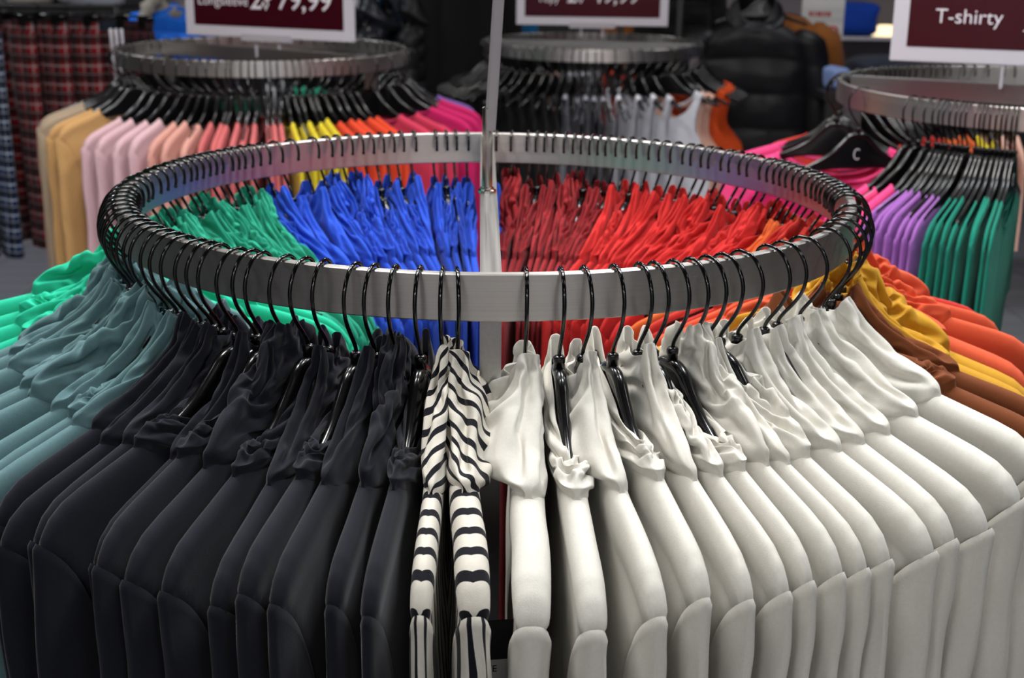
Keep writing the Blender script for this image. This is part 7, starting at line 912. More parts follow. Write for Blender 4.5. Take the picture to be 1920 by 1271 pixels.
NETS['l'] = (44, 20, [
358,-13,-15,-16,-15,-8,-17,-15,-12,-11,-16,-13,-22,-12,-10,10,-13,-10,-16,1,-4,1,0,2,-2,-8,10,-2,-5,-6,0,-2,30,4,-2,-24,12,2,0,-9,-9,-1,4,-1,0,-3,-5,15,5,3,1,-5,-15,9,2,4,-5,
1,-1,-2,-17,1,3,2,0,4,-1,-11,11,8,4,5,-13,-12,3,-1,2,3,4,4,-23,2,0,2,1,7,3,-4,-8,3,2,5,1,0,-6,6,-3,0,7,-2,-24,-1,3,4,1,0,2,1,-6,-6,8,3,8,2,8,-10,-5,-2,4,7,-34,1,1,1,2,-2,3,7,
4,-5,-5,5,5,1,3,9,1,-7,-2,0,-34,3,-3,0,4,-1,-3,6,8,5,-7,-2,3,-2,0,1,2,5,-4,5,-38,0,0,1,5,4,-3,0,-1,7,3,-4,-4,7,-6,8,0,2,10,-8,-47,2,5,2,-2,1,5,-3,4,-3,1,5,4,-4,2,-2,12,0,-8,
10,-58,1,0,4,7,3,2,2,-5,4,6,-7,4,5,3,-5,-4,6,0,-5,-71,1,3,-2,1,5,4,5,6,1,4,5,-8,5,2,3,2,-1,11,0,-70,6,2,8,4,-3,3,3,0,2,5,5,7,-2,11,-6,2,12,-8,7,-59,8,6,1,1,6,-3,3,8,6,-6,10,
-3,5,-1,12,-6,-3,13,-10,-41,-2,-1,2,2,3,8,-2,0,4,9,-7,11,2,-2,-3,11,-8,1,7,-41,-2,3,0,3,6,3,5,-2,-1,7,10,3,-1,-6,8,-5,10,-5,3,-36,7,1,-1,-1,2,3,0,4,2,0,0,3,-1,10,-9,13,-1,6,
-6,-30,2,3,1,-1,-3,3,6,4,2,-1,-1,-1,9,0,10,-16,13,-7,7,-28,3,2,1,-3,4,-1,1,2,1,3,6,2,0,1,0,8,-16,13,-2,-22,1,5,9,12,-13,-3,0,0,-1,-2,-1,5,3,-7,7,4,4,-12,10,-16,1,0,3,3,15,3,0,
-3,-2,-5,-4,-7,0,5,-5,0,2,8,-7,-7,-3,0,-1,1,4,3,3,6,6,3,-1,-5,-9,4,0,-2,-4,-6,6,-3,0,-3,0,0,2,-10,2,0,2,10,8,3,6,3,0,1,-1,-5,-15,3,0,0,-2,-3,-13,11,-6,2,-2,-5,2,6,0,-7,5,8,6,
2,-6,8,0,6,0,-1,-2,-7,0,-2,1,-4,-7,1,0,1,-4,-4,1,1,13,13,1,0,1,-3,1,2,1,-4,-6,-1,-2,0,-1,1,-2,-2,-3,3,1,21,-2,-4,-2,0,0,2,2,-1,-2,-1,-2,-2,7,-2,0,0,-7,-1,0,27,-2,-3,-3,-2,0,
-4,3,0,-3,0,3,-2,-9,1,1,0,6,1,-2,32,-2,-7,-5,4,1,-3,-6,1,3,-7,-6,1,4,2,-3,-4,-2,2,0,37,-5,-2,-1,-7,6,2,-10,-7,4,0,-5,-3,-8,-5,5,7,-1,0,-3,39,2,1,0,-1,-9,-6,-1,-2,-8,4,2,-8,-1,
-3,-10,-8,3,3,4,48,-4,-2,-3,-6,-2,-3,0,-3,1,-5,0,-1,0,-2,-1,-4,-4,-2,-3,58,-2,-9,-7,0,-2,-1,-8,2,-5,-3,-1,3,-5,0,-1,0,-3,-8,-1,68,-4,0,-3,-4,-2,-2,3,-5,-1,-4,-9,-7,0,-5,-1,-3,
-1,-4,-5,70,-3,-1,-2,-4,-4,-2,-3,-6,-6,3,3,-3,-3,-2,-5,-3,1,2,-2,53,-4,-2,1,-3,-3,1,-2,3,-3,-6,0,-1,-7,2,2,3,-2,-8,-1,49,-2,-3,-2,1,-2,-6,-1,4,1,-5,-9,4,-1,-1,2,0,-2,3,-10,42,
1,-4,-4,-1,-1,-1,0,-10,0,2,5,-5,10,-12,-5,3,-1,-3,7,36,-1,4,0,-4,-4,-4,2,1,-7,0,-3,1,-2,6,-8,-11,4,-1,3,31,-1,-4,-2,7,2,0,-10,-4,5,-1,-1,-4,0,3,-6,0,-13,7,3,29,-2,-5,-1,-2,3,
2,2,-3,-3,2,-3,-1,-15,7,10,-1,-5,0,-7,21,-1,2,-4,-3,-2,-2,-1,-4,-5,3,8,-2,2,-14,-5,5,13,5,-4,15,0,2,1,-3,-1,-7,-1,4,-3,-14,-8,8,12,0,4,-19,-1,13,8,9,0,1,2,-1,-4,1,-1,3,2,3,-6,
-14,-8,18,-6,11,-9,-16,20,0,1,-2,-6,0,8,14,2,-2,-6,-3,-3,-4,5,-3,1,2,12,-1,-1,14,2,0,-1,2,-25,-19,4,6,10,8,11,-2,-7,9,5,-1,-11,2,-12,8,-1,5,3,-9,5,-5,7,-1,5,0,-4,-5,6,-3,3,2,
-3,-14,10,6,0,7,0,2,-2,1,-13,16,-4,-5,-7,14,-14,-4,2,1,5,8,-13,5,1,-14,3,17,9,-2,-11,-19,16,5,5,-7,3,-9,-17,5,12,7,4,4,2,16,-19,-20,25,13,-1,-13,-22,17,4,4,9,0,-3,-16,-14,16,
12,5,-2,2,9,-10,-18,20,15,-1,-14,-23,11,-17,1,31,13,-1,-19,-21,21,-1,2,-10,17,12,-21,-16,18,19,-1,-14,-21,34,-22,-17,13,19,10,-16,-25,3,-3,-4,6,10,11,-26,-21,12,32,10,-14,-16,
19,-25,-15,7,22,15,-16,-3,2,1,-12,9,13,15,-19,-21,0,22,17,-5,-6,4,-15,-22,4,19,16,1,1,-3,-3,-12,9,7,18,-15,-20,-6,18,5,5,14,-7,-9,-21,4,10,-5,0,-2,7,5,-6,-2,3,17,-15,-13,-14,
17,3,4,18,-1,-13,-22,14,0,-1,2,-11,-5,8,0,-11,19,20,-3,-20,-20,13,-18,19,14,15,-17,-22,-5,4,4,9,-11,-14,16,10,-29,0,20,14,-19,-18,14,-15,16,2,18,-19,-2,-4,3,2,12,-13,-17,16,
12,-16,-15,18,22,1,0,-22,-17,16,2,14,-3,2,-2,-2,4,11,-12,-16,8,1,-1,-13,-1,1,21,20,-20,-19,16,6,-3,-2,1,-3,2,1,14,-15,-8,12,6,9,2,-18,-18,18,20,-21,-18,17,-2,0,10,1,-9,4,-2,
15,-2,3,-4,-12,-2,19,-4,-29,9,22,-19,-17,1,0,3,-1,-4,-1,2,-2,3,-5,-5,-1,-3,3,1,5,-9,10,20,-20,-3,-1,-9,-5,4,-1,1,1,0,10,4,-2,-3,-3,7,4,-4,-13,11,16,-3,0,-7,6,-9,-5,13,2,-1,-6,
-5,5,5,5,-4,1,5,-2,-12,6,-5,1,2,2,10,-2,-26,0,4,6,7,-2,-5,-8,0,-1,-3,6,8,0,-9,-2,-5,0,4,2,20,-9,-2,-10,-6,4,15,4,-3,-5,0,-2,-6,-2,-9,-2,0,-7,-6,23,-9,6,-3,7,2,-7,-12,1,2,4,3,
0,-5,0,-5,-1,14,5,-14,-17,3,-2,-1,4,3,-1,9,-3,2,2,0,1,3,-7,-4,-1,-13,16,16,-19,-4,5,-2,-8,1,3,-5,0,-2,1,0,0,1,7,-5,0,-6,-9,5,12,13,2,-1,-13,-2,4,-2,1,1,2,-3,-4,2,2,-2,-2,8,-6,
12,-14,-13,4,14,10,-15,16,5,0,-2,-16,2,3,-5,1,-4,0,-6,-1,-2,21,-20,-3,1,16,12,-33,2,9,6,15,-2,2,1,-2,-5,3,4,-12,-17,16,22,-22,-7,3,2,-3,-2,-4,5,1,5,6,3,1,-3,-1,5,15,-15,-18,
18,16,-22,-17,21,19,-23,-3,-8,-1,2,-5,0,2,-4,-2,-4,11,17,-18,-18,20,20,-17,-20,18,16,-21,-1,4,-5,1,3,-2,5,0,-4,-17,17,16,-18,-18,18,23,-11,-26,22,14,-19,1,-2,-1,13,-1,-8,0,3,
-3,-14,19,19,-5,-23,14,11,-13,-24,8,35,-6,-15,0,-14,17,0,0,8,3,-11,1,0,7,-14,-18,13,2,1,-3,3,7,-2,4,-2,-3,0,1,-1,9,-11,-20,17,-5,0,-3,1,6,10,18,-14,-8,0,-2,15,-4,0,-2,2,-3,-1,
-2,-19,21,2,4,1,23,-21,-10,4,3,-1,4,-2,1,2,0,0,-2,2,0,4,-2,21,-15,3,-10,16,-26,-16,16,24,-10,5,-3,3,2,-18,9,15,-4,-1,0,-2,2,-6,4,-3,2,9,-7,12,-6,-2,-3,-2,2,4,-10,18,6,-17,-16,
-7,16,-4,2,-4,16,4,-3,-15,26,-11,-4,1,0,8,2,-23,-3,14,1,7,4,-8,0,11,-3,0,0,-6,-13,0,12,8,-3,-1,3,5,-3,2,4,-1,-9,6,7,-5,-3,-2,-7,20,-18,-3,-8,8,1,-2,-1,2,7,-1,-6,2,4,-4,-10,-2,
13,-1,0,-13,18,-3,-7,6,3,2,3,2,1,1,-1,-6,-9,-3,-2,2,1,2,-5,4,-1,2,7,-392,6,-5,1,8,16,8,9,5,6,7,-13,-6,8,14,17,11,-15,4,21,-1,0,13,9,-24,-14,9,-6,-11,5,-8,17,29,3,-6,-21,5,26,
-19,-27,-5,1,6,-5,21,-17,-13,8,17,-13,4,-4,-16,3,5,10,-2,0,16,-12,-8,0,-3,10,-1,18,-20,-3,1,13,9,5,-22,-11,-2,1,2,6,6,13,-11,2,-5,-1,8,6,1,-12,5,-5,1,8,22,-19,-7,5,-3,-9,9,8,
-13,1,5,-13,-3,3,29,-7,-18,11,-10,-3,2,26,2,-14,-8,11,-12,10,-15,2,-1,8,-7,0,-6,26,-7,-17,15,-1,-4,1,-3,16,-2,-19,13,-11,-16,1,4,8,8,-16,4,-11,24,3,-20,6,7,-16,10,-6,4,14,-13,
10,-16,1,-1,-2,6,11,-10,11,-10,-1,18,-8,-4,15,-12,8,-4,-9,12,-8,-16,2,1,3,-2,7,9,-9,13,-2,-16,10,7,-2,-1,-4,14,-3,-10,10,-15,2,2,-2,6,-3,3,6,-15,20,9,-17,4,8,13,-19,-8,17,0,
-5,-10,1,-1,-1,-3,6,1,1,9,-15,10,13,-19,1,4,16,-2,-9,13,-1,10,-1,2,0,0,-8,2,3,-9,10,-3,-2,10,-7,-7,3,6,6,-9,5,15,-1,-1,1,-1,3,-8,0,8,-2,-3,3,-6,0,1,1,2,-2,2,-5,16,-2,0,-1,-1,
2,2,-5,2,-5,-1,-1,5,1,1,-5,1,1,-1,4,16,-1,0,-1,-1,0,-2,3,-1,-2,-3,-2,1,2,-1,5,-6,0,4,1,16,-1,-2,-1,0,-4,3,-7,0,7,1,-3,1,-2,2,3,1,-8,-2,2,15,-1,-4,2,-1,-3,0,4,-5,-4,1,3,2,-1,
-1,-7,5,6,-1,-3,13,-1,-5,0,8,3,-4,-4,3,-3,-4,-1,-4,2,1,4,-2,4,6,-2,11,-2,-3,-13,-13,8,10,5,4,7,3,-2,-6,-3,4,5,0,-7,1,2,8,0,-4,5,-5,-14,-9,-1,1,6,7,10,9,1,-3,-4,1,4,-6,4,5,-1,
13,0,0,-3,-7,-10,-6,-4,-1,1,8,4,-3,-4,3,7,4,-3,1,1,3,0,5,-3,9,3,-4,-7,-8,-12,-7,0,4,6,-2,-1,9,4,-1,0,-13,13,5,9,-4,7,4,2,-5,-2,-7,-2,0,-3,-1,-4,-6,7,-2,0,-2,-7,-3,14,2,0,1,-6,
11,4,5,-2,-2,-1,-3,0,-3,-7,-3,1,3,-7,4,-6,3,-5,4,8,-5,4,-6,4,-1,0,2,-1,-2,-3,-4,0,7,2,-8,-2,-6,2,-2,2,-2,-4,3,3,2,0,1,1,-1,-1,-6,1,3,3,-2,0,13,-14,-4,4,-5,1,2,-4,-1,-3,0,0,5,
1,-6,1,4,-1,2,3,-3,19,-16,-10,16,-1,-2,-10,-2,10,-1,-5,-8,1,-6,0,-3,8,10,-19,1,0,23,-12,-7,2,4,5,-3,-12,-3,5,-1,-4,-7,2,0,1,-6,15,-13,0,-11,19,-7,4,-3,1,6,11,0,-11,2,-1,-7,1,
1,-7,8,-3,11,-10,8,-11,10,-7,8,-9,-3,-3,5,4,-7,5,-6,1,1,5,-9,4,-3,11,-16,9,-1,7,-8,14,-15,-3,-2,6,5,-9,-4,1,-3,1,6,-11,0,3,13,-9,4,-16,2,2,13,-4,-9,1,6,-3,4,-1,0,-3,1,-2,1,-3,
-7,8,-2,5,-5,-4,-3,5,-3,-5,3,0,6,-1,0,-2,-12,16,-10,-2,5,-3,-7,10,1,-14,6,4,-2,3,-7,2,7,-2,0,-2,-1,1,5,-9,4,2,-9,-11,1,11,-1,-1,7,-5,-2,-9,7,-2,0,0,3,1,2,-12,-2,2,-2,5,3,-3,
-1,-22,8,8,-7,11,6,0,-5,-3,5,-6,3,0,0,2,7,-5,2,-2,7,-4,-17,3,2,3,6,-1,0,3,-6,0,-4,19,-2,-2,4,-19,-2,16,-9,11,-16,-20,9,8,6,-2,-2,-4,10,0,4,-2,-3,-7,5,17,-20,-19,6,10,6,-8,5,
-18,4,0,0,-2,-1,5,-6,-5,-7,-13,9,8,20,2,-31,-5,18,19,-6,6,3,-1,6,-3,-1,-3,-6,-9,2,7,-17,-2,8,14,20,-25,-7,11,-3,6,2,0,-2,7,-2,-4,-1,8,6,5,-8,-1,-25,-6,19,22,-21,-14,14,-4,
])
NETS['m'] = (44, 20, [
354,-14,-15,-17,-21,-19,-13,-9,-15,-14,4,-7,-19,-15,13,-25,-19,-5,-1,4,-3,0,3,4,7,4,-5,0,8,-7,-19,13,7,-4,-8,11,4,-14,-13,-2,-9,0,-3,5,2,0,-5,5,7,7,-5,-19,16,6,-13,6,5,9,-8,
-9,-16,1,1,-2,5,3,5,-7,-4,12,4,-4,-14,-1,-1,11,-9,10,17,6,-21,2,2,-1,-3,4,5,-2,-4,-1,4,7,0,-1,-1,-9,9,-6,-2,16,-22,1,3,1,-4,-1,9,-1,-5,-4,0,1,0,12,2,5,-5,-6,6,-12,-30,1,0,2,7,
-2,-3,3,5,-8,7,4,-3,-5,3,5,10,-5,-6,-2,-38,4,2,1,-2,3,-2,2,2,9,-1,-2,5,-5,-1,-1,9,9,-7,-4,-40,0,1,2,3,-2,4,-1,1,-1,3,3,0,6,-4,-2,-3,4,13,-5,-48,1,3,2,-1,3,-1,11,-3,3,-2,-2,6,
-1,2,-3,2,4,1,9,-53,2,-4,-2,3,3,3,-1,5,0,5,1,0,3,5,-3,-1,2,-1,-1,-73,0,6,4,6,3,3,-2,0,2,-3,7,7,7,1,0,0,1,1,1,-72,5,4,6,0,7,-1,-2,5,3,9,-3,-1,6,-8,19,4,-4,-3,5,-57,5,3,0,5,0,4,
9,-2,5,-1,6,2,-6,16,-12,5,10,1,-9,-47,2,0,3,3,4,4,1,8,-1,1,0,1,10,-2,7,-11,-1,13,4,-40,-1,4,2,2,1,3,1,0,3,2,5,0,-3,9,0,8,-11,-3,16,-35,4,0,1,3,-1,-1,4,-1,6,2,0,2,-3,-3,5,8,15,
-3,-13,-31,2,0,6,-3,6,7,3,10,2,5,1,1,4,-2,-22,-4,9,-2,6,-29,4,4,0,5,-2,2,-3,0,2,1,2,1,1,4,19,-19,-11,17,-3,-19,1,-1,9,0,3,-4,-4,0,-3,-1,2,5,6,-8,-2,12,1,-14,13,-15,1,5,-9,2,4,
0,9,-2,-2,-2,-1,-2,-2,11,1,4,-4,0,-8,-10,1,3,0,-4,-2,7,3,6,7,-1,-8,-1,1,-3,14,2,-1,-16,1,-3,0,-1,1,1,-8,-5,-1,0,2,5,12,4,-2,-3,-7,6,2,14,-18,4,-1,-3,0,0,5,1,-6,-5,-6,-1,-4,-2,
3,1,-4,-3,2,3,17,10,-1,4,2,0,-1,0,4,-7,-6,-1,0,-5,-4,4,0,-2,2,3,-1,16,-2,1,-3,-1,-4,-5,4,7,4,-2,-9,1,1,1,3,-3,-3,6,-5,20,-2,-2,0,0,1,-1,-3,-2,1,1,6,-4,-3,-1,-6,5,0,-8,1,23,1,
-4,-4,5,0,-1,-8,2,0,-5,-2,6,0,-6,1,-4,3,-3,0,34,-3,-2,-3,-10,4,1,-2,-8,-3,7,1,-9,-1,0,1,2,-1,-4,2,38,-2,-5,-3,-1,-5,2,1,-4,-2,-5,2,4,-9,2,-5,-4,2,0,0,41,-5,-2,0,-4,-1,-5,2,5,
-6,-3,0,0,-2,-6,-2,-2,-3,2,-3,50,-1,-3,-4,-1,-4,-3,-5,-3,2,-4,-3,2,1,-4,-3,-5,-1,2,-5,49,-2,-1,2,-2,-8,-3,-5,-3,2,0,-8,-6,2,6,3,-7,-7,2,1,68,-4,-5,-6,1,1,-5,0,-2,-4,-3,-5,-3,
-4,-9,2,6,-5,-2,-2,74,-3,0,-4,-5,1,0,-1,-5,-7,-5,-1,-5,-3,1,-6,0,2,-2,-3,51,0,2,0,-2,-5,-2,-3,2,-4,0,5,0,-8,0,-3,1,-3,-7,1,50,-4,-3,0,-4,1,2,-2,-5,2,-3,-4,0,6,-6,1,-1,0,-1,-4,
41,-1,-1,-3,1,-9,3,0,3,-5,-1,5,-9,0,4,-1,0,-2,7,-7,39,0,0,1,-6,0,-5,2,-3,0,-4,-14,11,2,5,-5,-1,-2,-13,16,30,0,1,-4,1,1,5,-5,-5,0,-2,1,0,-3,-12,5,-9,2,6,5,29,-5,-1,1,-3,2,-4,
-1,2,-5,-3,1,0,5,-1,-15,13,-1,0,-20,19,0,-4,0,4,-5,-1,-7,5,3,2,-2,1,-7,0,8,-6,7,-15,0,14,1,-9,-6,12,3,-11,-1,-13,5,6,0,-6,3,0,6,-5,0,10,2,9,-1,-1,-6,-14,9,4,1,2,-7,-1,0,-7,3,
3,-4,-1,1,14,2,-1,2,-3,1,4,-13,-8,9,8,-2,-11,2,2,5,-13,2,-1,-7,3,6,15,2,3,-14,-12,16,8,-5,-15,6,11,-3,-6,0,1,-10,8,5,-5,-15,8,-1,3,6,-1,-9,-6,15,2,-3,0,-4,6,2,-5,-5,2,-12,10,
-1,8,-1,-7,11,8,-2,-5,-26,23,6,-1,1,-5,-4,4,1,-10,14,-1,-11,6,1,5,-12,4,10,-1,-7,-13,9,1,-11,6,-1,13,2,-19,5,0,13,5,-1,-5,15,-8,1,11,0,-19,-3,5,-1,-14,-7,19,7,9,-20,-10,11,-2,
1,-3,-8,22,-5,5,12,-3,-12,8,5,-4,-4,-15,17,-2,9,-17,-4,1,1,-1,-2,-15,20,-3,0,-3,-11,-7,28,15,-9,-6,0,9,-7,10,-19,-1,-1,7,-10,-4,-1,11,6,11,-9,-15,-13,19,19,-16,-15,15,5,-8,12,
1,2,4,10,-13,-21,7,-18,26,20,-11,-14,-18,17,25,-11,-3,3,12,-7,2,-1,1,9,13,-13,-25,8,-15,19,21,-10,-10,-20,-5,18,11,4,-7,4,-5,1,-1,-1,8,18,4,0,-20,-21,17,21,-9,15,-8,-24,-16,3,
18,-1,-2,-1,-3,-3,-7,-7,3,20,14,-17,-20,15,1,-13,27,15,3,-23,-13,7,-1,-3,1,-2,7,5,-14,-13,20,18,-15,-19,35,-17,-21,22,-8,18,-13,-5,2,1,-4,-2,-7,12,13,-13,-18,17,15,-9,-4,14,
-20,-19,19,3,15,-12,-4,0,2,1,8,-4,1,11,-8,-6,0,13,-14,-1,16,-22,-16,11,11,17,-3,1,14,-1,-19,-8,10,3,7,-10,0,0,-1,-3,9,19,-21,-15,-2,17,-3,2,-20,-1,13,-4,-10,0,1,1,2,-3,-1,6,0,
13,19,3,-23,-13,-5,-1,11,-16,-7,7,3,13,6,-6,-4,-10,-1,1,-3,-3,6,8,18,-18,-5,-1,8,19,0,0,-1,-13,-5,0,2,10,3,0,-3,-12,-7,-7,10,15,-5,-1,-8,3,8,-2,-1,-7,1,-3,10,4,-1,-1,-4,-3,4,
-3,0,5,-6,-1,1,0,3,1,-13,1,-1,9,-8,-3,1,3,1,7,-1,7,-9,2,-9,-3,-4,-1,-1,8,4,6,2,-8,-5,-3,-3,1,3,-1,-1,-1,6,-1,-10,0,-6,-2,0,2,8,-8,-3,2,17,8,2,-6,-4,3,0,-5,-5,-5,-4,0,15,-15,
-3,-4,-1,11,-12,3,-9,4,-3,0,4,1,1,2,1,4,-3,-1,2,18,-21,-9,2,-2,8,3,-1,-10,4,4,4,0,-3,2,1,-4,-3,-1,-14,16,20,-17,-4,13,9,-18,-3,3,0,1,-6,-5,7,2,-3,-1,-3,3,-6,-15,17,19,-20,-15,
11,25,5,-2,-4,2,2,-15,10,-8,-12,2,3,-4,-1,-9,-14,16,24,-22,-13,-3,10,2,-9,-4,19,22,-20,1,-4,1,-8,2,8,-9,-4,-13,17,22,-21,-8,-8,15,10,-14,-9,11,2,2,-1,0,-4,1,5,13,-18,-5,-18,
16,25,-19,-6,1,6,-2,-9,2,9,-2,1,3,-2,-1,-2,6,17,-15,-3,-19,15,19,-20,-17,14,1,-3,-11,11,8,-1,-3,2,-1,-1,-3,2,0,-3,0,-18,18,21,-20,-21,14,5,0,-5,10,18,-17,-5,1,-8,11,0,9,-12,0,
-3,3,-2,3,4,8,14,-21,-3,2,1,17,-5,-1,-7,3,7,10,-2,2,2,0,1,-1,2,-4,3,17,-28,-16,15,-2,5,0,-1,-16,9,0,1,-5,-3,-1,7,-1,1,-7,-2,1,0,-1,-14,22,-1,1,-2,-4,3,-5,0,7,5,3,-8,0,-3,22,
-8,1,1,-8,16,-6,1,0,1,1,1,1,-3,0,-4,-3,3,5,3,-5,5,-3,-2,11,3,-14,4,0,-1,0,-2,7,2,-7,5,-2,9,17,-15,-14,2,0,11,-20,-20,19,1,0,1,5,0,-4,-2,7,7,-3,-7,-9,-8,-3,-12,11,-7,13,6,-5,2,
0,0,5,-4,-5,5,-8,-3,-11,-6,4,29,-10,-5,-12,12,16,-11,-12,5,1,1,-7,-8,10,8,5,-6,-10,0,-5,1,12,5,-13,9,2,5,2,6,-1,9,0,-4,-5,12,-1,-9,8,7,0,-6,3,-4,2,-4,2,-4,-5,7,2,5,3,-5,2,-3,
-2,10,-7,-10,13,-8,0,3,3,2,-8,4,-15,-392,8,1,-3,3,0,12,14,-4,5,15,14,-7,0,13,-3,0,11,20,16,-1,-1,13,10,5,-12,-5,5,11,-7,-15,5,13,-3,0,5,-13,-4,-12,0,-5,1,-1,7,0,13,-14,-14,14,
11,-7,-13,12,10,-8,-13,23,-2,-6,-3,-8,1,-7,5,7,0,-10,7,-10,11,14,-3,-9,2,1,-12,2,11,9,-11,-11,1,4,-11,3,16,0,-9,4,-10,6,-12,2,1,13,6,-15,5,3,9,-13,2,0,3,-9,3,33,-17,-10,4,2,
-5,-5,4,-14,41,-9,-21,6,6,-15,1,3,2,-2,-4,3,27,-23,3,0,25,-16,-4,12,-7,16,-14,-8,5,-16,2,3,-1,6,-10,0,4,4,-5,5,-2,22,-13,-3,-2,13,19,-20,-21,-16,2,0,4,0,-2,-6,0,32,-19,-9,10,
-7,18,-10,3,-2,10,22,-16,-16,2,0,2,0,9,-5,-3,-5,24,-5,-11,9,-8,9,-3,1,0,0,24,-15,2,1,1,6,-4,5,2,4,-13,14,-3,-4,9,0,-3,-3,3,0,1,-10,1,1,0,0,8,4,-1,-6,13,-9,11,-3,-1,1,-7,2,-1,
5,-1,10,-1,1,-1,-2,0,-1,0,5,-7,2,-4,3,3,-7,9,0,-9,-4,6,15,-2,-1,-1,-1,-1,-1,1,-4,7,-2,2,-3,-5,7,-5,-1,9,-10,-6,16,-2,-3,1,0,-4,2,-2,5,-8,6,-1,2,0,-4,0,-2,0,10,-3,16,-2,0,-2,
-2,1,-1,2,-3,2,-3,0,4,1,-1,-4,-3,-3,7,3,16,-1,1,1,-6,-2,-4,-1,4,1,0,-1,-4,2,4,0,-1,-3,-6,10,15,-2,-7,-2,6,-5,-4,-6,-8,-2,-3,4,5,-3,3,19,4,-2,-6,-3,13,-1,3,-9,-2,6,1,-2,0,0,-1,
-6,1,2,-2,-9,12,5,2,-5,11,-2,2,-3,-10,-4,3,16,1,0,-6,0,-5,-2,8,2,-5,-3,4,2,8,-1,-9,6,6,-1,4,-15,-6,9,8,2,1,-1,-15,3,0,5,-1,4,5,0,5,1,1,0,-11,-5,1,-11,2,9,1,0,3,-10,0,9,3,-2,1,
0,2,-1,-1,6,5,4,2,-3,-14,-12,3,4,7,-1,-2,-7,5,3,-1,0,3,1,0,-11,-10,12,7,10,8,0,-2,-2,-3,4,-2,-2,-8,-5,-2,0,-4,0,3,1,5,-11,4,-3,7,-3,1,-4,2,1,2,-1,-2,0,-3,1,-9,7,-5,12,6,-10,
-7,5,-6,3,-2,3,-5,-2,1,3,-1,-1,-4,-1,6,-13,11,-5,1,1,2,-10,3,0,-1,-1,3,0,-6,-3,5,-2,-6,1,2,6,-13,8,-8,14,-14,2,0,5,3,-4,-1,-5,1,-3,-5,1,-6,1,2,1,4,-16,15,-6,13,0,-10,-2,2,4,
-16,4,-2,-3,1,-1,-6,0,-2,0,7,9,-18,7,-5,5,8,-15,0,0,11,-17,2,6,-7,-1,-7,0,5,-1,-10,5,12,-11,2,-9,4,1,-7,0,4,-2,-3,-4,7,0,-7,1,1,4,6,-12,-1,7,-12,6,-9,15,-6,-3,1,13,-18,-1,-3,
3,-6,1,-8,4,2,-7,1,1,11,-8,7,-11,5,1,1,4,-2,-7,7,-9,-4,0,0,-11,3,12,-16,2,2,-2,0,1,0,-3,-9,4,12,-1,-4,7,4,0,-6,-3,-2,2,0,-3,0,0,-3,4,-2,0,-1,-3,0,14,-7,-2,6,-1,-3,5,-4,2,1,0,
1,0,-3,-1,1,-7,3,-2,-3,-2,8,-9,7,-1,-1,0,-8,4,5,-1,-1,-3,2,5,0,-4,4,0,2,2,-12,-2,7,0,2,0,2,-3,-1,2,0,-3,-1,5,0,-9,-7,4,4,-2,2,11,6,0,-1,0,-3,-6,4,2,-3,5,-12,-10,9,24,-7,-1,5,
-10,5,-3,6,-1,1,-1,1,3,-5,-1,-8,2,13,0,-13,-3,14,5,-12,11,0,-12,6,-1,1,-2,1,1,8,-2,2,-3,-8,1,12,-3,-4,-18,17,-7,4,6,4,0,1,9,1,-7,5,-15,12,6,5,-11,1,5,0,-7,1,4,-22,7,3,0,-3,
-13,17,7,-8,-4,-16,13,0,-6,-1,8,2,-13,3,5,19,-21,2,0,0,-6,-12,5,8,15,-14,-15,-2,16,-10,-4,7,5,-3,-3,8,18,
])
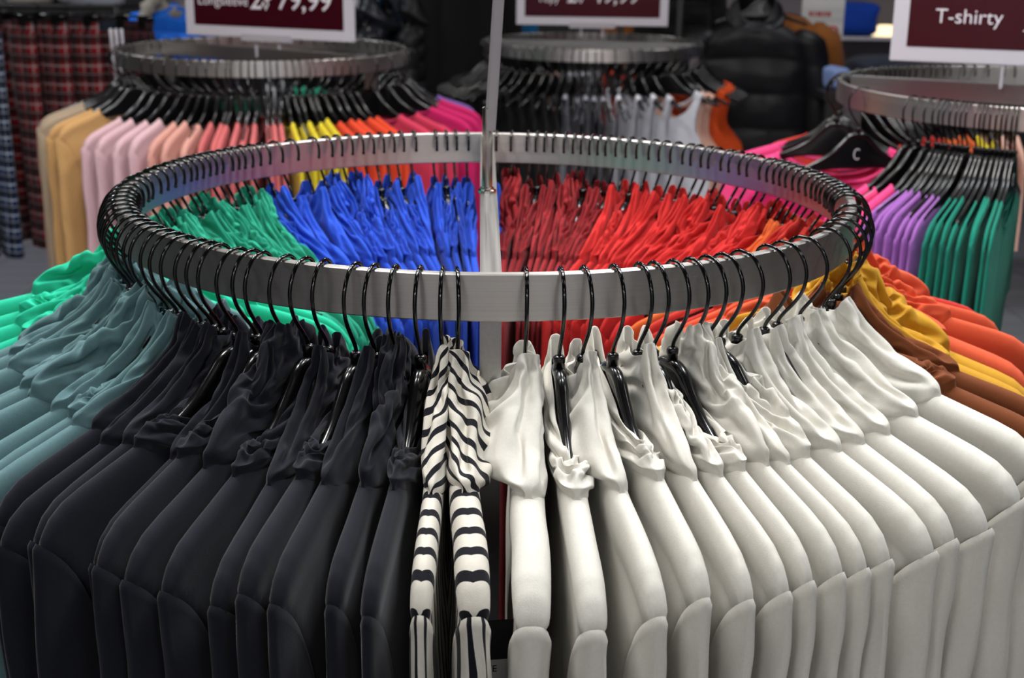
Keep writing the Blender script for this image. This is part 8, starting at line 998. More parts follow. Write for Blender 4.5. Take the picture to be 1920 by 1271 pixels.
NETS['n'] = (44, 20, [
362,-23,-24,-24,-25,-21,-19,-22,-15,-23,-17,-16,-17,-14,-16,-14,-7,12,-8,-17,-5,-2,2,6,5,4,-4,1,-1,9,0,-4,2,2,0,-5,-10,-24,8,18,-11,1,-2,5,2,2,10,-5,-3,-5,10,5,-3,-4,-1,7,6,
-6,-1,-6,-14,4,-2,-5,0,-1,1,12,-1,0,-6,4,3,-1,1,-2,4,11,-7,-4,-17,-6,3,1,5,-1,-1,-4,3,2,0,1,2,-2,-1,2,0,-2,2,0,-32,8,8,1,-2,1,-3,3,3,5,1,-6,-1,6,6,-5,0,1,2,1,-36,6,-1,5,11,4,
-2,0,-2,1,2,5,-5,2,6,11,-14,-1,-1,3,-33,-1,5,1,-5,0,6,7,2,-1,0,4,9,-7,-1,2,17,3,-4,-8,-40,1,-1,2,2,6,1,-1,8,3,-2,-4,12,9,-11,-1,3,4,-2,3,-42,0,3,3,1,1,3,1,0,-2,6,10,-6,7,11,
-8,-4,1,8,2,-64,9,9,5,3,1,2,2,2,10,5,-2,-4,1,3,6,2,-2,4,0,-63,3,0,5,4,2,1,2,1,4,5,0,7,-1,1,10,3,3,1,4,-75,3,3,1,4,4,10,8,5,2,-2,5,0,9,-1,-1,7,3,1,3,-55,4,6,2,0,5,1,3,3,2,5,0,
5,-2,6,0,1,-4,5,4,-46,3,-2,3,6,-1,-3,3,4,0,6,10,-6,-1,7,0,-1,15,-7,8,-41,3,5,-2,-2,1,6,3,2,1,-5,3,13,-6,-8,14,6,-9,14,-5,-45,1,6,3,0,4,2,2,0,8,1,0,7,19,-16,-8,3,10,-10,13,-23,
-4,-1,4,3,-1,3,2,7,-1,1,0,0,0,26,-22,-7,-2,16,-8,-29,4,2,4,3,0,-2,-1,1,-2,3,1,2,4,4,16,-12,-5,-1,8,-21,2,5,4,9,8,-13,-4,-6,1,2,1,-2,-2,3,20,7,-13,-9,4,-15,2,-3,0,-1,9,19,0,-7,
-7,-2,2,-2,-2,-2,-4,19,10,-17,-6,-9,1,-3,-1,1,-3,6,10,10,2,-1,-2,-2,-7,-4,-3,4,5,10,-16,-3,0,-2,0,-4,-3,-1,1,5,8,4,3,5,1,-4,-14,-15,1,19,-2,3,0,3,0,-2,-2,-3,-4,-5,-2,-1,3,4,9,
7,3,-11,-2,-16,16,8,0,6,-3,1,0,1,-7,-5,-2,1,-5,-5,-1,6,3,13,-1,0,-8,16,-1,-6,2,-1,6,-1,-1,0,1,-1,-5,-4,-7,-9,6,0,17,0,-1,22,-5,-4,-9,1,-4,7,3,10,-2,-4,-1,0,2,-5,-1,-2,-19,14,
0,22,1,3,-1,-5,-5,-13,1,1,6,2,2,-1,-2,3,-1,0,-1,-21,11,32,0,-6,0,1,-2,-1,-7,-9,-5,2,4,3,3,-3,-2,2,-1,3,-19,39,-2,-1,-2,-5,-2,-4,1,-5,-7,-6,-6,-2,-2,8,-10,-1,13,0,6,41,-2,0,-1,
-1,-1,-3,-4,-3,2,0,-6,-4,-4,-10,7,-7,-11,12,0,52,-1,-6,-6,-5,-8,2,-1,1,0,-1,1,-5,-5,-1,1,-2,-6,-6,4,48,-6,-4,2,-2,1,-4,-1,-3,-1,-5,-4,-3,0,2,0,-2,2,-12,-1,75,-4,-4,-8,-4,-4,
-3,-4,-3,-7,0,-4,-4,-1,-2,-4,1,-1,-2,-8,69,0,3,0,-3,-4,-5,-4,-5,-3,-7,-2,-3,-3,-5,-5,-8,1,2,-7,58,-6,-8,-6,-1,-3,0,-1,-2,-1,-2,-2,3,-6,-7,3,-3,-8,-4,5,48,-5,-4,-3,-5,-4,-3,1,
-2,2,0,-3,-5,-3,8,-11,8,-9,-1,-6,40,-1,-1,0,-2,5,-3,-8,-1,-7,-2,1,0,0,-13,5,-15,11,0,3,35,-4,-1,-1,1,-4,-3,0,-2,-4,-3,-2,1,-2,4,-12,7,-5,-8,4,31,-1,-2,-2,-2,-2,-1,-2,-2,-3,-6,
-6,-10,-2,12,13,-3,-10,2,-7,24,4,0,-4,-4,-1,0,-2,0,0,0,-3,0,-6,-18,12,5,6,-2,-8,24,-4,3,-2,-3,-3,0,0,-2,1,1,1,0,-4,-2,-22,5,8,8,-6,18,-4,-6,1,-2,-2,-5,3,-1,-1,2,1,1,9,1,-1,
-19,-9,9,14,11,-1,-9,0,-4,0,3,-6,-1,-4,-3,2,3,0,10,4,9,1,-23,10,4,3,-2,-1,-3,0,-2,3,1,1,0,-1,0,4,0,-4,3,8,-5,1,14,0,6,-12,-3,0,5,-1,-7,-3,0,5,-2,1,2,9,0,-16,10,7,6,-1,-2,12,2,
5,-5,-15,9,3,-2,3,-1,0,3,-2,-19,13,-2,1,4,-1,-1,1,6,-5,2,15,-2,-1,-14,3,7,-12,-13,11,17,-1,-2,-15,5,2,-5,-6,-11,2,13,-1,2,2,1,-14,10,8,-6,-15,16,-3,-1,1,6,-2,9,4,4,-15,-17,-2,
-3,16,14,-11,-11,12,13,-14,-21,4,-2,1,-6,3,2,-1,15,9,-6,4,-16,-20,22,13,-21,-14,21,9,-5,-5,-3,-1,4,-2,-7,1,-8,15,13,-1,9,-17,-23,21,16,-15,-23,27,10,-2,0,-16,0,2,-2,-1,-6,-10,
-2,2,25,16,-14,-21,19,11,-14,-22,18,1,0,12,0,-1,2,3,2,-3,-3,-6,-14,20,21,3,-16,2,8,-18,-1,2,-13,0,-1,1,-5,-4,-3,3,2,0,-5,-14,-1,2,15,6,9,-1,-18,14,12,-11,2,-2,9,0,4,0,8,3,4,0,
-7,-19,-18,15,5,13,-18,-14,19,7,-2,2,-3,2,-4,1,5,1,-3,-6,13,13,-17,-19,14,6,17,-2,-29,6,-2,-3,2,3,-4,5,2,-4,-1,-5,-11,19,16,-17,-21,-2,3,16,14,-12,-1,3,-3,1,-1,-7,6,0,-5,2,-2,
-16,20,20,-1,-15,-6,-16,19,16,-4,5,-2,-4,6,-2,-4,6,-1,4,-2,-6,-18,17,6,15,4,-21,-20,20,-3,-4,9,6,-6,2,0,-4,5,2,2,6,-3,-28,8,8,0,19,-19,-17,0,0,4,1,12,-2,-24,0,-3,0,4,-3,2,1,
-5,7,3,3,17,-20,-3,0,3,-5,-1,2,6,-2,1,1,-4,2,1,10,-18,-6,2,3,8,13,-5,2,-12,-3,-2,5,-1,3,12,-1,1,-2,2,0,3,-13,8,-7,3,9,-5,-1,-2,4,1,-7,4,2,-10,-1,-1,1,1,8,10,6,-20,6,-4,4,-4,
-1,3,1,4,2,-9,-2,7,-1,6,-1,-8,-12,0,5,1,0,7,-3,-9,-1,-8,-2,5,9,10,-4,-11,0,0,3,10,3,-7,-13,19,-7,-11,2,-9,-2,8,-5,-6,-2,-2,-1,10,6,-2,-5,-5,-2,9,12,-17,2,-3,2,-5,-2,6,12,-4,
-9,0,-10,-4,-2,-2,4,13,2,-7,1,2,7,1,-9,-4,-1,-13,4,9,2,1,13,-12,-1,6,-5,-12,0,5,-5,0,12,4,-4,-3,1,6,-16,-1,3,-9,10,10,7,0,4,-14,-4,-1,2,5,-16,11,7,-1,-2,-8,10,-12,-7,10,-4,11,
-10,-2,11,14,-1,-9,13,2,-18,-13,15,-6,3,0,-7,3,7,6,-18,-7,8,4,-12,6,9,19,-24,6,18,-17,-14,1,-6,10,4,-13,-4,9,15,-21,-8,-7,8,-5,-2,6,4,-7,12,21,-21,-3,-3,-3,8,14,-15,-19,17,19,
-14,-1,0,-3,-6,-12,28,-20,-6,14,20,-2,4,-3,-12,17,16,-17,-20,17,16,-16,-5,13,-4,-7,-2,20,-23,-11,19,0,1,2,-8,-16,17,20,-17,-17,18,18,-17,-10,6,0,-4,7,-1,-1,-15,-3,1,-1,9,-11,
-17,16,20,-15,-17,17,19,-1,-2,-12,-19,9,23,-16,0,-8,-2,4,4,2,1,-1,2,14,-16,-15,16,-2,-3,-2,5,-21,8,12,2,6,-2,-1,-1,-1,0,2,1,1,13,-20,-20,20,9,15,-20,4,-6,3,-1,-9,7,0,1,-1,1,
-1,-1,-17,19,17,-14,-21,-2,24,24,-21,10,1,-1,3,1,3,4,14,-19,-2,-9,-1,-18,2,18,8,0,-19,14,22,-38,19,3,3,-2,2,2,-2,-3,-16,19,4,1,2,-1,-4,0,-4,-16,16,2,-18,15,2,0,-2,3,-1,2,-2,
-14,22,2,-1,5,0,-1,-3,-10,-12,19,-9,-11,7,-2,-2,-16,-2,17,5,-1,-7,0,-2,-4,9,8,2,-1,-13,0,6,-4,7,-1,-7,5,2,0,-5,-1,0,-1,1,0,-7,-6,16,10,-5,0,-6,-2,7,0,5,3,3,1,0,0,-1,-1,0,2,-3,
-12,-13,11,7,1,-2,-3,7,3,3,-7,-8,1,1,1,1,0,-3,-5,7,9,6,-7,-2,-2,7,-6,-392,9,10,-7,5,5,4,9,8,12,12,12,13,14,13,16,30,17,23,12,-1,-1,7,16,2,2,-3,-10,4,5,2,-3,2,0,0,-10,-21,6,-6,
9,-5,1,-6,8,-1,4,10,9,-2,-15,5,2,-4,-4,-4,11,2,-11,-1,-1,-8,1,-2,-5,5,-3,2,10,1,8,-24,3,9,-6,-1,-7,9,6,-1,-3,-11,1,-1,0,1,3,-5,-2,2,6,-1,0,-5,14,-9,4,-8,1,4,0,-13,1,9,4,-4,-8,
3,-1,1,-9,23,-11,1,-7,17,-13,4,-6,-3,5,-15,2,-1,4,7,8,-5,1,-11,7,-10,16,-13,8,-9,21,-15,-1,-3,-3,-16,2,-1,-1,4,1,4,1,9,-12,8,-7,12,-15,10,-12,15,4,4,-15,-16,1,2,-1,-2,5,6,-3,
-3,11,-7,6,-3,9,-14,7,-6,-2,-5,14,-16,2,0,0,1,0,1,1,6,-7,6,0,4,2,10,-16,0,2,-5,-5,-15,2,2,0,-1,2,0,1,-1,9,3,-5,-6,0,4,-1,6,1,10,-16,-10,1,1,-1,1,-2,0,3,0,1,0,-1,5,-6,-2,13,-6,
1,-1,11,10,-1,-3,1,-1,1,-4,-2,2,1,0,3,-8,8,-8,3,3,-2,-3,3,15,-2,0,-1,0,-2,-2,-1,2,-3,0,-4,4,-6,6,-4,4,-1,0,-6,16,-2,-1,1,1,3,-12,1,-3,0,-3,0,-1,3,4,-6,-3,-2,4,5,16,-1,-1,-2,
-1,-3,7,-4,-1,0,-2,0,0,-4,1,1,-2,-2,-3,5,16,-2,-1,-1,-2,-2,-3,1,2,-2,-1,2,2,-1,-1,4,1,-5,-2,-3,15,-2,0,-2,-2,2,0,-4,-7,1,1,-1,-2,5,-5,8,-1,8,-5,-2,13,-1,-6,1,0,3,7,-3,-4,2,-5,
3,-1,-7,-3,-4,7,3,7,0,11,-1,-5,-8,-7,-8,10,13,8,-3,5,-2,-1,0,-5,-8,-2,3,5,1,8,-1,0,2,-1,-6,-14,-6,8,6,1,0,6,7,5,-5,-17,0,9,3,5,-1,12,0,-1,-1,-1,-14,-11,-2,1,-4,2,7,8,6,-4,-1,
-6,7,1,1,1,1,4,4,3,5,-21,-12,-5,1,-2,0,2,14,18,-1,-10,-4,-1,0,-14,2,8,2,4,5,17,1,1,-8,-6,-11,-12,-5,15,0,5,-3,-2,0,-5,-5,-3,1,3,2,7,6,-1,6,4,1,0,-5,-18,1,2,4,-3,0,7,-2,-6,-4,
-5,-1,-2,4,4,-5,9,7,5,-1,4,-13,-6,-1,-4,1,5,21,2,-1,-21,-6,-4,-2,-3,9,-6,1,3,2,-4,10,-7,-2,-6,1,3,-12,10,8,20,1,-3,-19,-4,-3,0,-1,-5,2,3,-8,14,-6,-6,1,0,1,-6,-2,3,8,8,14,0,
-16,-3,-5,2,3,-11,8,-8,8,-6,0,2,1,-1,3,-7,-3,-1,9,7,19,0,-7,-17,1,3,-12,9,-6,-7,2,0,0,4,-3,10,-9,0,-9,0,-1,3,7,17,-24,6,10,-14,4,-7,1,0,1,-6,5,-9,12,-2,3,-5,1,-4,3,4,2,-2,-2,
9,-9,-6,1,0,0,6,-5,7,-7,4,-2,2,-3,2,-1,-3,0,2,-4,-1,9,-4,1,-1,-1,0,2,-10,8,-1,3,-4,5,-1,-3,-3,13,-8,5,0,-2,4,-1,0,-1,1,-1,-3,-1,2,0,7,-7,-1,2,-2,-1,7,-4,4,-3,6,-1,0,1,-3,3,2,
-6,1,4,-5,5,-10,-2,6,-2,1,5,-1,-1,7,-1,0,-2,1,0,4,1,-9,-3,6,-6,8,-2,-6,4,1,-6,-6,7,7,-2,0,-2,-4,-8,6,1,-1,1,1,8,-1,2,2,-4,-2,3,-4,-8,6,0,-3,1,-1,-4,5,-2,1,-2,-3,3,3,1,5,3,-2,
4,-1,-3,6,-1,0,-3,2,0,-3,6,-4,-3,-4,-7,0,1,5,7,4,-2,7,1,6,-1,0,1,-3,9,-11,1,6,0,3,0,-7,-5,-9,6,7,1,0,4,4,-1,9,2,0,-5,6,-5,2,1,-1,-1,4,-3,-4,-12,-3,9,3,1,3,0,-16,6,3,-3,0,2,-2,
-6,5,4,4,8,4,-1,-4,-13,7,5,2,0,-9,-11,-2,1,0,-1,1,4,-3,0,2,2,6,9,5,3,-9,2,
])
NETS['p'] = (40, 17, [
352,-8,-7,-11,-10,-4,-5,-5,-7,-5,-1,-3,-6,-11,-18,10,1,-3,0,-4,-1,3,-8,0,-1,1,-2,-7,6,5,5,8,-24,0,-10,1,1,2,-2,6,-2,3,-1,-1,-2,-9,3,5,-5,11,-6,-15,0,2,0,-1,-7,4,9,2,-1,-1,1,
-2,0,2,-6,3,-23,0,6,1,-1,-2,-4,-3,2,-5,5,3,6,2,5,-2,0,-35,0,4,1,4,-1,4,5,-6,1,2,0,-2,-2,-4,7,2,-38,2,1,3,3,3,-5,-3,9,1,1,-3,-6,-2,5,1,1,-43,1,-3,5,0,1,2,-8,-1,11,-2,3,0,1,0,2,
0,-52,0,-2,1,4,5,2,2,3,1,-1,-3,1,0,6,-1,-2,-60,2,-2,-4,2,4,0,0,-2,4,4,2,-1,3,1,2,-1,-71,2,3,4,0,5,3,2,0,-4,5,5,5,-3,-3,-1,2,-83,3,6,6,6,7,9,-3,2,7,0,4,-6,-3,11,11,-3,-59,5,3,
4,5,-1,0,14,0,1,1,5,10,-8,-6,1,14,-48,3,4,1,0,3,0,-2,10,-3,7,-7,8,20,-17,-1,7,-41,4,0,1,1,7,3,0,-1,9,-4,7,-10,11,5,0,0,-39,1,4,3,3,-1,3,2,3,-1,7,-2,8,-15,27,-7,-4,-30,0,3,4,
-1,0,1,0,1,2,1,6,1,12,-15,18,-10,-24,2,1,4,5,5,5,4,3,-1,3,-3,-5,0,11,-20,9,-19,4,3,0,1,-9,2,4,1,2,-1,-2,4,5,-2,13,-11,-11,0,-1,-1,3,2,-3,-2,0,3,1,3,-2,-7,3,8,1,-4,0,-2,-5,-6,
7,-1,-1,-3,2,-2,2,4,3,-1,-10,16,4,0,-1,2,-2,2,3,1,-1,-4,1,3,2,1,2,0,-13,12,-4,7,0,-1,-4,-6,-1,1,1,2,-3,-3,-3,-3,1,6,17,0,-1,-2,-1,0,3,-1,2,-1,-3,0,2,-3,-3,-4,-2,24,-1,-4,-2,4,
-2,-3,-1,0,0,-9,-4,2,3,6,-1,1,30,0,-8,5,-3,-12,3,4,-4,0,4,-3,-5,-3,3,1,-5,37,-3,0,-10,1,5,-7,-8,1,-7,6,1,-5,-1,-8,6,2,47,-2,-4,-2,-5,0,-3,-4,-6,-2,-6,3,0,0,-2,-4,-1,52,-5,-3,
-2,-5,-3,-1,-4,-5,-1,-1,-3,0,-3,0,-8,1,59,-3,-5,-5,-4,-1,-1,-3,-3,-7,-5,0,-2,-5,-1,0,-4,76,-4,0,-6,-8,-7,-2,0,0,1,-4,-8,-5,-2,-4,-4,-2,74,-3,-3,1,1,0,-3,-4,-9,-5,0,-2,-1,2,-1,
3,-3,60,-1,3,-1,-6,-1,1,-6,2,4,1,1,-8,-5,-2,4,-2,50,-2,-6,2,1,2,-1,9,-14,-1,1,2,3,-6,-3,-1,0,45,0,-3,-3,-1,-4,3,2,12,-16,-1,-1,4,3,-7,-5,3,37,0,4,-3,-2,-2,-10,-1,6,14,-11,-16,
2,6,5,-3,-9,30,-1,-4,2,2,-7,7,-2,-11,-1,4,10,-15,2,6,0,2,25,0,-5,-2,5,2,-9,-6,-1,-3,11,1,7,-14,-1,9,0,17,0,-2,-5,-2,-1,2,-4,4,14,-5,-2,-8,17,-4,-14,6,10,-1,3,1,-2,6,-5,-2,0,
-8,8,0,8,-19,13,3,-13,0,1,-2,-2,3,-7,-7,13,-5,-2,6,1,0,4,-7,6,4,16,1,-2,-1,7,5,-3,-8,7,0,-3,-2,-9,-4,14,-17,-3,7,1,7,-13,-10,19,7,-1,-10,1,5,-9,5,-6,-10,14,-5,7,-1,5,12,-14,
-19,12,8,9,-8,-1,7,-4,-1,1,-7,-1,5,1,7,2,16,-6,-24,-10,17,9,-9,-4,1,1,-6,4,14,-2,0,5,4,2,8,0,-13,-19,19,-1,1,1,-7,8,-2,7,3,0,-9,-11,12,3,16,-3,-11,-18,20,6,2,2,-14,2,0,4,0,4,
-9,-2,4,0,12,-4,-13,-18,19,5,11,-2,-8,-15,4,2,-2,-2,-16,11,1,5,15,-7,-2,-15,16,0,16,-6,-14,-3,0,0,21,-15,-11,13,-3,1,4,-9,-3,-2,8,-4,13,-5,-1,1,-15,-3,5,-12,-16,-1,15,1,10,-3,
-11,9,15,1,14,1,-1,5,7,12,8,0,-18,-14,28,4,3,-19,-31,-13,1,20,-10,-1,-2,-3,-2,0,16,20,-21,-14,12,2,11,-5,-6,-1,-21,0,2,0,-1,2,-5,-14,11,16,-15,-14,14,7,8,-9,-3,8,-4,0,0,-1,2,
0,0,-12,16,15,-18,-16,16,10,0,-10,-1,0,-4,5,1,-2,4,-1,-2,-15,11,18,-19,-20,20,12,-6,-7,-4,0,9,1,1,-3,-1,0,2,-11,1,16,-4,-29,20,18,-17,-5,1,-6,-9,-2,-2,-1,1,1,-1,-1,1,4,6,-11,
19,16,-5,-2,-9,1,1,9,4,0,-2,-1,0,5,6,3,-14,-12,11,-4,-1,2,6,1,-1,-1,-1,0,0,-2,1,-2,2,7,-12,0,-9,-2,-5,6,2,1,-1,1,2,5,4,-7,-10,-2,0,11,-8,-10,-3,-2,-6,-3,6,3,-1,-2,0,-6,4,11,1,
4,-7,-1,-7,-1,2,5,-5,-11,-1,-1,2,1,2,-3,-1,1,1,1,8,-6,2,16,-19,6,1,2,-3,0,1,0,1,-2,0,-1,1,-1,-2,2,0,17,-19,6,11,3,-18,-3,21,2,-4,-3,-11,0,-2,2,-2,-21,16,18,-30,-5,22,20,-5,
-14,-2,0,-3,10,5,-14,-4,-2,-2,-20,19,24,-29,-14,10,-6,11,2,-10,4,0,12,7,-5,4,11,-12,-19,18,18,-4,-29,9,-14,14,-1,5,-1,1,3,-3,-2,-3,27,0,-35,1,19,15,-16,-3,0,11,-17,0,1,5,-4,0,
2,-12,16,9,-8,-3,2,-2,2,-2,2,-4,1,-3,3,-5,-1,4,3,2,10,11,-18,-3,0,-4,3,0,-2,1,1,-1,4,0,14,-12,-25,14,1,2,-11,1,3,-16,22,20,-18,0,1,-1,-1,0,15,-10,-17,13,-4,2,2,0,-1,-6,12,-1,
-20,12,-2,2,-1,-3,13,-20,-18,20,7,-2,3,2,-11,2,25,-8,-10,3,1,-3,0,0,-1,-5,-11,19,19,-18,-6,0,0,1,17,-9,1,2,-27,0,18,7,9,-6,-12,12,22,3,-19,-11,6,-4,5,6,-5,9,-9,-7,10,-2,5,0,
-10,2,7,13,-14,-12,13,-2,5,2,-4,7,-1,1,-2,-3,1,1,-8,-4,8,14,-1,-15,4,4,1,8,1,-3,3,3,-2,2,-7,-14,-1,0,-5,14,-1,-2,8,1,1,5,-6,-5,10,-1,-6,-1,2,0,3,-2,-6,6,-3,-392,4,8,17,2,4,4,
-18,-5,19,4,-13,15,4,-1,-15,-13,-1,0,-8,-8,12,-3,-3,20,-11,-5,-1,-7,-15,11,9,11,-2,-6,0,3,-11,-7,3,7,10,20,-12,-3,14,-18,-17,-3,22,17,-10,1,2,8,-7,-1,-3,-2,3,-5,0,14,21,-15,
-2,-3,-8,-13,1,-2,3,6,-4,-7,4,-1,4,2,-2,-7,-1,-3,1,13,-15,1,-9,5,8,5,-7,-18,9,7,2,-2,-6,10,7,-3,0,-17,0,-3,-1,-4,3,16,-7,-17,7,3,3,15,0,-9,4,-3,-18,2,3,-3,-3,6,-3,17,-1,-16,8,
-2,1,12,-2,-6,8,-18,1,11,-7,9,-11,5,-1,13,-1,-5,7,-10,2,18,-5,-11,-16,1,0,8,-7,13,-3,0,-4,6,-4,4,4,-2,-4,11,-1,-12,1,4,-1,1,-1,6,5,-2,0,4,-1,9,-8,-2,-2,11,12,-1,1,0,2,0,-1,
-11,6,4,-4,-2,1,3,2,1,-4,16,0,0,3,3,-2,-1,12,-8,3,2,0,-1,-7,1,0,1,18,0,0,-2,0,1,1,-1,9,-7,2,-1,1,13,-8,-1,2,18,-1,2,0,1,0,0,-1,1,6,-4,-2,3,6,4,-3,1,17,0,2,-1,-1,-1,1,2,1,0,4,
-2,-2,3,6,-1,1,15,0,-1,1,-4,1,1,3,0,2,1,4,0,-6,6,3,-1,13,0,-3,-5,-3,-5,-2,-3,0,1,3,4,6,9,-3,6,5,10,-1,-5,1,0,5,2,1,0,1,-1,0,1,2,0,-3,7,6,0,8,3,0,-1,-1,0,0,-1,2,1,0,-2,2,-3,-4,
1,1,4,4,2,0,0,1,-1,2,-1,-2,-4,-9,5,4,-4,-1,0,-8,2,8,-5,-4,-1,5,-2,3,-5,-2,2,-5,7,4,-2,0,-2,-6,2,8,3,0,-9,0,-5,9,3,5,0,-7,-2,-4,1,-2,0,-8,2,3,-1,4,-2,-1,-3,-1,-2,5,2,0,-5,0,0,
5,0,-6,-1,0,-4,7,2,0,0,0,-10,0,3,-7,2,10,-10,4,12,-3,-14,6,-6,0,-1,-2,1,0,-5,-5,-7,1,-1,11,-15,-7,5,14,-4,8,-9,-1,4,-2,0,-9,-2,-7,0,1,-1,16,-8,-2,1,-5,-2,10,-7,-5,1,-1,-1,1,
-7,1,-1,-2,1,5,1,-10,7,-7,1,1,-1,-3,5,0,-3,-7,1,0,1,-9,4,1,6,-4,-5,1,2,0,-2,-1,3,-1,-5,1,-2,0,-4,-4,-1,11,2,-2,-2,-4,2,-2,0,-2,0,5,-1,-8,0,9,0,-3,-3,-16,-5,-1,11,-15,8,-4,0,0,
7,-2,-2,-4,-12,0,7,-6,10,-11,-1,-3,5,-10,-1,8,-8,7,-2,-2,2,5,-13,-5,2,-9,15,-5,-1,12,-18,1,-2,4,7,-1,-5,0,-3,0,0,-1,3,-6,2,1,-3,15,-27,-2,8,7,-2,5,-3,-1,-5,-2,4,5,-10,-9,-9,
-1,14,19,-26,-16,7,-2,6,11,2,5,-23,0,2,17,0,-23,-16,-4,10,19,5,5,-1,-7,-12,13,-5,-1,-23,-2,11,12,9,-6,-8,4,7,-1,4,-1,-2,-9,-14,18,3,3,-2,-1,-7,20,14,-24,-21,-4,16,2,0,2,-1,-1,
4,-4,2,3,-1,-1,-10,7,21,-16,-11,-16,
])
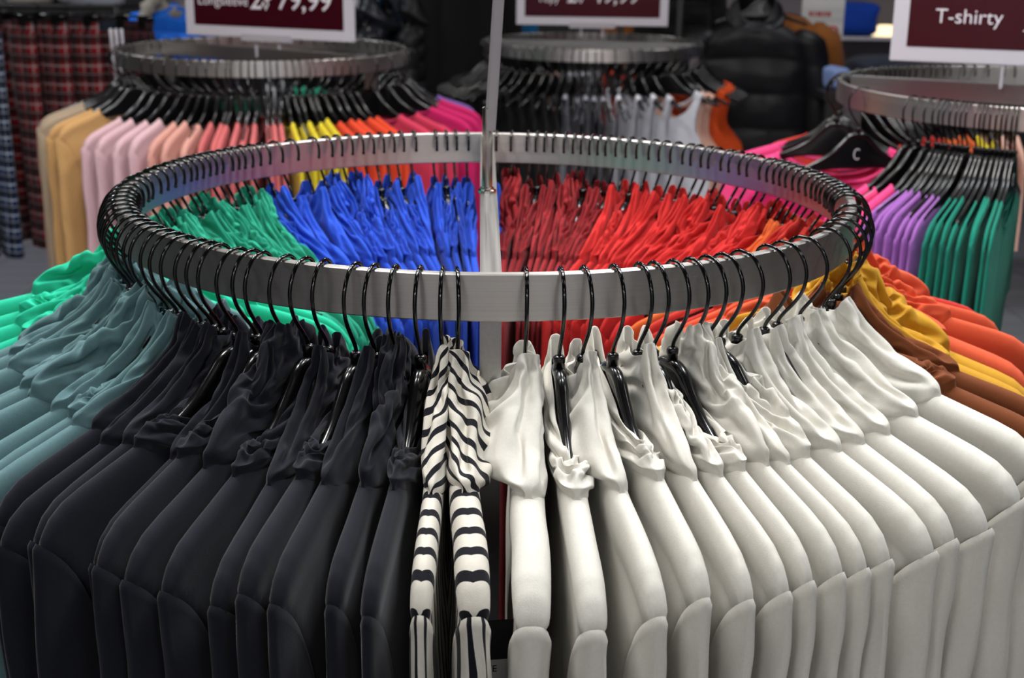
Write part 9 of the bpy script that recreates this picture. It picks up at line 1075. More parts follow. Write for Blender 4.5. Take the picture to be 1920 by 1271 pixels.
NETS['q'] = (40, 17, [
359,-8,-10,-13,-8,-7,1,-7,-8,-6,-3,-3,-6,-2,-3,-7,-11,-5,0,0,1,-5,-2,-5,5,1,-3,-4,-4,-2,-1,13,7,8,-12,1,-2,2,4,0,-4,2,1,-3,-4,13,-1,-3,-13,0,8,-19,1,2,1,0,5,-5,-8,14,2,-4,-6,
18,-3,-4,-5,-9,-27,1,10,0,0,-10,8,2,-7,8,3,-6,-8,13,-3,-2,-2,-33,0,2,3,1,3,-5,5,4,-4,-4,2,5,-5,6,-4,2,-36,0,-6,3,9,8,-3,-3,-6,4,4,2,-6,1,0,-1,3,-43,0,2,2,0,0,-1,0,-1,10,10,-8,
-5,-2,7,1,-4,-46,0,-1,1,-5,-1,9,2,6,-8,0,8,3,-5,-8,9,1,-61,3,2,1,0,1,7,3,-7,0,0,1,4,5,-5,-3,4,-74,5,0,0,2,1,-1,2,3,-2,3,2,-2,1,14,5,-8,-79,1,2,1,4,7,4,0,4,8,-1,0,-1,4,-3,9,8,
-56,0,3,5,5,-2,2,0,-1,4,8,-1,6,-2,3,-7,12,-52,4,2,2,1,6,-3,8,-2,-4,3,8,-2,5,0,7,-10,-46,1,4,2,3,0,6,-3,12,-9,-1,-1,13,1,6,-8,6,-37,5,2,-1,1,2,0,4,-3,19,-9,0,-5,8,-7,6,-2,-31,
-1,1,5,1,0,3,1,4,-4,7,-6,3,0,3,1,2,-25,2,7,0,0,4,1,2,3,0,-10,0,-2,-1,7,0,1,-17,2,-4,4,-1,-1,3,1,0,-3,14,3,-10,-4,-3,7,-5,-12,0,1,-2,4,-1,0,-2,0,8,-8,16,9,-11,-6,-8,7,-4,0,0,1,
-1,-2,-3,1,-3,-3,10,-4,12,16,1,-17,-6,4,0,1,-4,-1,6,2,-2,-1,0,-2,-8,-13,0,18,14,-12,12,0,2,1,-1,-4,-6,1,1,-3,0,4,-1,-6,-12,7,10,20,-2,-2,-2,1,0,3,0,0,2,-3,0,-1,-1,-4,-2,0,23,
-4,-4,2,-4,2,0,-3,-1,-1,3,-2,3,-3,3,-3,3,28,1,-4,-5,5,-2,4,0,-9,-2,2,0,-8,6,1,-5,1,36,-2,0,2,-4,-5,-6,3,1,-3,-1,1,-1,-9,1,7,-6,45,-1,-1,-5,-2,-3,-3,-2,3,-5,-8,1,4,-8,-4,4,3,
50,-2,-4,-2,-1,-4,-1,-2,-1,2,-5,-9,-1,7,-2,-5,-3,60,-5,-2,-2,-5,0,-3,-2,-4,-4,-1,-2,-1,1,-5,-2,0,76,-1,-3,-3,-4,-2,-10,-7,0,5,1,-1,-4,-2,0,-9,0,83,-3,-5,-3,-1,0,3,-6,-6,-9,-3,
-3,-2,-1,2,4,-1,57,1,4,-5,-3,0,2,2,-3,3,4,0,-13,0,-1,-1,-1,44,-3,2,5,0,-4,3,-4,0,-2,-1,3,10,-10,-4,1,-2,48,-1,-4,-7,-3,2,6,5,-7,-2,-3,-3,0,7,4,-9,-3,39,-2,-1,-1,-2,-3,-6,3,9,
-7,-7,2,4,3,2,3,-6,31,2,-5,0,-2,2,-7,-12,12,8,-5,-3,-1,0,-2,4,7,25,-1,1,-6,3,0,-1,2,-4,0,10,-11,1,2,-6,2,4,18,-2,0,2,-4,0,9,-4,-9,0,6,7,-14,0,-3,-8,7,11,0,-1,4,4,-3,-6,5,-6,
-3,-10,8,12,-9,5,-1,-11,4,-2,-2,-3,-8,1,12,-5,-4,-1,6,7,1,-11,3,16,1,15,2,4,-2,2,-6,-12,13,-2,0,-1,-5,-3,-3,-1,-9,13,5,3,-2,7,-2,-1,7,2,-5,4,-10,4,-4,12,-16,-11,-7,6,1,1,4,5,
2,-11,-1,16,-9,-2,-18,16,4,-2,-4,-6,4,-1,13,-12,10,3,-17,-4,9,7,-3,-2,-14,15,14,-2,-13,4,0,3,-4,-6,1,10,-20,-15,12,18,-4,0,-9,18,9,-2,1,2,-14,26,5,5,6,0,-14,-6,7,9,-17,-12,0,
6,12,4,0,-15,-13,14,-5,5,11,0,-18,-21,26,3,-1,-18,0,17,-2,3,16,-21,-5,16,4,-2,7,-5,1,-2,16,-8,-13,-9,-13,-3,-3,0,0,-12,2,-20,1,25,16,-12,2,8,11,0,-11,-2,-2,1,-2,9,-5,2,15,-16,
-21,19,6,-25,9,10,15,-1,-14,-2,-2,-2,2,3,-7,1,4,4,-18,27,6,-34,-8,16,14,-3,4,-2,-1,4,-4,1,-3,-1,-1,-3,-16,21,19,-18,-13,20,6,-7,4,0,1,-3,-14,17,17,-16,0,1,-14,15,20,-22,-19,
29,-1,-1,2,2,3,-5,-15,16,21,-18,-5,-1,-18,13,22,-18,-17,-5,-1,4,-1,-3,6,-2,-13,11,19,-17,-8,5,-14,11,19,-18,-4,-1,9,-2,3,2,5,-2,-17,8,19,-13,-3,-5,-5,2,10,-2,1,-13,-4,1,-3,-1,
0,-2,-4,16,19,-1,-1,-11,1,4,-4,0,0,8,4,0,0,1,6,-21,-12,2,7,7,0,-1,0,-7,-1,6,1,0,2,-1,-1,-1,11,-22,-5,5,-1,3,5,0,-10,-3,-7,2,0,4,0,1,1,9,17,-4,-25,11,5,-16,3,-10,-1,-3,-5,-2,1,
5,-1,-2,-2,1,2,12,-4,-7,10,-5,-4,1,14,-15,-2,-8,-4,0,1,-3,1,3,4,-5,3,0,8,-3,-1,2,19,-19,1,0,-1,-1,3,11,-10,-2,2,-2,-2,-1,-5,-1,-14,16,26,-9,7,-2,-1,0,-2,6,-17,12,-16,1,-1,-4,
-3,-4,-14,11,5,4,3,-13,3,7,7,19,-18,14,-19,-2,-4,1,8,-15,-15,6,-7,17,18,-16,1,0,-6,-14,19,16,-16,-2,1,1,17,-8,-14,-3,-11,8,-4,-13,15,7,-1,-15,19,18,0,-2,-6,7,11,-9,0,11,-7,14,
-18,-27,-2,24,-4,-18,19,-5,1,2,-10,13,8,-17,-13,15,6,16,10,-17,-14,1,14,-11,1,0,-2,-3,2,16,-2,-14,-15,16,-2,0,14,-13,5,7,-6,-4,0,-12,6,1,2,6,-7,-4,-16,7,18,2,0,-3,0,3,6,-3,-4,
-4,1,-3,12,-1,-2,-3,-6,-3,11,12,-15,-12,11,-6,5,1,-5,-4,9,2,-1,0,0,0,-2,3,9,12,-22,-17,5,-4,1,11,-1,-10,-6,11,-4,0,-2,-1,1,1,0,2,-3,-1,1,2,-4,-1,6,-13,10,8,7,8,1,-12,-4,-13,5,
7,2,1,15,-8,-7,8,18,-4,-16,-7,-2,-6,12,1,13,-8,-10,5,0,0,1,-8,-6,8,0,-1,-4,-2,-5,0,12,-1,-2,3,5,1,-1,4,2,-11,2,4,1,4,-3,-7,-7,5,8,18,-13,11,0,0,-3,-6,7,-4,2,9,0,8,-2,-8,-17,6,
6,13,-392,4,-3,-2,12,3,-10,0,1,6,12,7,0,-17,10,10,0,-1,0,17,8,-19,10,9,-18,-5,-6,-1,-4,-6,6,-12,5,2,-6,0,-12,13,-6,-12,20,16,-6,-12,-12,15,11,-6,3,-3,-4,-10,1,0,0,13,-10,-17,
20,4,3,1,-23,12,24,4,-11,-10,-13,2,-1,-12,7,11,-6,-11,21,-2,-3,11,-5,-4,-3,1,10,-15,1,-2,1,2,3,0,-8,-4,22,-4,-11,-1,9,-4,6,5,-17,2,10,-3,3,11,5,-11,-14,0,19,3,-17,5,2,0,5,-18,
2,0,7,-12,-1,9,-5,4,-2,-3,7,2,-7,10,4,-1,-18,2,4,-5,7,-4,5,29,5,-21,0,10,12,-20,-9,2,9,-16,2,1,2,10,-5,-8,1,2,22,-5,-7,8,23,-15,-14,0,-12,1,0,6,-2,7,9,-11,4,-3,8,2,-8,3,29,4,
-27,12,-1,-1,0,0,-1,-1,3,0,5,-2,4,-8,-4,-1,11,14,16,-1,0,-1,-1,0,1,2,-2,1,3,-8,11,-5,1,-2,6,18,-2,1,0,-1,2,-3,7,-5,-5,1,8,-2,3,-5,2,-2,18,-1,-1,0,0,0,2,-3,8,-8,-2,1,2,2,3,-4,
5,17,-1,1,-2,2,1,-3,1,-4,12,-6,-2,0,0,1,6,-4,15,-1,-3,1,-2,-2,0,-1,3,-1,10,-4,0,2,-1,0,5,13,-1,-2,-5,-1,-1,-2,1,0,1,2,8,0,-1,1,-2,5,10,-1,-2,3,-1,-1,1,0,0,-5,-6,5,6,2,0,0,1,6,
0,9,-1,-1,1,0,0,0,0,-5,-9,-2,4,8,0,-4,1,0,1,0,0,2,2,2,0,6,4,-2,-9,-13,1,6,0,-1,0,-5,6,3,-7,-2,0,3,-1,0,4,9,5,-12,-4,1,-2,0,-5,-7,6,6,0,-4,-4,3,6,-1,-1,3,3,-3,-3,-4,1,-1,2,-12,
3,2,2,0,-2,-4,-3,6,1,-4,6,1,-5,1,5,-9,7,-4,2,2,5,-2,-2,0,-13,1,0,-5,6,-7,1,4,13,-6,2,-10,-1,3,2,-12,2,6,1,3,-13,-6,-7,1,-1,-1,10,-2,5,-10,-7,3,5,-3,5,-6,-9,11,-8,-7,1,-2,3,-6,
1,2,6,-4,-6,12,-9,-7,-2,12,-7,6,-7,1,1,-4,8,-10,1,-3,0,2,-7,8,0,3,-1,8,-11,-7,1,0,1,-7,8,-8,9,-6,-4,7,0,-10,4,-1,-3,6,-5,1,0,-1,-6,8,-14,0,12,-4,-10,6,9,-13,4,-7,4,5,-1,-7,-3,
-3,-1,17,-24,1,5,3,-13,3,4,-3,-3,-3,7,-2,-7,2,-2,-2,6,-2,-6,5,4,-10,-18,4,-4,13,-7,7,-2,0,0,-3,-11,0,7,-3,1,0,-1,0,-4,5,-9,8,7,-1,3,-5,2,4,-1,14,-12,-9,-2,1,2,-3,0,-6,-3,7,-1,
5,0,0,-7,-10,9,8,-13,-11,3,13,12,-14,-2,-6,7,-3,-12,1,0,-4,1,-18,9,15,-1,-5,-6,-4,13,4,-1,5,0,6,-3,9,-3,-7,7,-14,-2,11,13,-18,-14,-1,6,4,4,-2,2,-1,-3,18,-12,2,4,0,-1,-1,8,8,
-11,-12,-4,2,0,3,2,6,-7,18,-11,2,-6,-9,1,-4,-19,15,5,-1,
])


def unpack_net(nu, nv, numbers):
    d2 = np.array(numbers).reshape(3, nu, nv).transpose(1, 2, 0)
    return np.cumsum(np.cumsum(d2, 0), 1) / 2500.0


def torso_y(x, z, xn=.11, tk=1.0):
    """half thickness of the garment body at a point of its face"""
    d = np.maximum(0, ridge(np.maximum(np.abs(x), xn)) - z)
    T = thick(x) * tk
    r = T * 1.15
    rnd = np.sqrt(np.clip(1 - (1 - np.minimum(d / r, 1)) ** 2, 0, 1))
    return T * rnd * (1 - .30 * sstep(.012, .035, d) * (1 - sstep(.06, .22, d)))


def collar_mesh(key, mirror=False, stripe_sign=1, stripe_n=6.0):
    P = unpack_net(*NETS[key])
    nu, nv = P.shape[:2]
    u = np.linspace(0, 2 * PI, nu, endpoint=False)
    c, s = np.cos(u), np.sin(u)
    # thinner on the inner side of the ring, where the hangers crowd
    wy = np.interp(P[..., 0], [-.13, .0, .12], [.72, .92, 1.0])
    P[..., 1] *= wy
    P[:, 0, 0] = np.clip(P[:, 0, 0], -.1375, .1375)
    P[:, 1, 0] = np.clip(P[:, 1, 0], -.139, .139)
    x0, z0 = P[:, 0, 0], P[:, 0, 2]
    rows = []
    for dx, dz, top, off in ((.0030, .0075, -.0045, -.003), (.0022, .0042, .0012, .0016)):
        xa = x0 + dx * np.sign(c) * np.abs(c) ** 1.5
        za = np.minimum(z0 - dz, ridge(np.maximum(np.abs(xa), .11)) + top)
        ya = np.sign(s) * np.maximum(0, torso_y(xa, za) + off * np.abs(s) ** .4)
        rows.append(np.stack([xa, ya, za], -1))
    P[:, 0, 1] = np.sign(s) * np.minimum(np.abs(P[:, 0, 1]), np.abs(rows[1][:, 1]) + .0035)
    top = P[:, -1]
    ctr = np.array([0, 0, 0])
    inn = []
    for sh, dz in ((.10, .0012), (.20, -.008), (.22, -.024)):
        q = top.copy()
        q[:, 1] -= sh * 1.4 * top[:, 1]
        q[:, 0] -= sh * .35 * top[:, 0]
        q[:, 2] += dz
        inn.append(q)
    G = np.concatenate([np.stack(rows, 1), P, np.stack(inn, 1)], 1)
    n2 = G.shape[1]
    V = np.clip((np.arange(n2) - 2) / (nv - 1), -.1, 1.2)[None, :] + 0 * u[:, None]
    S = s[:, None] + 0 * V
    at = V * stripe_n + stripe_sign * S * 1.7 - .3
    if mirror:
        G = G * np.array([1, -1, 1])
    me = MB().grid(G, wrap_u=True, attr=at).mesh('collar', attr=True)
    o = bpy.data.objects.new('collar', me)
    COL.objects.link(o)
    sb = o.modifiers.new('smooth', 'SUBSURF')
    sb.levels = sb.render_levels = 2
    dg = bpy.context.evaluated_depsgraph_get()
    fine = bpy.data.meshes.new_from_object(o.evaluated_get(dg), preserve_all_data_layers=True, depsgraph=dg)
    bpy.data.objects.remove(o)
    fine.name = 'collar'
    fine.polygons.foreach_set('use_smooth', [True] * len(fine.polygons))
    if not fine.materials:
        fine.materials.append(None)
    return fine


TORSO = [torso(s).mesh('turtleneck_body', attr=True) for s in (1, 2, 3)]
SLV_O = [sleeve(s, 1).mesh('outer_sleeve', attr=True) for s in (1, 2, 3)]
SLV_I = [sleeve(s, -1).mesh('inner_sleeve', attr=True) for s in (4, 5)]
COLLAR = {}
for k_ in NETS:
    COLLAR[k_] = collar_mesh(k_)
    if k_ not in 'gh':
        COLLAR[k_ + '-'] = collar_mesh(k_, True)
COLLAR['stripe_near'] = collar_mesh('g', False, 1.0, 7.0)
COLLAR['stripe_far'] = collar_mesh('j', False, -1.0, 7.0)


# ------------------------------------------------------------------ hangers
def catmull(pts, n=8):
    p = np.asarray(pts, float)
    p = np.vstack([2 * p[0] - p[1], p, 2 * p[-1] - p[-2]])
    out = []
    for k in range(1, len(p) - 2):
        for t in np.linspace(0, 1, n, endpoint=False):
            a, b, c, d = p[k - 1], p[k], p[k + 1], p[k + 2]
            out.append(.5 * ((2 * b) + (-a + c) * t + (2 * a - 5 * b + 4 * c - d) * t * t + (-a + 3 * b - 3 * c + d) * t ** 3))
    out.append(p[-2])
    return np.array(out)


def hook_mesh():
    pts = [(-.0185, -.0235), (-.0195, -.014), (-.0165, -.0035), (-.009, .0022), (0, .0031), (.010, .0012), (.020, -.0075), (.0265, -.020), (.0275, -.033),
           (.0235, -.047), (.0155, -.060), (.007, -.071), (.0012, -.080), (0, -.088), (0, -.097)]
    c = catmull(pts, 5)
    P = np.stack([c[:, 0], 0 * c[:, 0], c[:, 1]], -1)
    mb = MB().tube(P, .0021, 8)
    a = np.linspace(-PI / 2, PI / 2, 6)
    prof = np.stack([.0027 * np.cos(a), .0027 * np.sin(a)], -1)
    ball = MB().lathe(prof, 8)
    mb.poly(ball.v[0] + np.array([-.0184, 0, -.0238]), ball.f)
    return mb.mesh('hanger_hook')


def hanger_body_mesh(wide=1.0, seg=3):
    top = [(.0, -.098), (.010, -.098), (.022, -.103), (.032, -.113), (.044, -.125), (.060, -.139), (.085, -.154), (.115, -.1675), (.150, -.180), (.185, -.1915), (.206, -.200)]
    bot = [(.210, -.207), (.204, -.212), (.185, -.206), (.150, -.196), (.115, -.186), (.085, -.179), (.055, -.176), (.025, -.176), (.0, -.177)]
    T = catmull(top, 3)
    Bm = catmull(bot, 3)
    half = [tuple(p) for p in T] + [tuple(p) for p in Bm]
    out = half + [(-x, z) for x, z in half[::-1][1:-1] if x > 1e-6]
    # tidy duplicates on the axis
    pts = []
    for p in out:
        if not pts or (abs(p[0] - pts[-1][0]) + abs(p[1] - pts[-1][1])) > 1e-5:
            pts.append(p)
    bm = bmesh.new()
    h = .0042
    f0 = bm.faces.new([bm.verts.new((x * wide, -h, z)) for x, z in pts])
    r = bmesh.ops.extrude_face_region(bm, geom=[f0])
    for e in r['geom']:
        if isinstance(e, bmesh.types.BMVert):
            e.co.y += 2 * h
    bmesh.ops.recalc_face_normals(bm, faces=bm.faces)
    rim = [e for e in bm.edges if len(e.link_faces) == 2 and e.calc_face_angle(0) > 1.2]
    bmesh.ops.bevel(bm, geom=rim, offset=.0032, segments=seg, profile=.5, affect='EDGES')
    # thick moulded rim along the upper edge
    Tm = np.concatenate([T[::-1] * np.array([-1, 1]), T[1:]])
    mb = MB().tube(np.stack([Tm[:, 0] * wide, 0 * Tm[:, 0], Tm[:, 1] - .004], -1), np.interp(np.abs(Tm[:, 0]), [.03, .12], [.0064, .0048]), 10)
    mb.tube([(0, 0, -.084), (0, 0, -.0855), (0, 0, -.0865), (0, 0, -.091), (0, 0, -.0915), (0, 0, -.101)], [.0042, .0058, .0062, .0062, .0054, .0062], 10)
    base = len(bm.verts)
    vs = [bm.verts.new(p) for a in mb.v for p in a]
    for f in mb.f:
        try:
            bm.faces.new([vs[k] for k in f])
        except ValueError:
            pass
    bmesh.ops.recalc_face_normals(bm, faces=bm.faces)
    me = bpy.data.meshes.new('hanger_body')
    bm.to_mesh(me)
    bm.free()
    me.polygons.foreach_set('use_smooth', [True] * len(me.polygons))
    me.materials.append(None)
    return me


def logo_mesh(zc=-.143, hx=.0085, hz=.0125, st=.0021):
    mb = MB()
    a = np.linspace(math.radians(48), math.radians(312), 28)
    for sgn in (-1, 1):
        # on the side facing +Y the letter is mirrored so that it reads as a C from there too
        m = 1 if sgn < 0 else -1
        o_ = np.stack([m * hx * np.cos(a), 0 * a + sgn * .0049, zc + hz * np.sin(a)], -1)
        i_ = np.stack([m * (hx - st) * np.cos(a), 0 * a + sgn * .0049, zc + (hz - st) * np.sin(a)], -1)
        b_ = i_ * np.array([1, 0, 1]) + np.array([0, sgn * .0040, 0])
        c_ = o_ * np.array([1, 0, 1]) + np.array([0, sgn * .0040, 0])
        mb.grid(np.stack([c_, o_, i_, b_], 0), wrap_u=True)
    return mb.mesh('logo_letter', smooth=False)


HOOK, HBODY, LOGO = hook_mesh(), hanger_body_mesh(), logo_mesh()


def hanger(label, loc, rz, group, logo=True):
    t = thing('clothes_hanger', label, 'hanger', loc, rz, group)
    link('hook', HOOK, M['hook'], t)
    link('hanger_body', HBODY, M['black_plastic'], t)
    if logo:
        link('logo', LOGO, M['logo'], t, label='pale grey letter C printed on the black hanger')
    return t


ORD = ['', 'first', 'second', 'third', 'fourth', 'fifth', 'sixth', 'seventh', 'eighth', 'ninth', 'tenth', 'eleventh', 'twelfth', 'thirteenth', 'fourteenth',
       'fifteenth', 'sixteenth', 'seventeenth', 'eighteenth', 'nineteenth', 'twentieth', 'twenty-first', 'twenty-second']

# ------------------------------------------------------------------ the main rack
# runs: (material key, colour words, hook angles in degrees going anticlockwise, where the count starts)
RUNS = [
    ('stripe', 'black and cream striped', [-95.9, -94.1], 'the steel post', -1),
    ('cream', 'cream', [-85.7, -81.4, -78.4, -74.5, -71.0, -69.0, -66.2, -63.6, -61.0, -58.4, -55.2, -50.0, -46.6, -42.0, -35.0], 'the steel post', 1),
    ('brown', 'chestnut brown', [-30.5, -27.2], 'the cream tops', 1),
    ('mustard', 'mustard yellow', [-22.5, -16.5], 'the brown tops', 1),
    ('orange', 'coral orange', [-8.0, -5.6, -3.3, -1.0, 1.3, 3.6, 5.9, 8.2], 'the mustard tops', 1),
    ('redcoral', 'tomato red', [10.6, 13.2, 15.8], 'the coral orange tops', 1),
    ('orange2', 'bright orange', [18.2, 20.4, 22.4], 'the tomato red tops', 1),
    ('red', 'bright red', [24.4, 26.7, 30.5, 32.6, 35.4, 37.4, 40.7, 42.6, 45.2, 47.0, 50.1, 52.7, 55.1, 57.9, 60.3, 62.5], 'the bright orange tops', 1),
    ('darkred', 'dark red', [64.8, 66.5, 68.3, 70.2, 71.9, 73.8, 76.2, 78.0, 79.7, 81.6, 85.0], 'the bright red tops', 1),
    ('blue', 'royal blue', [88.0, 93.9, 96.4, 98.3, 100.5, 104.9, 107.6, 109.6, 111.8, 114.0, 116.3, 118.6, 120.9, 123.2, 126.2, 131.1, 134.8, 137.9], 'the dark red tops', 1),
    ('green', 'sea green', [140.3, 142.2, 144.3, 146.0, 147.8, 150.4, 152.3, 154.2, 156.2, 158.4, 160.4, 162.8, 166.0], 'the royal blue tops', 1),
    ('turq', 'bright turquoise', [169.3, 172.8, 176.3, 179.8, 183.2, 186.4, 189.5], 'the sea green tops', 1),
    ('teal', 'grey teal', [193.0, 196.2, 199.4, 202.6, 205.6, 208.8, 211.5, 214.2, 216.8, 219.4, 222.0, 224.6], 'the turquoise tops', 1),
    ('black', 'black', [-132.3, -130.2, -128.0, -124.5, -122.3, -120.4, -116.7, -113.9, -111.2, -106.9, -104.5, -101.8, -98.7], 'the striped pair', -1),
]
items = []
for key, words_, angs, ref, direction in RUNS:
    n = len(angs)
    for k, a in enumerate(angs):
        rank = k + 1 if direction > 0 else n - k
        items.append(dict(key=key, words=words_, a=math.radians(a if a < 192 else a - 360), rank=rank, ref=ref, n=n))
items.sort(key=lambda q: q['a'])
NI = len(items)
ang = np.array([q['a'] for q in items])
ext = np.concatenate([ang - 2 * PI, ang, ang + 2 * PI])
kern = np.exp(-.5 * (np.arange(-4, 5) / 1.6) ** 2)
kern /= kern.sum()
sm = np.convolve(ext, kern, 'same')[NI:2 * NI]
gap = (np.roll(ext, -1) - np.roll(ext, 1))[NI:2 * NI] / 2
gap = np.convolve(np.concatenate([gap[-3:], gap, gap[:3]]), np.array([.25, .5, .25]), 'same')[3:-3]

COLS_OUT = ['a', 'p', 'b', 'l', 'c', 'd', 'q-', 'e-', 'n', 'm', 'b-', 'p-', 'a-', 'j', 'c-', 'q', 'k-', 'n-']
COLS_IN = ['f', 'c', 'f-', 'a', 'b', 'd-', 'k', 'c-', 'd', 'n-', 'b-', 'j-', 'f', 'm']
COLS_SPECIAL = {('cream', 1): 'h', ('cream', 2): 'p', ('cream', 3): 'h', ('cream', 4): 'q', ('cream', 5): 'c', ('cream', 6): 'e', ('cream', 7): 'q-', ('cream', 8): 'd',
                ('cream', 9): 'a', ('cream', 10): 'e-', ('cream', 11): 'b', ('cream', 12): 'k', ('cream', 13): 'n', ('cream', 14): 'g', ('cream', 15): 'c-',
                ('stripe', 1): 'stripe_near', ('stripe', 2): 'stripe_far',
                ('black', 1): 'p', ('black', 2): 'd', ('black', 3): 'b', ('black', 4): 'q', ('black', 5): 'k-', ('black', 6): 'p-', ('black', 7): 'd-',
                ('black', 8): 'q-', ('black', 9): 'b-', ('black', 10): 'p', ('black', 11): 'a', ('black', 12): 'g', ('black', 13): 'k',
                ('mustard', 1): 'b', ('mustard', 2): 'd', ('brown', 1): 'q-', ('brown', 2): 'b'}

for idx, q in enumerate(items):
    a = q['a']
    front = a < math.radians(8) or a > math.radians(168)
    dphi = sm[idx] - a
    if front:
        yaw = math.asin(max(-.35, min(.35, .64 * math.sin(dphi) / .19)))
    else:
        yaw = -math.asin(max(-.35, min(.35, .27 * math.sin(dphi) / .19)))
    deg = math.degrees(a)
    if -40 < deg < 10:
        yaw += math.radians(8)
    yaw += math.radians(RNG.normal() * .9)
    g = gap[idx]
    ys = (.64 * g / .051) if front else (.45 * g / .036)
    ys = max(.55, min(1.3, ys))
    loc = (R * math.cos(a), R * math.sin(a), ZR)
    name_ = f"{ORD[q['rank']]} {q['words']} turtleneck top from {q['ref']}"
    grp = q['words'] + ' turtleneck tops on the large ring rack'
    hg = hanger(f"black hanger holding the {ORD[q['rank']]} {q['words']} top from {q['ref']}", loc, a + yaw, 'black hangers on the large ring rack')
    mat = M[q['key']]
    dz = float(RNG.uniform(-.006, .002))
    tilt = math.radians(float(RNG.normal() * 1.5))
    wide = float(np.clip(1 + RNG.normal() * .03, .94, 1.06))
    hg.rotation_euler[1] = tilt
    t = thing('turtleneck_top', name_, 'top', (loc[0], loc[1], ZR + dz), a + yaw, grp, (wide, ys, 1))
    t.rotation_euler[1] = tilt
    v = int(RNG.integers(0, 3))
    link('body', TORSO[v], mat, t)
    link('sleeve', SLV_O[int(RNG.integers(0, 3))], mat, t)
    link('sleeve', SLV_I[int(RNG.integers(0, 2))], mat, t)
    ck = COLS_SPECIAL.get((q['key'], q['rank']))
    if ck is None:
        pool = COLS_OUT if front else COLS_IN
        ck = pool[(idx * 5 + idx // 7) % len(pool)]
    link('collar', COLLAR[ck], mat, t)


# rack itself
def ring_band(r, w, h, z1, seg=160, bev=.0012):
    ro, ri, z0 = r + w / 2, r - w / 2, z1 - h
    prof = [(ri + bev, z1), (ro - bev, z1), (ro, z1 - bev), (ro, z0 + bev), (ro - bev, z0), (ri + bev, z0), (ri, z0 + bev), (ri, z1 - bev), (ri + bev, z1)]
    dense = []
    for (a, b), (c, d) in zip(prof, prof[1:]):
        for t in np.linspace(0, 1, 4, endpoint=False):
            dense.append((a + (c - a) * t, b + (d - b) * t))
    dense.append(prof[0])
    return MB().lathe(dense, seg).mesh('rail_ring', auto=.6)


def box_mesh(name, lo, hi, bev=.0015):
    bm = bmesh.new()
    bmesh.ops.create_cube(bm, size=1)
    for v in bm.verts:
        v.co = Vector([lo[k] + (v.co[k] + .5) * (hi[k] - lo[k]) for k in range(3)])
    bmesh.ops.bevel(bm, geom=list(bm.edges), offset=bev, segments=2, affect='EDGES')
    me = bpy.data.meshes.new(name)
    bm.to_mesh(me)
    bm.free()
    me.materials.append(None)
    return me


def rack(label, cx, cy, z, bar_rz, leg=True, seg=160):
    t = thing('round_clothes_rack', label, 'clothes rack', (cx, cy, 0), 0)
    link('rail_ring', ring_band(R, .010, .047, z, seg), M['steel'], t)
    i = R - .0052
    link('crossbar', box_mesh('crossbar', (-.0105, -i, z - .046), (.0105, i, z - .002)), M['steel_bar'], t, rz=bar_rz)
    for sg in (-1, 1):
        link('leg', box_mesh('leg', (-.0105, sg * (i - .02) - .02, .045), (.0105, sg * (i - .02) + .02, z - .0465)), M['steel_bar'], t, rz=bar_rz)
        f = link('foot', box_mesh('foot', (-.26, sg * (i - .02) - .02, .02), (.26, sg * (i - .02) + .02, .044)), M['steel_bar'], t, rz=bar_rz)
    return t


rack_main = rack('large round brushed steel rack crowded with turtleneck tops on black hangers', 0, 0, ZR, math.radians(0.0))

# sign pole standing in a socket on the crossbar
pole = thing('sign_pole', 'slim pale sign pole standing in a metal socket on the steel crossbar', 'sign pole', (-.002, -.0346, ZR - .002))
link('socket', MB().lathe([(0.0001, 0), (.0115, 0), (.0115, .003), (.0085, .004), (.0085, .006), (.0065, .007), (.0065, .104), (.005, .106)], 20).mesh('socket', auto=.6), M['chrome'], pole, label='polished metal socket tube')
d = Vector((.058, -.035, 1.0)).normalized()
p0 = Vector((.0030, -.0005, .075))
prof = []
sh = box_mesh('rod', (-.0068, -.0068, 0), (.0068, .0068, .62), .0025)
ro_ = link('rod', sh, M['acrylic'], pole, p0, label='frosted square plastic rod')
ro_.rotation_mode = 'QUATERNION'
ro_.rotation_quaternion = Vector((0, 0, 1)).rotation_difference(d)

# size tag hanging low between the striped and the cream tops
tg = thing('swing_tag', 'black swing tag with a white size strip hanging beside the striped pair', 'tag', (.004, -.60, .986), .12)
link('tag_card', box_mesh('tag_card', (-.020, -.0008, -.075), (.020, .0008, .028), .0006), M['card'], tg)
strip = link('size_strip', box_mesh('size_strip', (-.017, -.0014, -.06), (.013, -.0006, -.012), .0003), M['paper'], tg)


def text_mesh(s, size, ext=.0006, shear=0.0, align='LEFT', name='lettering', bold=0.0):
    cu = bpy.data.curves.new(name, 'FONT')
    cu.body = s
    cu.size = size
    cu.extrude = ext
    cu.shear = shear
    cu.offset = bold
    cu.align_x = align
    o = bpy.data.objects.new(name, cu)
    COL.objects.link(o)
    dg = bpy.context.evaluated_depsgraph_get()
    me = bpy.data.meshes.new_from_object(o.evaluated_get(dg))
    bpy.data.objects.remove(o)
    me.name = name
    me.materials.clear()
    me.materials.append(None)
    return me


tx = link('lettering', text_mesh('SIZE', .0095, .0002), M['ink'], strip, (-.015, -.0016, -.024))
tx.rotation_euler = (PI / 2, 0, 0)


# ------------------------------------------------------------------ background racks
def nice_tee(seed, xn=.118, dn=.055, tk=.75):
    return torso(seed, xn=xn, dn=dn, hem=-.70, nt=20, nd=30, tk=tk)


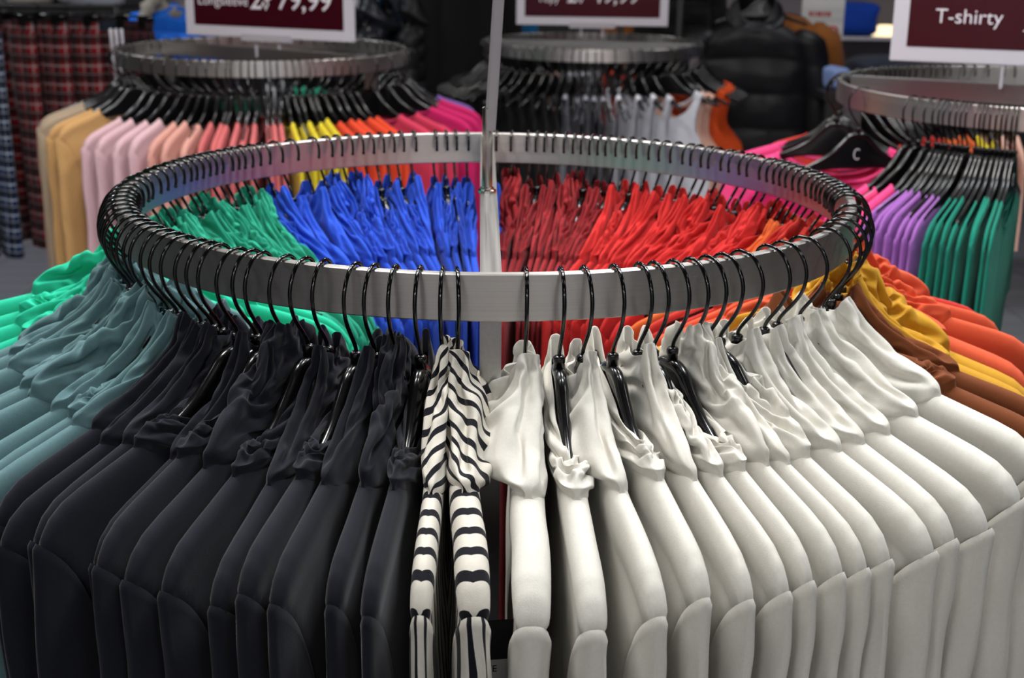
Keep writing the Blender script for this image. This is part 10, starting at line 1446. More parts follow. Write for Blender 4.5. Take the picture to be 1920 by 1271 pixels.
TEE = [nice_tee(s).mesh('longsleeve_body', attr=True) for s in (21, 22)]
TEE_SO = [sleeve(s, 1, length=.56, tk=.75, nv=28, nu=26).mesh('outer_sleeve', attr=True) for s in (23, 24)]
TEE_SI = [sleeve(25, -1, length=.56, tk=.75, nv=24, nu=22).mesh('inner_sleeve', attr=True)]
TSH = [nice_tee(s, .13, .07).mesh('tshirt_body', attr=True) for s in (31, 32)]
TSH_SO = [sleeve(s, 1, length=.20, tk=.8, a0=.05, a1=.05, flare=.012, nv=20, nu=26, cuff=False, lean=.014).mesh('short_sleeve', attr=True) for s in (33, 34)]
TSH_SI = [sleeve(35, -1, length=.20, tk=.8, a0=.05, a1=.05, flare=.012, nv=20, nu=26, cuff=False, lean=.014).mesh('short_sleeve', attr=True)]


def tank_edge(d):
    return .150 - .028 * np.sin(PI * np.clip(d / .24, 0, 1)) + .045 * sstep(.14, .25, d)


TANK = [torso(s, xn=.118, dn=.12, hem=-.66, nt=16, nd=34, edge=tank_edge, wmax=.150, tk=.7).mesh('tank_body', attr=True) for s in (41, 42)]


def neckband_mesh(xn, dn, tk):
    """ribbed edge along both neck curves"""
    mb = MB()
    for fb, kd in ((1, 1.0), (-1, .55)):
        a = np.linspace(-PI, 0, 25)
        x = xn * np.cos(a)
        dd = -dn * kd * np.sin(a)
        z = ridge(np.full_like(x, xn)) - dd
        y = fb * (thick(x) * tk * np.sin(-a) ** .5)
        mb.tube(np.stack([x, y, z], -1), .0032, 6)
    return mb.mesh('neckband')


NB_TEE, NB_TSH, NB_TANK = neckband_mesh(.118, .055, .75), neckband_mesh(.13, .07, .75), neckband_mesh(.118, .12, .7)
RACKS = {}


def fill_rack(cx, cy, z, plan, rackwords, kind, logos=()):
    """plan: list of (start deg, end deg, count, material key or None, colour words, reference)."""
    for (a0, a1, n, key, cw, ref, *turn) in plan:
        for k in range(n):
            a = math.radians(a0 + (a1 - a0) * (k + .5) / n + RNG.normal() * .12 * min(4, abs(a1 - a0) / n))
            yaw = math.radians(RNG.normal() * .7 * min(3, abs(a1 - a0) / n) + (turn[0] if turn else 0))
            loc = (cx + R * math.cos(a), cy + R * math.sin(a), z)
            rank = ORD[k + 1] if n > 1 else 'only'
            if key is None:
                hanger(f"{rank} bare black hanger from {ref} on the {rackwords}", loc, a + yaw, 'bare hangers on the ' + rackwords, logo=False)
                continue
            nm = {'tee': 'long-sleeved top', 'tshirt': 'T-shirt', 'tank': 'tank top'}[kind]
            hanger(f"black hanger holding the {rank} {cw} {nm} from {ref}", loc, a + yaw, 'black hangers on the ' + rackwords, logo=(key, k) in logos)
            ys = max(.36, min(1.1, .64 * math.radians(abs(a1 - a0) / n) / .040))
            t = thing({'tee': 'long_sleeved_top', 'tshirt': 't_shirt', 'tank': 'tank_top'}[kind], f"{rank} {cw} {nm} from {ref} on the {rackwords}", 'top',
                      (loc[0], loc[1], z + float(RNG.uniform(-.012, .004))), a + yaw, f'{cw} {nm}s on the {rackwords}', (1, ys, 1))
            m = M[key]
            if kind == 'tee':
                link('body', TEE[k % 2], m, t)
                link('sleeve', TEE_SO[(k + 1) % 2], m, t)
                link('sleeve', TEE_SI[0], m, t)
                link('neckband', NB_TEE, m, t)
            elif kind == 'tshirt':
                link('body', TSH[k % 2], m, t)
                link('sleeve', TSH_SO[k % 2], m, t)
                link('sleeve', TSH_SI[0], m, t)
                link('neckband', NB_TSH, m, t)
            else:
                link('body', TANK[k % 2], m, t)
                link('neckband', NB_TANK, m, t)


LX, LY, LZ = -.703, 2.707, 1.232
MX, MY, MZ = .46, 4.057, 1.155
QX, QY, QZ = 1.262, 1.357, 1.283
rack('round steel rack of long-sleeved tops under the Longsleeve price sign', LX, LY, LZ, math.radians(58), seg=96)
rack('distant round steel rack of tank tops under the middle price sign', MX, MY, MZ, math.radians(80), seg=96)
rack('round steel rack of T-shirts under the T-shirty price sign', QX, QY, QZ, math.radians(62), seg=96)

fill_rack(LX, LY, LZ, [
    (-168, -153, 2, 'beige', 'beige', 'the tartan trousers'),
    (-149, -138, 2, 'tan', 'tan', 'the beige pair'),
    (-132, -110, 4, 'palepink', 'pale pink', 'the tan pair'),
    (-109.5, -99.5, 3, 'peach', 'peach', 'the pale pink tops'),
    (-99, -75, 9, 'coralpink', 'coral pink', 'the peach tops'),
    (-74.5, -62, 5, 'yellow', 'yellow', 'the coral pink tops'),
    (-61, -45, 5, 'orangered', 'orange red', 'the yellow tops'),
    (-42, -22, 2, 'rose', 'rose', 'the orange red tops'),
    (-20, 4, 3, 'magenta', 'magenta', 'the rose tops'),
    (6, 18, 1, 'purple', 'purple', 'the magenta tops'),
    (22, 60, 6, None, '', 'the purple top'),
    (62, 84, 4, 'green', 'green', 'the far bare hangers'),
    (86, 100, 3, 'white', 'white', 'the green tops'),
    (104, 160, 9, None, '', 'the far white tops'),
    (168, 188, 3, None, '', 'the outermost beige top'),
], 'long-sleeve rack', 'tee', {('orangered', 4)})

fill_rack(MX, MY, MZ, [
    (-205, -176, 6, 'blackt', 'plain black', 'the sign pole'),
    (-174, -128, 10, 'blackt', 'black', 'the plain black group'),
    (-126, -108, 4, 'blackt', 'faded black', 'the black group'),
    (-106, -88, 5, 'greyt', 'grey', 'the faded black group'),
    (-86, -60, 4, 'white', 'white', 'the grey group'),
    (-56, -50, 1, 'white', 'face-on white', 'the white group', 26),
    (-46, -38, 2, 'blush', 'blush', 'the face-on white top'),
    (-34, -12, 3, 'rust', 'rust orange', 'the blush pair'),
    (-10, 6, 2, 'orangered', 'vermilion', 'the rust orange group'),
    (10, 60, 6, None, '', 'the vermilion pair'),
    (62, 78, 3, 'orangered', 'far vermilion', 'the bare hangers'),
    (80, 110, 6, 'white', 'far white', 'the far vermilion group'),
    (112, 128, 3, 'blush', 'far blush', 'the far white group'),
], 'tank top rack', 'tank', {('rust', 0)})

fill_rack(QX, QY, QZ, [
    (-232, -216, 2, 'redcoral', 'coral red', 'the dark puffer'),
    (-212, -186, 4, 'hotpink', 'bright pink', 'the coral red pair'),
    (-178, -160, 1, 'magenta', 'crimson pink', 'the bright pink tops'),
    (-148, -139.5, 3, 'hotpink', 'hot pink', 'the crimson pink top'),
    (-138.5, -128.5, 7, 'lilac', 'lilac', 'the hot pink trio'),
    (-128, -117, 9, 'emerald', 'emerald green', 'the lilac tops'),
    (-108, -84, 2, 'emerald', 'deep emerald', 'the emerald green tops'),
    (112, 128, 7, 'redcoral', 'scarlet', 'the rear yellow tops'),
    (98, 111, 5, 'orange2', 'vivid orange', 'the scarlet group'),
    (84, 96, 3, 'yellow', 'lemon yellow', 'the vivid orange group'),
    (74, 82, 2, 'blush', 'pale blush', 'the lemon yellow group'),
], 'T-shirt rack', 'tshirt', {('magenta', 0), ('emerald', 0), ('emerald', 8)})


# ------------------------------------------------------------------ price signs
def price_sign(label, p, q, height, texts, poles, rzoff=0.0):
    """p, q: lower corners of the board."""
    p, q = Vector(p), Vector(q)
    w = (q - p).length
    rz = math.atan2(q.y - p.y, q.x - p.x)
    t = thing('price_sign', label, 'sign', p, rz)
    link('sign_frame', box_mesh('sign_frame', (0, 0, 0), (w, .014, height), .002), M['sign_white'], t, label='pale grey sign frame')
    b = .034
    pan = link('sign_panel', box_mesh('sign_panel', (b, -.0015, b), (w - b, .001, height - b), .0008), M['maroon'], t, label='glossy maroon price panel')
    for s, x, z, size, shear, rot, bold in texts:
        o = link('lettering', text_mesh(s, size, .0005, shear, bold=bold), M['sign_text'], pan, (x, -.0022, z), label=None)
        o.rotation_euler = (PI / 2, rot, 0)
    for x, top in poles:
        link('sign_stem', box_mesh('sign_stem', (x - .004, .002, -top), (x + .004, .010, .02), .001), M['acrylic'], t)
    if len(poles) > 1:
        link('sign_clip', box_mesh('sign_clip', (poles[0][0] - .05, -.006, -.012), (poles[-1][0] + .05, .018, .012), .002), M['acrylic'], t)
    return t


price_sign('maroon price sign reading Longsleeve 2 ZA 79,99 above the long-sleeve rack', (-.966, 2.807, 1.262), (-.402, 2.56, 1.262), .40,
           [('Longsleeve', .050, .098, .043, 0, 0, -.0002), ('2', .245, .090, .092, .12, 0, .0002), ('ZA', .305, .086, .032, 0, -PI / 3, .0004), ('79,99', .345, .092, .088, .12, 0, .0002)], [(.26, .06), (.345, .06)])
price_sign('maroon price sign reading Topy 2 ZA 49,99 above the tank top rack', (.138, 4.057, 1.218), (.766, 4.025, 1.218), .42,
           [('Topy', .085, .092, .044, 0, 0, -.0002), ('2', .205, .092, .092, .12, 0, .0002), ('ZA', .265, .088, .032, 0, -PI / 3, .0004), ('49,99', .310, .092, .088, .12, 0, .0002)], [(.27, .05), (.36, .05)])
price_sign('maroon price sign reading T-shirty 2 above the T-shirt rack', (.92, 1.407, 1.330), (1.40, 1.23, 1.330), .36,
           [('T-shirty', .090, .088, .045, 0, 0, -.0002), ('2', .275, .075, .092, .12, 0, .0002)], [(.245, .052)])


# ------------------------------------------------------------------ tartan trousers on the far-left rail
def leg_tube(x0, x1, w0, w1, zt, zb, seed, tk=.03):
    u = np.linspace(0, 2 * PI, 28, endpoint=False)
    v = np.linspace(0, 1, 30)
    U, V = np.meshgrid(u, v, indexing='ij')
    w = w0 + (w1 - w0) * V
    x = x0 + (x1 - x0) * V + w * np.sign(np.cos(U)) * np.abs(np.cos(U)) ** .8
    y = (tk + .3 * (V - .5) * .01) * np.sin(U) * (1 + .3 * fbm(np.cos(U) * 2.5 + seed, np.sin(U) * 2.5, V * 1.6, seed, 2))
    z = zt + (zb - zt) * V + 0 * U
    return MB().grid(np.stack([x, y, z], -1), wrap_u=True)


def trousers(label, loc, rz, mat, seed, length=.92, w=.17, bandmat=None, strings=False):
    t = thing('tartan_trousers', label, 'trousers', loc, rz, 'tartan trousers on the far rail')
    for sg in (-1, 1):
        link('trouser_leg', leg_tube(sg * w * .5, sg * w * .62, w * .52, w * .42, -.10, -.10 - length, seed + sg, .03).mesh('trouser_leg'), mat, t)
    mb = MB()
    u = np.linspace(0, 2 * PI, 40, endpoint=False)
    v = np.linspace(0, 1, 8)
    U, V = np.meshgrid(u, v, indexing='ij')
    P = np.stack([w * 1.0 * np.cos(U), (.026 + .004 * np.sin(U * 9)) * np.sin(U), -.062 - .05 * V + 0 * U], -1)
    link('waistband', mb.grid(P, wrap_u=True).mesh('waistband'), bandmat or mat, t)
    if strings:
        for k, (dx, ll) in enumerate(((.0, .20), (.022, .24), (.045, .15))):
            link('drawstring', MB().tube([(.10 + dx, -.035, -.09), (.105 + dx, -.045, -.09 - ll * .5), (.11 + dx * 1.5, -.04, -.09 - ll)], .0065, 6).mesh('drawstring'), M['sign_white'], t, label='pale grey drawstring')
    return t


def clip_hanger(label, loc, rz, w=.17):
    t = thing('clip_hanger', label, 'hanger', loc, rz, 'clip hangers on the far rail')
    link('hook', HOOK, M['hook'], t, (0, 0, 0), scale=(1, 1, .45))
    link('hanger_bar', MB().tube([(-w, 0, -.045), (0, 0, -.042), (w, 0, -.045)], .005, 8).mesh('hanger_bar'), M['black_plastic'], t)
    for sg in (-1, 1):
        link('clip', box_mesh('clip', (sg * w * .8 - .012, -.036, -.08), (sg * w * .8 + .012, .036, -.038), .003), M['black_plastic'], t)
    return t


TRX, TRY, TRZ = -1.62, 3.807, 1.285
tr = thing('trouser_rail', 'straight dark rail of tartan trousers standing beyond the beige tops', 'clothes rail', (-2.20, TRY, 0))
link('rail', MB().tube([(-1.0, 0, TRZ), (0, 0, TRZ), (.75, 0, TRZ)], .012, 10).mesh('rail'), M['card'], tr)
for sx in (-1.0, .75):
    link('post', MB().tube([(sx, 0, 0.0), (sx, 0, TRZ * .5), (sx, 0, TRZ)], .014, 10).mesh('post'), M['card'], tr)
tspec = [(-2.10, -.75, 'blueplaid', 'blue', .0), (-1.99, -.85, 'blueplaid', 'blue', 0), (-1.87, -.75, 'redplaid', 'red', 0), (-1.77, -.55, 'redplaid', 'red', 0), (-1.66, -.42, 'redplaid', 'red', 0),
         (-1.555, -.18, 'redplaid', 'red', 1), (-1.44, -.5, 'darkplaid', 'dark red', 0)]
tlab = ['blue tartan trousers at the outer end of the far rail', 'blue tartan trousers next to the red tartan trousers', 'red tartan trousers next to the blue tartan pair',
        'red tartan trousers second from the blue pair', 'red tartan trousers third from the blue pair', 'red tartan trousers with pale drawstrings hanging broadside', 'dark red tartan trousers behind the drawstring pair']
for k, (x, rz, mk, cw, st) in enumerate(tspec):
    yy = TRY + (-.02 if k == 5 else 0.03)
    low = -.12 if mk == 'blueplaid' else 0
    clip_hanger('black clip hanger holding the ' + tlab[k], (x, TRY, TRZ + .012), rz)
    trousers(tlab[k], (x, TRY, TRZ + .012), rz, M[mk], 50 + k * 3, .86 if mk != 'blueplaid' else .90, strings=bool(st), bandmat=M['navy'] if st else None)


# ------------------------------------------------------------------ jackets and coats further back
def puffer(name, label, cat, loc, rz, mat, w=.27, dpt=.10, zt=-.10, zb=-.80, quilts=6, hood=True, sleeves=True, trim=None, seed=0, sm_=.012, group=None, collar_mat=None):
    t = thing(name, label, cat, loc, rz, group)
    u = np.linspace(0, 2 * PI, 56, endpoint=False)
    v = np.linspace(0, 1, 12 * quilts + 1)
    U, V = np.meshgrid(u, v, indexing='ij')
    bul = np.abs(np.sin(PI * V * quilts)) ** .55
    sh = np.clip((V + .004) / .075, 0, 1) ** .5
    ww = w * (.40 + .60 * sh) * (1 + .03 * np.sin(V * 3))
    x = ww * np.sign(np.cos(U)) * np.abs(np.cos(U)) ** .75
    y = (dpt * (.45 + .55 * sh) + sm_ * (bul - .5) * 2) * np.sign(np.sin(U)) * np.abs(np.sin(U)) ** .7
    y = y + .010 * fbm(x * 9, V * 9, np.sin(U) * 2, seed, 2) * (quilts > 1)
    # front fastening groove
    y = y + np.where(np.sin(U) < 0, .022 * np.exp(-(x / .016) ** 2), 0)
    drop = .30 * np.clip(np.abs(x) / w, 0, 1) ** 1.6 * (1 - sstep(.0, .3, V))
    z = zt + (zb - zt) * V - drop * .20
    link('jacket_body', MB().grid(np.stack([x, y, z], -1), wrap_u=True).mesh('jacket_body'), mat, t)
    if sleeves:
        for sg in (-1, 1):
            v2 = np.linspace(0, 1, 10 * quilts + 1)
            U2, V2 = np.meshgrid(np.linspace(0, 2 * PI, 28, endpoint=False), v2, indexing='ij')
            b2 = np.abs(np.sin(PI * V2 * quilts)) ** .55
            rr = (min(.078, dpt * .95) - .022 * V2 * min(1, dpt / .09)) * (.25 + .75 * np.clip(V2 / .06, 0, 1) ** .5) + sm_ * .7 * (b2 - .5)
            xc = w * .84 + w * .30 * np.clip(V2 / .35, 0, 1) ** .7 + .02 * V2
            zc = zt - .035 + (zb * .96 - zt) * V2
            P = np.stack([sg * (xc + rr * np.cos(U2)), rr * 1.05 * np.sin(U2) + .0, zc - sg * 0 + .03 * (-np.cos(U2)) * 0], -1)
            link('sleeve', MB().grid(P, wrap_u=True).mesh('sleeve'), mat, t)
    if hood:
        v3 = np.linspace(0, 1, 26)
        U3, V3 = np.meshgrid(np.linspace(0, 2 * PI, 36, endpoint=False), v3, indexing='ij')
        dip = .085 * np.clip(-np.sin(U3), 0, 1) * V3
        rr = .085 + .045 * np.sin(PI * V3) + .008 * (np.abs(np.sin(PI * V3 * 3)) ** .6 - .5)
        P = np.stack([rr * np.cos(U3), rr * .72 * np.sin(U3) + .012 * vnoise(np.cos(U3) * 2, np.sin(U3) * 2, V3 * 4, seed + 4),
                      zt - .055 + .15 * V3 - dip + .02 * np.sin(U3)], -1)
        link('collar', MB().grid(P, wrap_u=True).mesh('collar'), collar_mat or mat, t)
    if trim is not None:
        a = np.linspace(0, PI, 24)
        pts = np.stack([.15 * np.cos(a), -.09 - .02 * np.sin(a), zt - .10 + .16 * np.sin(a)], -1)
        u4 = np.linspace(0, 2 * PI, 18, endpoint=False)
        mb = MB().tube(pts, .034 + .009 * np.sin(np.arange(24) * 2.4), 14)
        link('fur_trim', mb.mesh('fur_trim'), trim, t, label='grey faux fur trim')
    return t


def rail(label, x0, x1, y, z):
    t = thing('hanging_rail', label, 'clothes rail', (x0, y, 0))
    w = x1 - x0
    link('rail', MB().tube([(0, 0, z), (w / 2, 0, z), (w, 0, z)], .012, 10).mesh('rail'), M['card'], t)
    for sx in (0, w):
        link('post', MB().tube([(sx, 0, 0), (sx, 0, z / 2), (sx, 0, z)], .014, 10).mesh('post'), M['card'], t)
    return t


# blue jacket with a fur trimmed hood
puffer('winter_jacket', 'bright blue jacket with grey fur trimmed hood beyond the Longsleeve sign', 'jacket', (-1.55, 5.30, 1.30), .25, M['skyblue'], w=.15, dpt=.09, zt=-.08, zb=-.36, quilts=2, sleeves=True, trim=M['fur'], seed=3, collar_mat=M['fur'])
rail('dark rail carrying the bright blue fur trimmed jacket', -2.4, -1.15, 5.30, 1.345)
# row of glossy puffers seen edge on
rail('dark rail of glossy puffers behind the long-sleeve rack', -1.0, .9, 4.62, 1.37)
plabs = ['glossy dark puffer closest to the Longsleeve sign on the back rail', 'second glossy dark puffer from the Longsleeve sign', 'third glossy dark puffer from the Longsleeve sign', 'matt black puffer next to the long black coat']
for k, (x, rz, mk) in enumerate(((-.83, 1.25, 'puffer_gloss'), (-.65, 1.3, 'puffer_gloss'), (-.47, 1.3, 'puffer_gloss'), (-.29, 1.35, 'puffer'))):
    puffer('puffer_jacket', plabs[k], 'jacket', (x, 4.62, 1.33), rz, M[mk], w=.19, dpt=.05, zt=-.12, zb=-.86, quilts=8, seed=10 + k, sm_=.011, group='puffers on the back rail')
    hanger(['black hanger of the first glossy puffer from the Longsleeve sign', 'black hanger of the second glossy puffer from the Longsleeve sign', 'black hanger of the third glossy puffer from the Longsleeve sign', 'black hanger of the matt puffer next to the long coat'][k], (x, 4.62, 1.382), rz, 'hangers on the back rail', logo=False)
puffer('long_coat', 'long plain black coat hanging between puffers and the pale sign pole', 'coat', (-.07, 4.62, 1.58), .15, M['coat'], w=.16, dpt=.10, zt=-.06, zb=-1.25, quilts=1, seed=20, sm_=0.0)
puffer('petrol_jacket', 'petrol blue jacket hanging just behind the pale sign pole', 'jacket', (.06, 5.25, 1.50), -.5, M['petrol'], w=.14, dpt=.10, zt=-.05, zb=-.50, quilts=1, seed=22, sm_=0.0)
# the big black puffer
BPX, BPY = 1.225, 4.50
rail('dark rail of winter jackets beyond the tank top rack', .62, 2.75, BPY + .02, 1.40)
puffer('puffer_jacket', 'large black quilted puffer facing forward beyond the tank top rack', 'jacket', (BPX, BPY, 1.405), -.12, M['puffer'], w=.255, dpt=.10, zt=-.19, zb=-.98, quilts=5, seed=30, sm_=.010)
hanger('black hanger in the open collar of the large black puffer', (BPX + .02, BPY - .02, 1.408), -.1, None, logo=True)
puffer('wool_jacket', 'ochre brown wool jacket peeking from behind the large black puffer', 'jacket', (BPX + .20, BPY + .30, 1.36), -.3, M['ochre'], w=.19, dpt=.10, zt=-.13, zb=-.70, quilts=1, hood=False, seed=31, sm_=0.0)
puffer('dark_jacket', 'dark jacket hanging between the tank top sign and the large puffer', 'jacket', (1.02, 5.4, 1.46), .1, M['coat'], w=.15, dpt=.10, zt=-.08, zb=-.56, quilts=4, seed=33, sm_=.008)
puffer('ochre_coat', 'ochre coat edge showing beside the tank top sign', 'coat', (.86, 5.9, 1.50), .1, M['ochre'], w=.12, dpt=.08, zt=-.1, zb=-.56, quilts=1, seed=34, sm_=0.0)


# ------------------------------------------------------------------ folded stacks and tables at the back
def folded(label, loc, w, dpt, h, mat, rz=0.0, seed=0, name='folded_garment', cat='folded garment', group=None):
    u = np.linspace(0, 2 * PI, 40, endpoint=False)
    v = np.linspace(-PI / 2, PI / 2, 15)
    U, V = np.meshgrid(u, v, indexing='ij')
    e = .35
    sp = lambda t, k: np.sign(t) * np.abs(t) ** k
    x = w / 2 * sp(np.cos(V), .3) * sp(np.cos(U), e)
    y = dpt / 2 * sp(np.cos(V), .3) * sp(np.sin(U), e)
    z = h / 2 + h / 2 * sp(np.sin(V), .6)
    nz = 1 + .12 * fbm(x * 7, y * 7, z * 12, seed, 3)
    o = link(name, MB().grid(np.stack([x * nz, y * nz, z * (1 + .1 * vnoise(x * 5, y * 5, seed, seed))], -1), wrap_u=True).mesh(name), mat, None, loc, rz)
    tag(o, label, cat, group)
    return o


def table(label, loc, w, dpt, h, mat):
    t = thing('display_table', label, 'table', loc)
    link('table_top', box_mesh('table_top', (-w / 2, -dpt / 2, h - .035), (w / 2, dpt / 2, h), .003), mat, t)
    for sx in (-1, 1):
        for sy in (-1, 1):
            link('leg', box_mesh('leg', (sx * (w / 2 - .03) - .02, sy * (dpt / 2 - .03) - .02, 0), (sx * (w / 2 - .03) + .02, sy * (dpt / 2 - .03) + .02, h - .0352), .002), mat, t)
    return t


M['dark_wood'] = plain('dark_laminate', (36, 34, 36), 0.5)
M['shelf_grey'] = plain('grey_laminate', (120, 112, 116), 0.5)
M['ivory_glow'] = plain('lit_ivory_shade', (240, 225, 190), 0.6, emit=((255, 225, 175), 1.6))
table('dark display table of folded blue clothes behind the T-shirt rack', (2.24, 4.55, 0), 1.5, .7, .93, M['dark_wood'])
folded('folded navy bundle on the dark display table', (1.80, 4.45, .931), .28, .32, .13, M['navy'], .1, 1)
folded('small light denim bundle beside the navy bundle', (1.57, 4.40, .931), .09, .18, .10, M['lightblue'], .3, 2)
for k, x in enumerate((2.05, 2.30, 2.58)):
    folded(['royal blue folded top next to the navy bundle', 'royal blue folded top in the middle of the display table', 'royal blue folded top at the far end of the table'][k], (x, 4.45, .931), .24, .3, .06, M['royal'], .1 * k, 5 + k, group='royal blue folded tops')
# upper shelf unit behind
su = thing('shelf_unit', 'grey shelf unit at the back wall behind the display table', 'shelf', (2.0, 6.4, 0))
link('back_panel', box_mesh('back_panel', (-.9, .2, 0), (1.6, .23, 2.2), .002), M['shelf_grey'], su)
for z in (.5, .80, 1.02, 1.62):
    link('shelf_board', box_mesh('shelf_board', (-.9, -.2, z - .02), (1.6, .198, z), .002), M['sign_white'], su)
o = folded('rounded royal blue cap with a pale edge on the grey shelf unit', (2.16, 6.32, 1.021), .26, .26, .19, M['royal'], 0, 9, 'cap', 'cap')
lamp = thing('table_lamp', 'small lit ivory lamp on the grey shelf unit beside the blue cap', 'lamp', (2.35, 6.30, 1.0205))
link('lamp_shade', MB().lathe([(.055, -.02), (.075, .0), (.07, .035), (.04, .06), (.001, .062)], 24).mesh('lamp_shade'), M['ivory_glow'], lamp)
link('lamp_base', MB().lathe([(.001, 0), (.035, 0), (.03, .008), (.008, .012), (.008, .03)], 20).mesh('lamp_base'), M['dark_wood'], lamp, (0, 0, 0))
# white poster board with red print
ps = thing('poster_board', 'white poster board with small red print behind the large puffer', 'sign', (1.545, 4.98, 1.08), -.05)
link('board', box_mesh('board', (0, 0, 0), (.205, .01, .34), .002), M['paper'], ps)
M['red_print'] = plain('red_print', (176, 34, 44), 0.6)
bars = MB()
for k, (x_, w_) in enumerate(((.035, .016), (.058, .010), (.075, .020), (.102, .012), (.121, .018))):
    bars.box((x_, -.0015, .128), (x_ + w_, .0005, .150))
link('print_row', bars.mesh('print_row', smooth=False), M['red_print'], ps, label='row of small red print')
link('stand', box_mesh('stand', (.08, .002, -1.08), (.10, .009, .0), .001), M['card'], ps)
link('foot', box_mesh('foot', (.0, -.09, -1.08), (.18, .10, -1.068), .002), M['card'], ps)
rr_ = MB()
aa = np.linspace(0, 2 * PI, 28, endpoint=False)
rr_.grid(np.stack([np.stack([.03 * np.cos(aa), 0 * aa, .03 * np.sin(aa)], -1), np.stack([.03 * np.cos(aa), 0 * aa - .001, .03 * np.sin(aa)], -1), np.stack([.018 * np.cos(aa), 0 * aa - .001, .018 * np.sin(aa)], -1)], 0), wrap_v=True)
link('red_ring', rr_.mesh('red_ring'), M['red_print'], ps, (.155, -.0005, .055))
# pale bundle stands in for a bright lamp reflection; greys behind the left sign
folded('pale grey rounded bundle standing in for a bright patch above the glossy puffers', (-.78, 5.4, 1.18), .34, .3, .17, M['white'], .2, 14)
table('dark tall table behind the glossy puffers', (-.7, 5.45, 0), 1.2, .6, 1.178, M['dark_wood'])
folded('small grey blue bundle beside the pale bundle on the tall table', (-.36, 5.35, 1.179), .2, .25, .12, M['navy'], .3, 15)
folded('red folded top on a low stand beyond the tank top rack', (1.03, 5.6, 1.03), .16, .2, .05, M['redcoral'], .1, 16)
table('dark narrow stand under the red folded top', (1.03, 5.62, 0), .3, .4, 1.028, M['dark_wood'])
for k, (x, c, h) in enumerate(((-2.9, 'greyt', .2), (-2.5, 'fur', .16), (-2.15, 'greyt', .18))):
    folded(['grey bundle at the outer end of the back shelf', 'stone bundle in the middle of the back shelf', 'grey bundle on the back shelf near the blue jacket'][k], (x, 6.0, 1.151), .34, .34, h, M[c], .1 * k, 20 + k)
table('tall dark shelf behind the tartan trousers', (-2.5, 6.0, 0), 1.4, .6, 1.15, M['dark_wood'])


# ------------------------------------------------------------------ room
def structure(name, me, mat, loc=(0, 0, 0)):
    o = link(name, me, mat, None, loc)
    o['kind'] = 'structure'
    return o


def tile_floor():
    m = bpy.data.materials.new('grey_floor_tiles')
    nt, N, L, b = nodes(m)
    tc = N.new('ShaderNodeTexCoord')
    br = N.new('ShaderNodeTexBrick')
    br.offset = 0
    br.inputs['Scale'].default_value = 1.7
    br.inputs['Mortar Size'].default_value = .006
    br.inputs['Color1'].default_value = lin((150, 150, 156))
    br.inputs['Color2'].default_value = lin((142, 142, 149))
    br.inputs['Mortar'].default_value = lin((92, 92, 98))
    L.new(tc.outputs['Object'], br.inputs['Vector'])
    no = N.new('ShaderNodeTexNoise')
    no.inputs['Scale'].default_value = 8
    mx = N.new('ShaderNodeMix')
    mx.data_type = 'RGBA'
    mx.blend_type = 'MULTIPLY'
    mx.inputs[0].default_value = .25
    L.new(br.outputs['Color'], mx.inputs[6])
    L.new(no.outputs['Color'], mx.inputs[7])
    L.new(mx.outputs[2], b.inputs['Base Color'])
    b.inputs['Roughness'].default_value = .45
    return m


M['wall'] = plain('dark_wall_paint', (46, 44, 48), .8)
M['ceil'] = plain('dark_ceiling_paint', (60, 58, 62), .9)
structure('floor', box_mesh('floor', (-5, -4, -.1), (5, 7.5, 0), .001), tile_floor())
structure('ceiling', box_mesh('ceiling', (-5, -4, 3.2), (5, 7.5, 3.3), .001), M['ceil'])
structure('wall_back', box_mesh('wall_back', (-5, 7.5, 0), (5, 7.6, 3.2), .001), M['wall'])
M['pale_wall'] = plain('pale_wall_paint', (205, 200, 196), .8)
structure('wall_front', box_mesh('wall_front', (-5, -4.1, 0), (5, -4, 3.2), .001), M['pale_wall'])
structure('wall_left', box_mesh('wall_left', (-5.1, -4, 0), (-5, 7.5, 3.2), .001), M['wall'])
structure('wall_right', box_mesh('wall_right', (5, -4, 0), (5.1, 7.5, 3.2), .001), M['wall'])

# ------------------------------------------------------------------ lights: rows of ceiling lamps
M['lamp_glow'] = plain('lamp_diffuser', (255, 250, 240), .5, emit=((255, 248, 236), 4.0))
M['lamp_case'] = plain('black_lamp_housing', (18, 18, 18), .5)


def ceiling_lamp(label, x, y, size, power, col):
    t = thing('ceiling_lamp', label, 'ceiling lamp', (x, y, 3.2))
    link('housing', box_mesh('housing', (-size / 2 - .02, -size / 2 - .02, -.08), (size / 2 + .02, size / 2 + .02, -.0005), .003), M['lamp_case'], t)
    link('diffuser', box_mesh('diffuser', (-size / 2, -size / 2, -.084), (size / 2, size / 2, -.0802), .0008), M['lamp_glow'], t)
    ld = bpy.data.lights.new('lamp_light', 'AREA')
    ld.shape = 'SQUARE'
    ld.size = size
    ld.energy = power
    ld.color = col
    lo = bpy.data.objects.new('lamp_light', ld)
    COL.objects.link(lo)
    lo.parent = t
    lo.location = (0, 0, -.09)
    return t


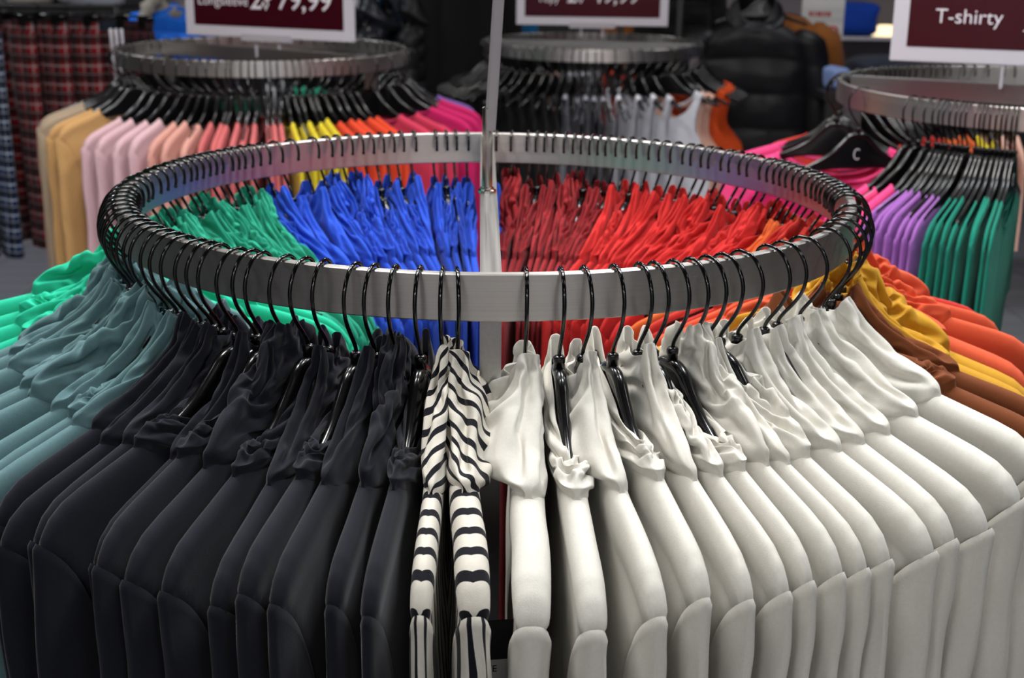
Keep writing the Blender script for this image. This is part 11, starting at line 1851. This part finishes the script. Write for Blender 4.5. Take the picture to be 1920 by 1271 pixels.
WARM, COOL = (1.0, .97, .93), (.90, .945, 1.0)
LAMPS = [(-.55, -.10, .45, 27, WARM, 'first ceiling lamp over the large ring rack'), (.65, -.10, .45, 27, COOL, 'second ceiling lamp over the large ring rack'),
         (-.55, .75, .4, 17, COOL, 'third ceiling lamp over the large ring rack'), (.75, .75, .4, 17, WARM, 'fourth ceiling lamp over the large ring rack'),
         (-1.8, 1.6, .4, 15, WARM, 'ceiling lamp above the pale pink tops'), (2.0, 1.0, .4, 15, COOL, 'ceiling lamp above the T-shirt rack'),
         (.4, 2.9, .4, 15, WARM, 'ceiling lamp above the tank top rack'), (-2.7, 4.2, .4, 34, COOL, 'ceiling lamp above the tartan trousers'),
         (1.9, 4.6, .4, 13, COOL, 'ceiling lamp above the display table'), (-.6, 5.6, .4, 9, WARM, 'ceiling lamp above the tall dark table'),
         (-2.2, -.6, .45, 4, COOL, 'ceiling lamp above the grey teal tops'), (2.2, -.6, .45, 4, COOL, 'ceiling lamp beyond the brown tops'), (.1, -2.4, .45, 1.5, WARM, 'ceiling lamp in front of the ring rack'),
         (-1.2, -3.5, .45, 20, COOL, 'first added ceiling lamp lighting the unseen front wall'), (1.2, -3.5, .45, 20, COOL, 'second added ceiling lamp lighting the unseen front wall')]  # these two are added to light the front wall mirrored in the rail
for x, y, s_, p_, c_, lb in LAMPS:
    ceiling_lamp(lb, x, y, s_, p_, c_)

w = bpy.data.worlds.new('World')
scene.world = w
w.use_nodes = True
w.node_tree.nodes['Background'].inputs[0].default_value = (.8, .85, 1.0, 1)
w.node_tree.nodes['Background'].inputs[1].default_value = .03

# ------------------------------------------------------------------ camera
cam = bpy.data.cameras.new('camera')
co = bpy.data.objects.new('camera', cam)
COL.objects.link(co)
scene.camera = co
cam.sensor_width = 36.0
cam.sensor_fit = 'HORIZONTAL'
cam.lens = 2526.4 / 1920 * 36.0
cam.clip_start = .05
co.location = (-.01107, -(1.2428 + R), ZR + .31714)
pitch, yaw, roll = .29857, .02555, .01223
from mathutils import Matrix
Rz = Matrix.Rotation(-yaw, 3, 'Z')
Rx = Matrix.Rotation(PI / 2 - pitch, 3, 'X')
Rr = Matrix.Rotation(roll, 3, 'Z')
co.rotation_euler = (Rz @ Rx @ Rr).to_euler()
cam.dof.use_dof = True
cam.dof.focus_distance = 1.28
cam.dof.aperture_fstop = 8.0

vs = scene.view_settings
vs.view_transform = 'Standard'
vs.look = 'None'
vs.gamma = 1.0
vs.use_curve_mapping = False
vs.exposure = 0.0
scene.cycles.use_denoising = True
scene.cycles.max_bounces = 5
scene.cycles.adaptive_threshold = .035
scene.cycles.diffuse_bounces = 2
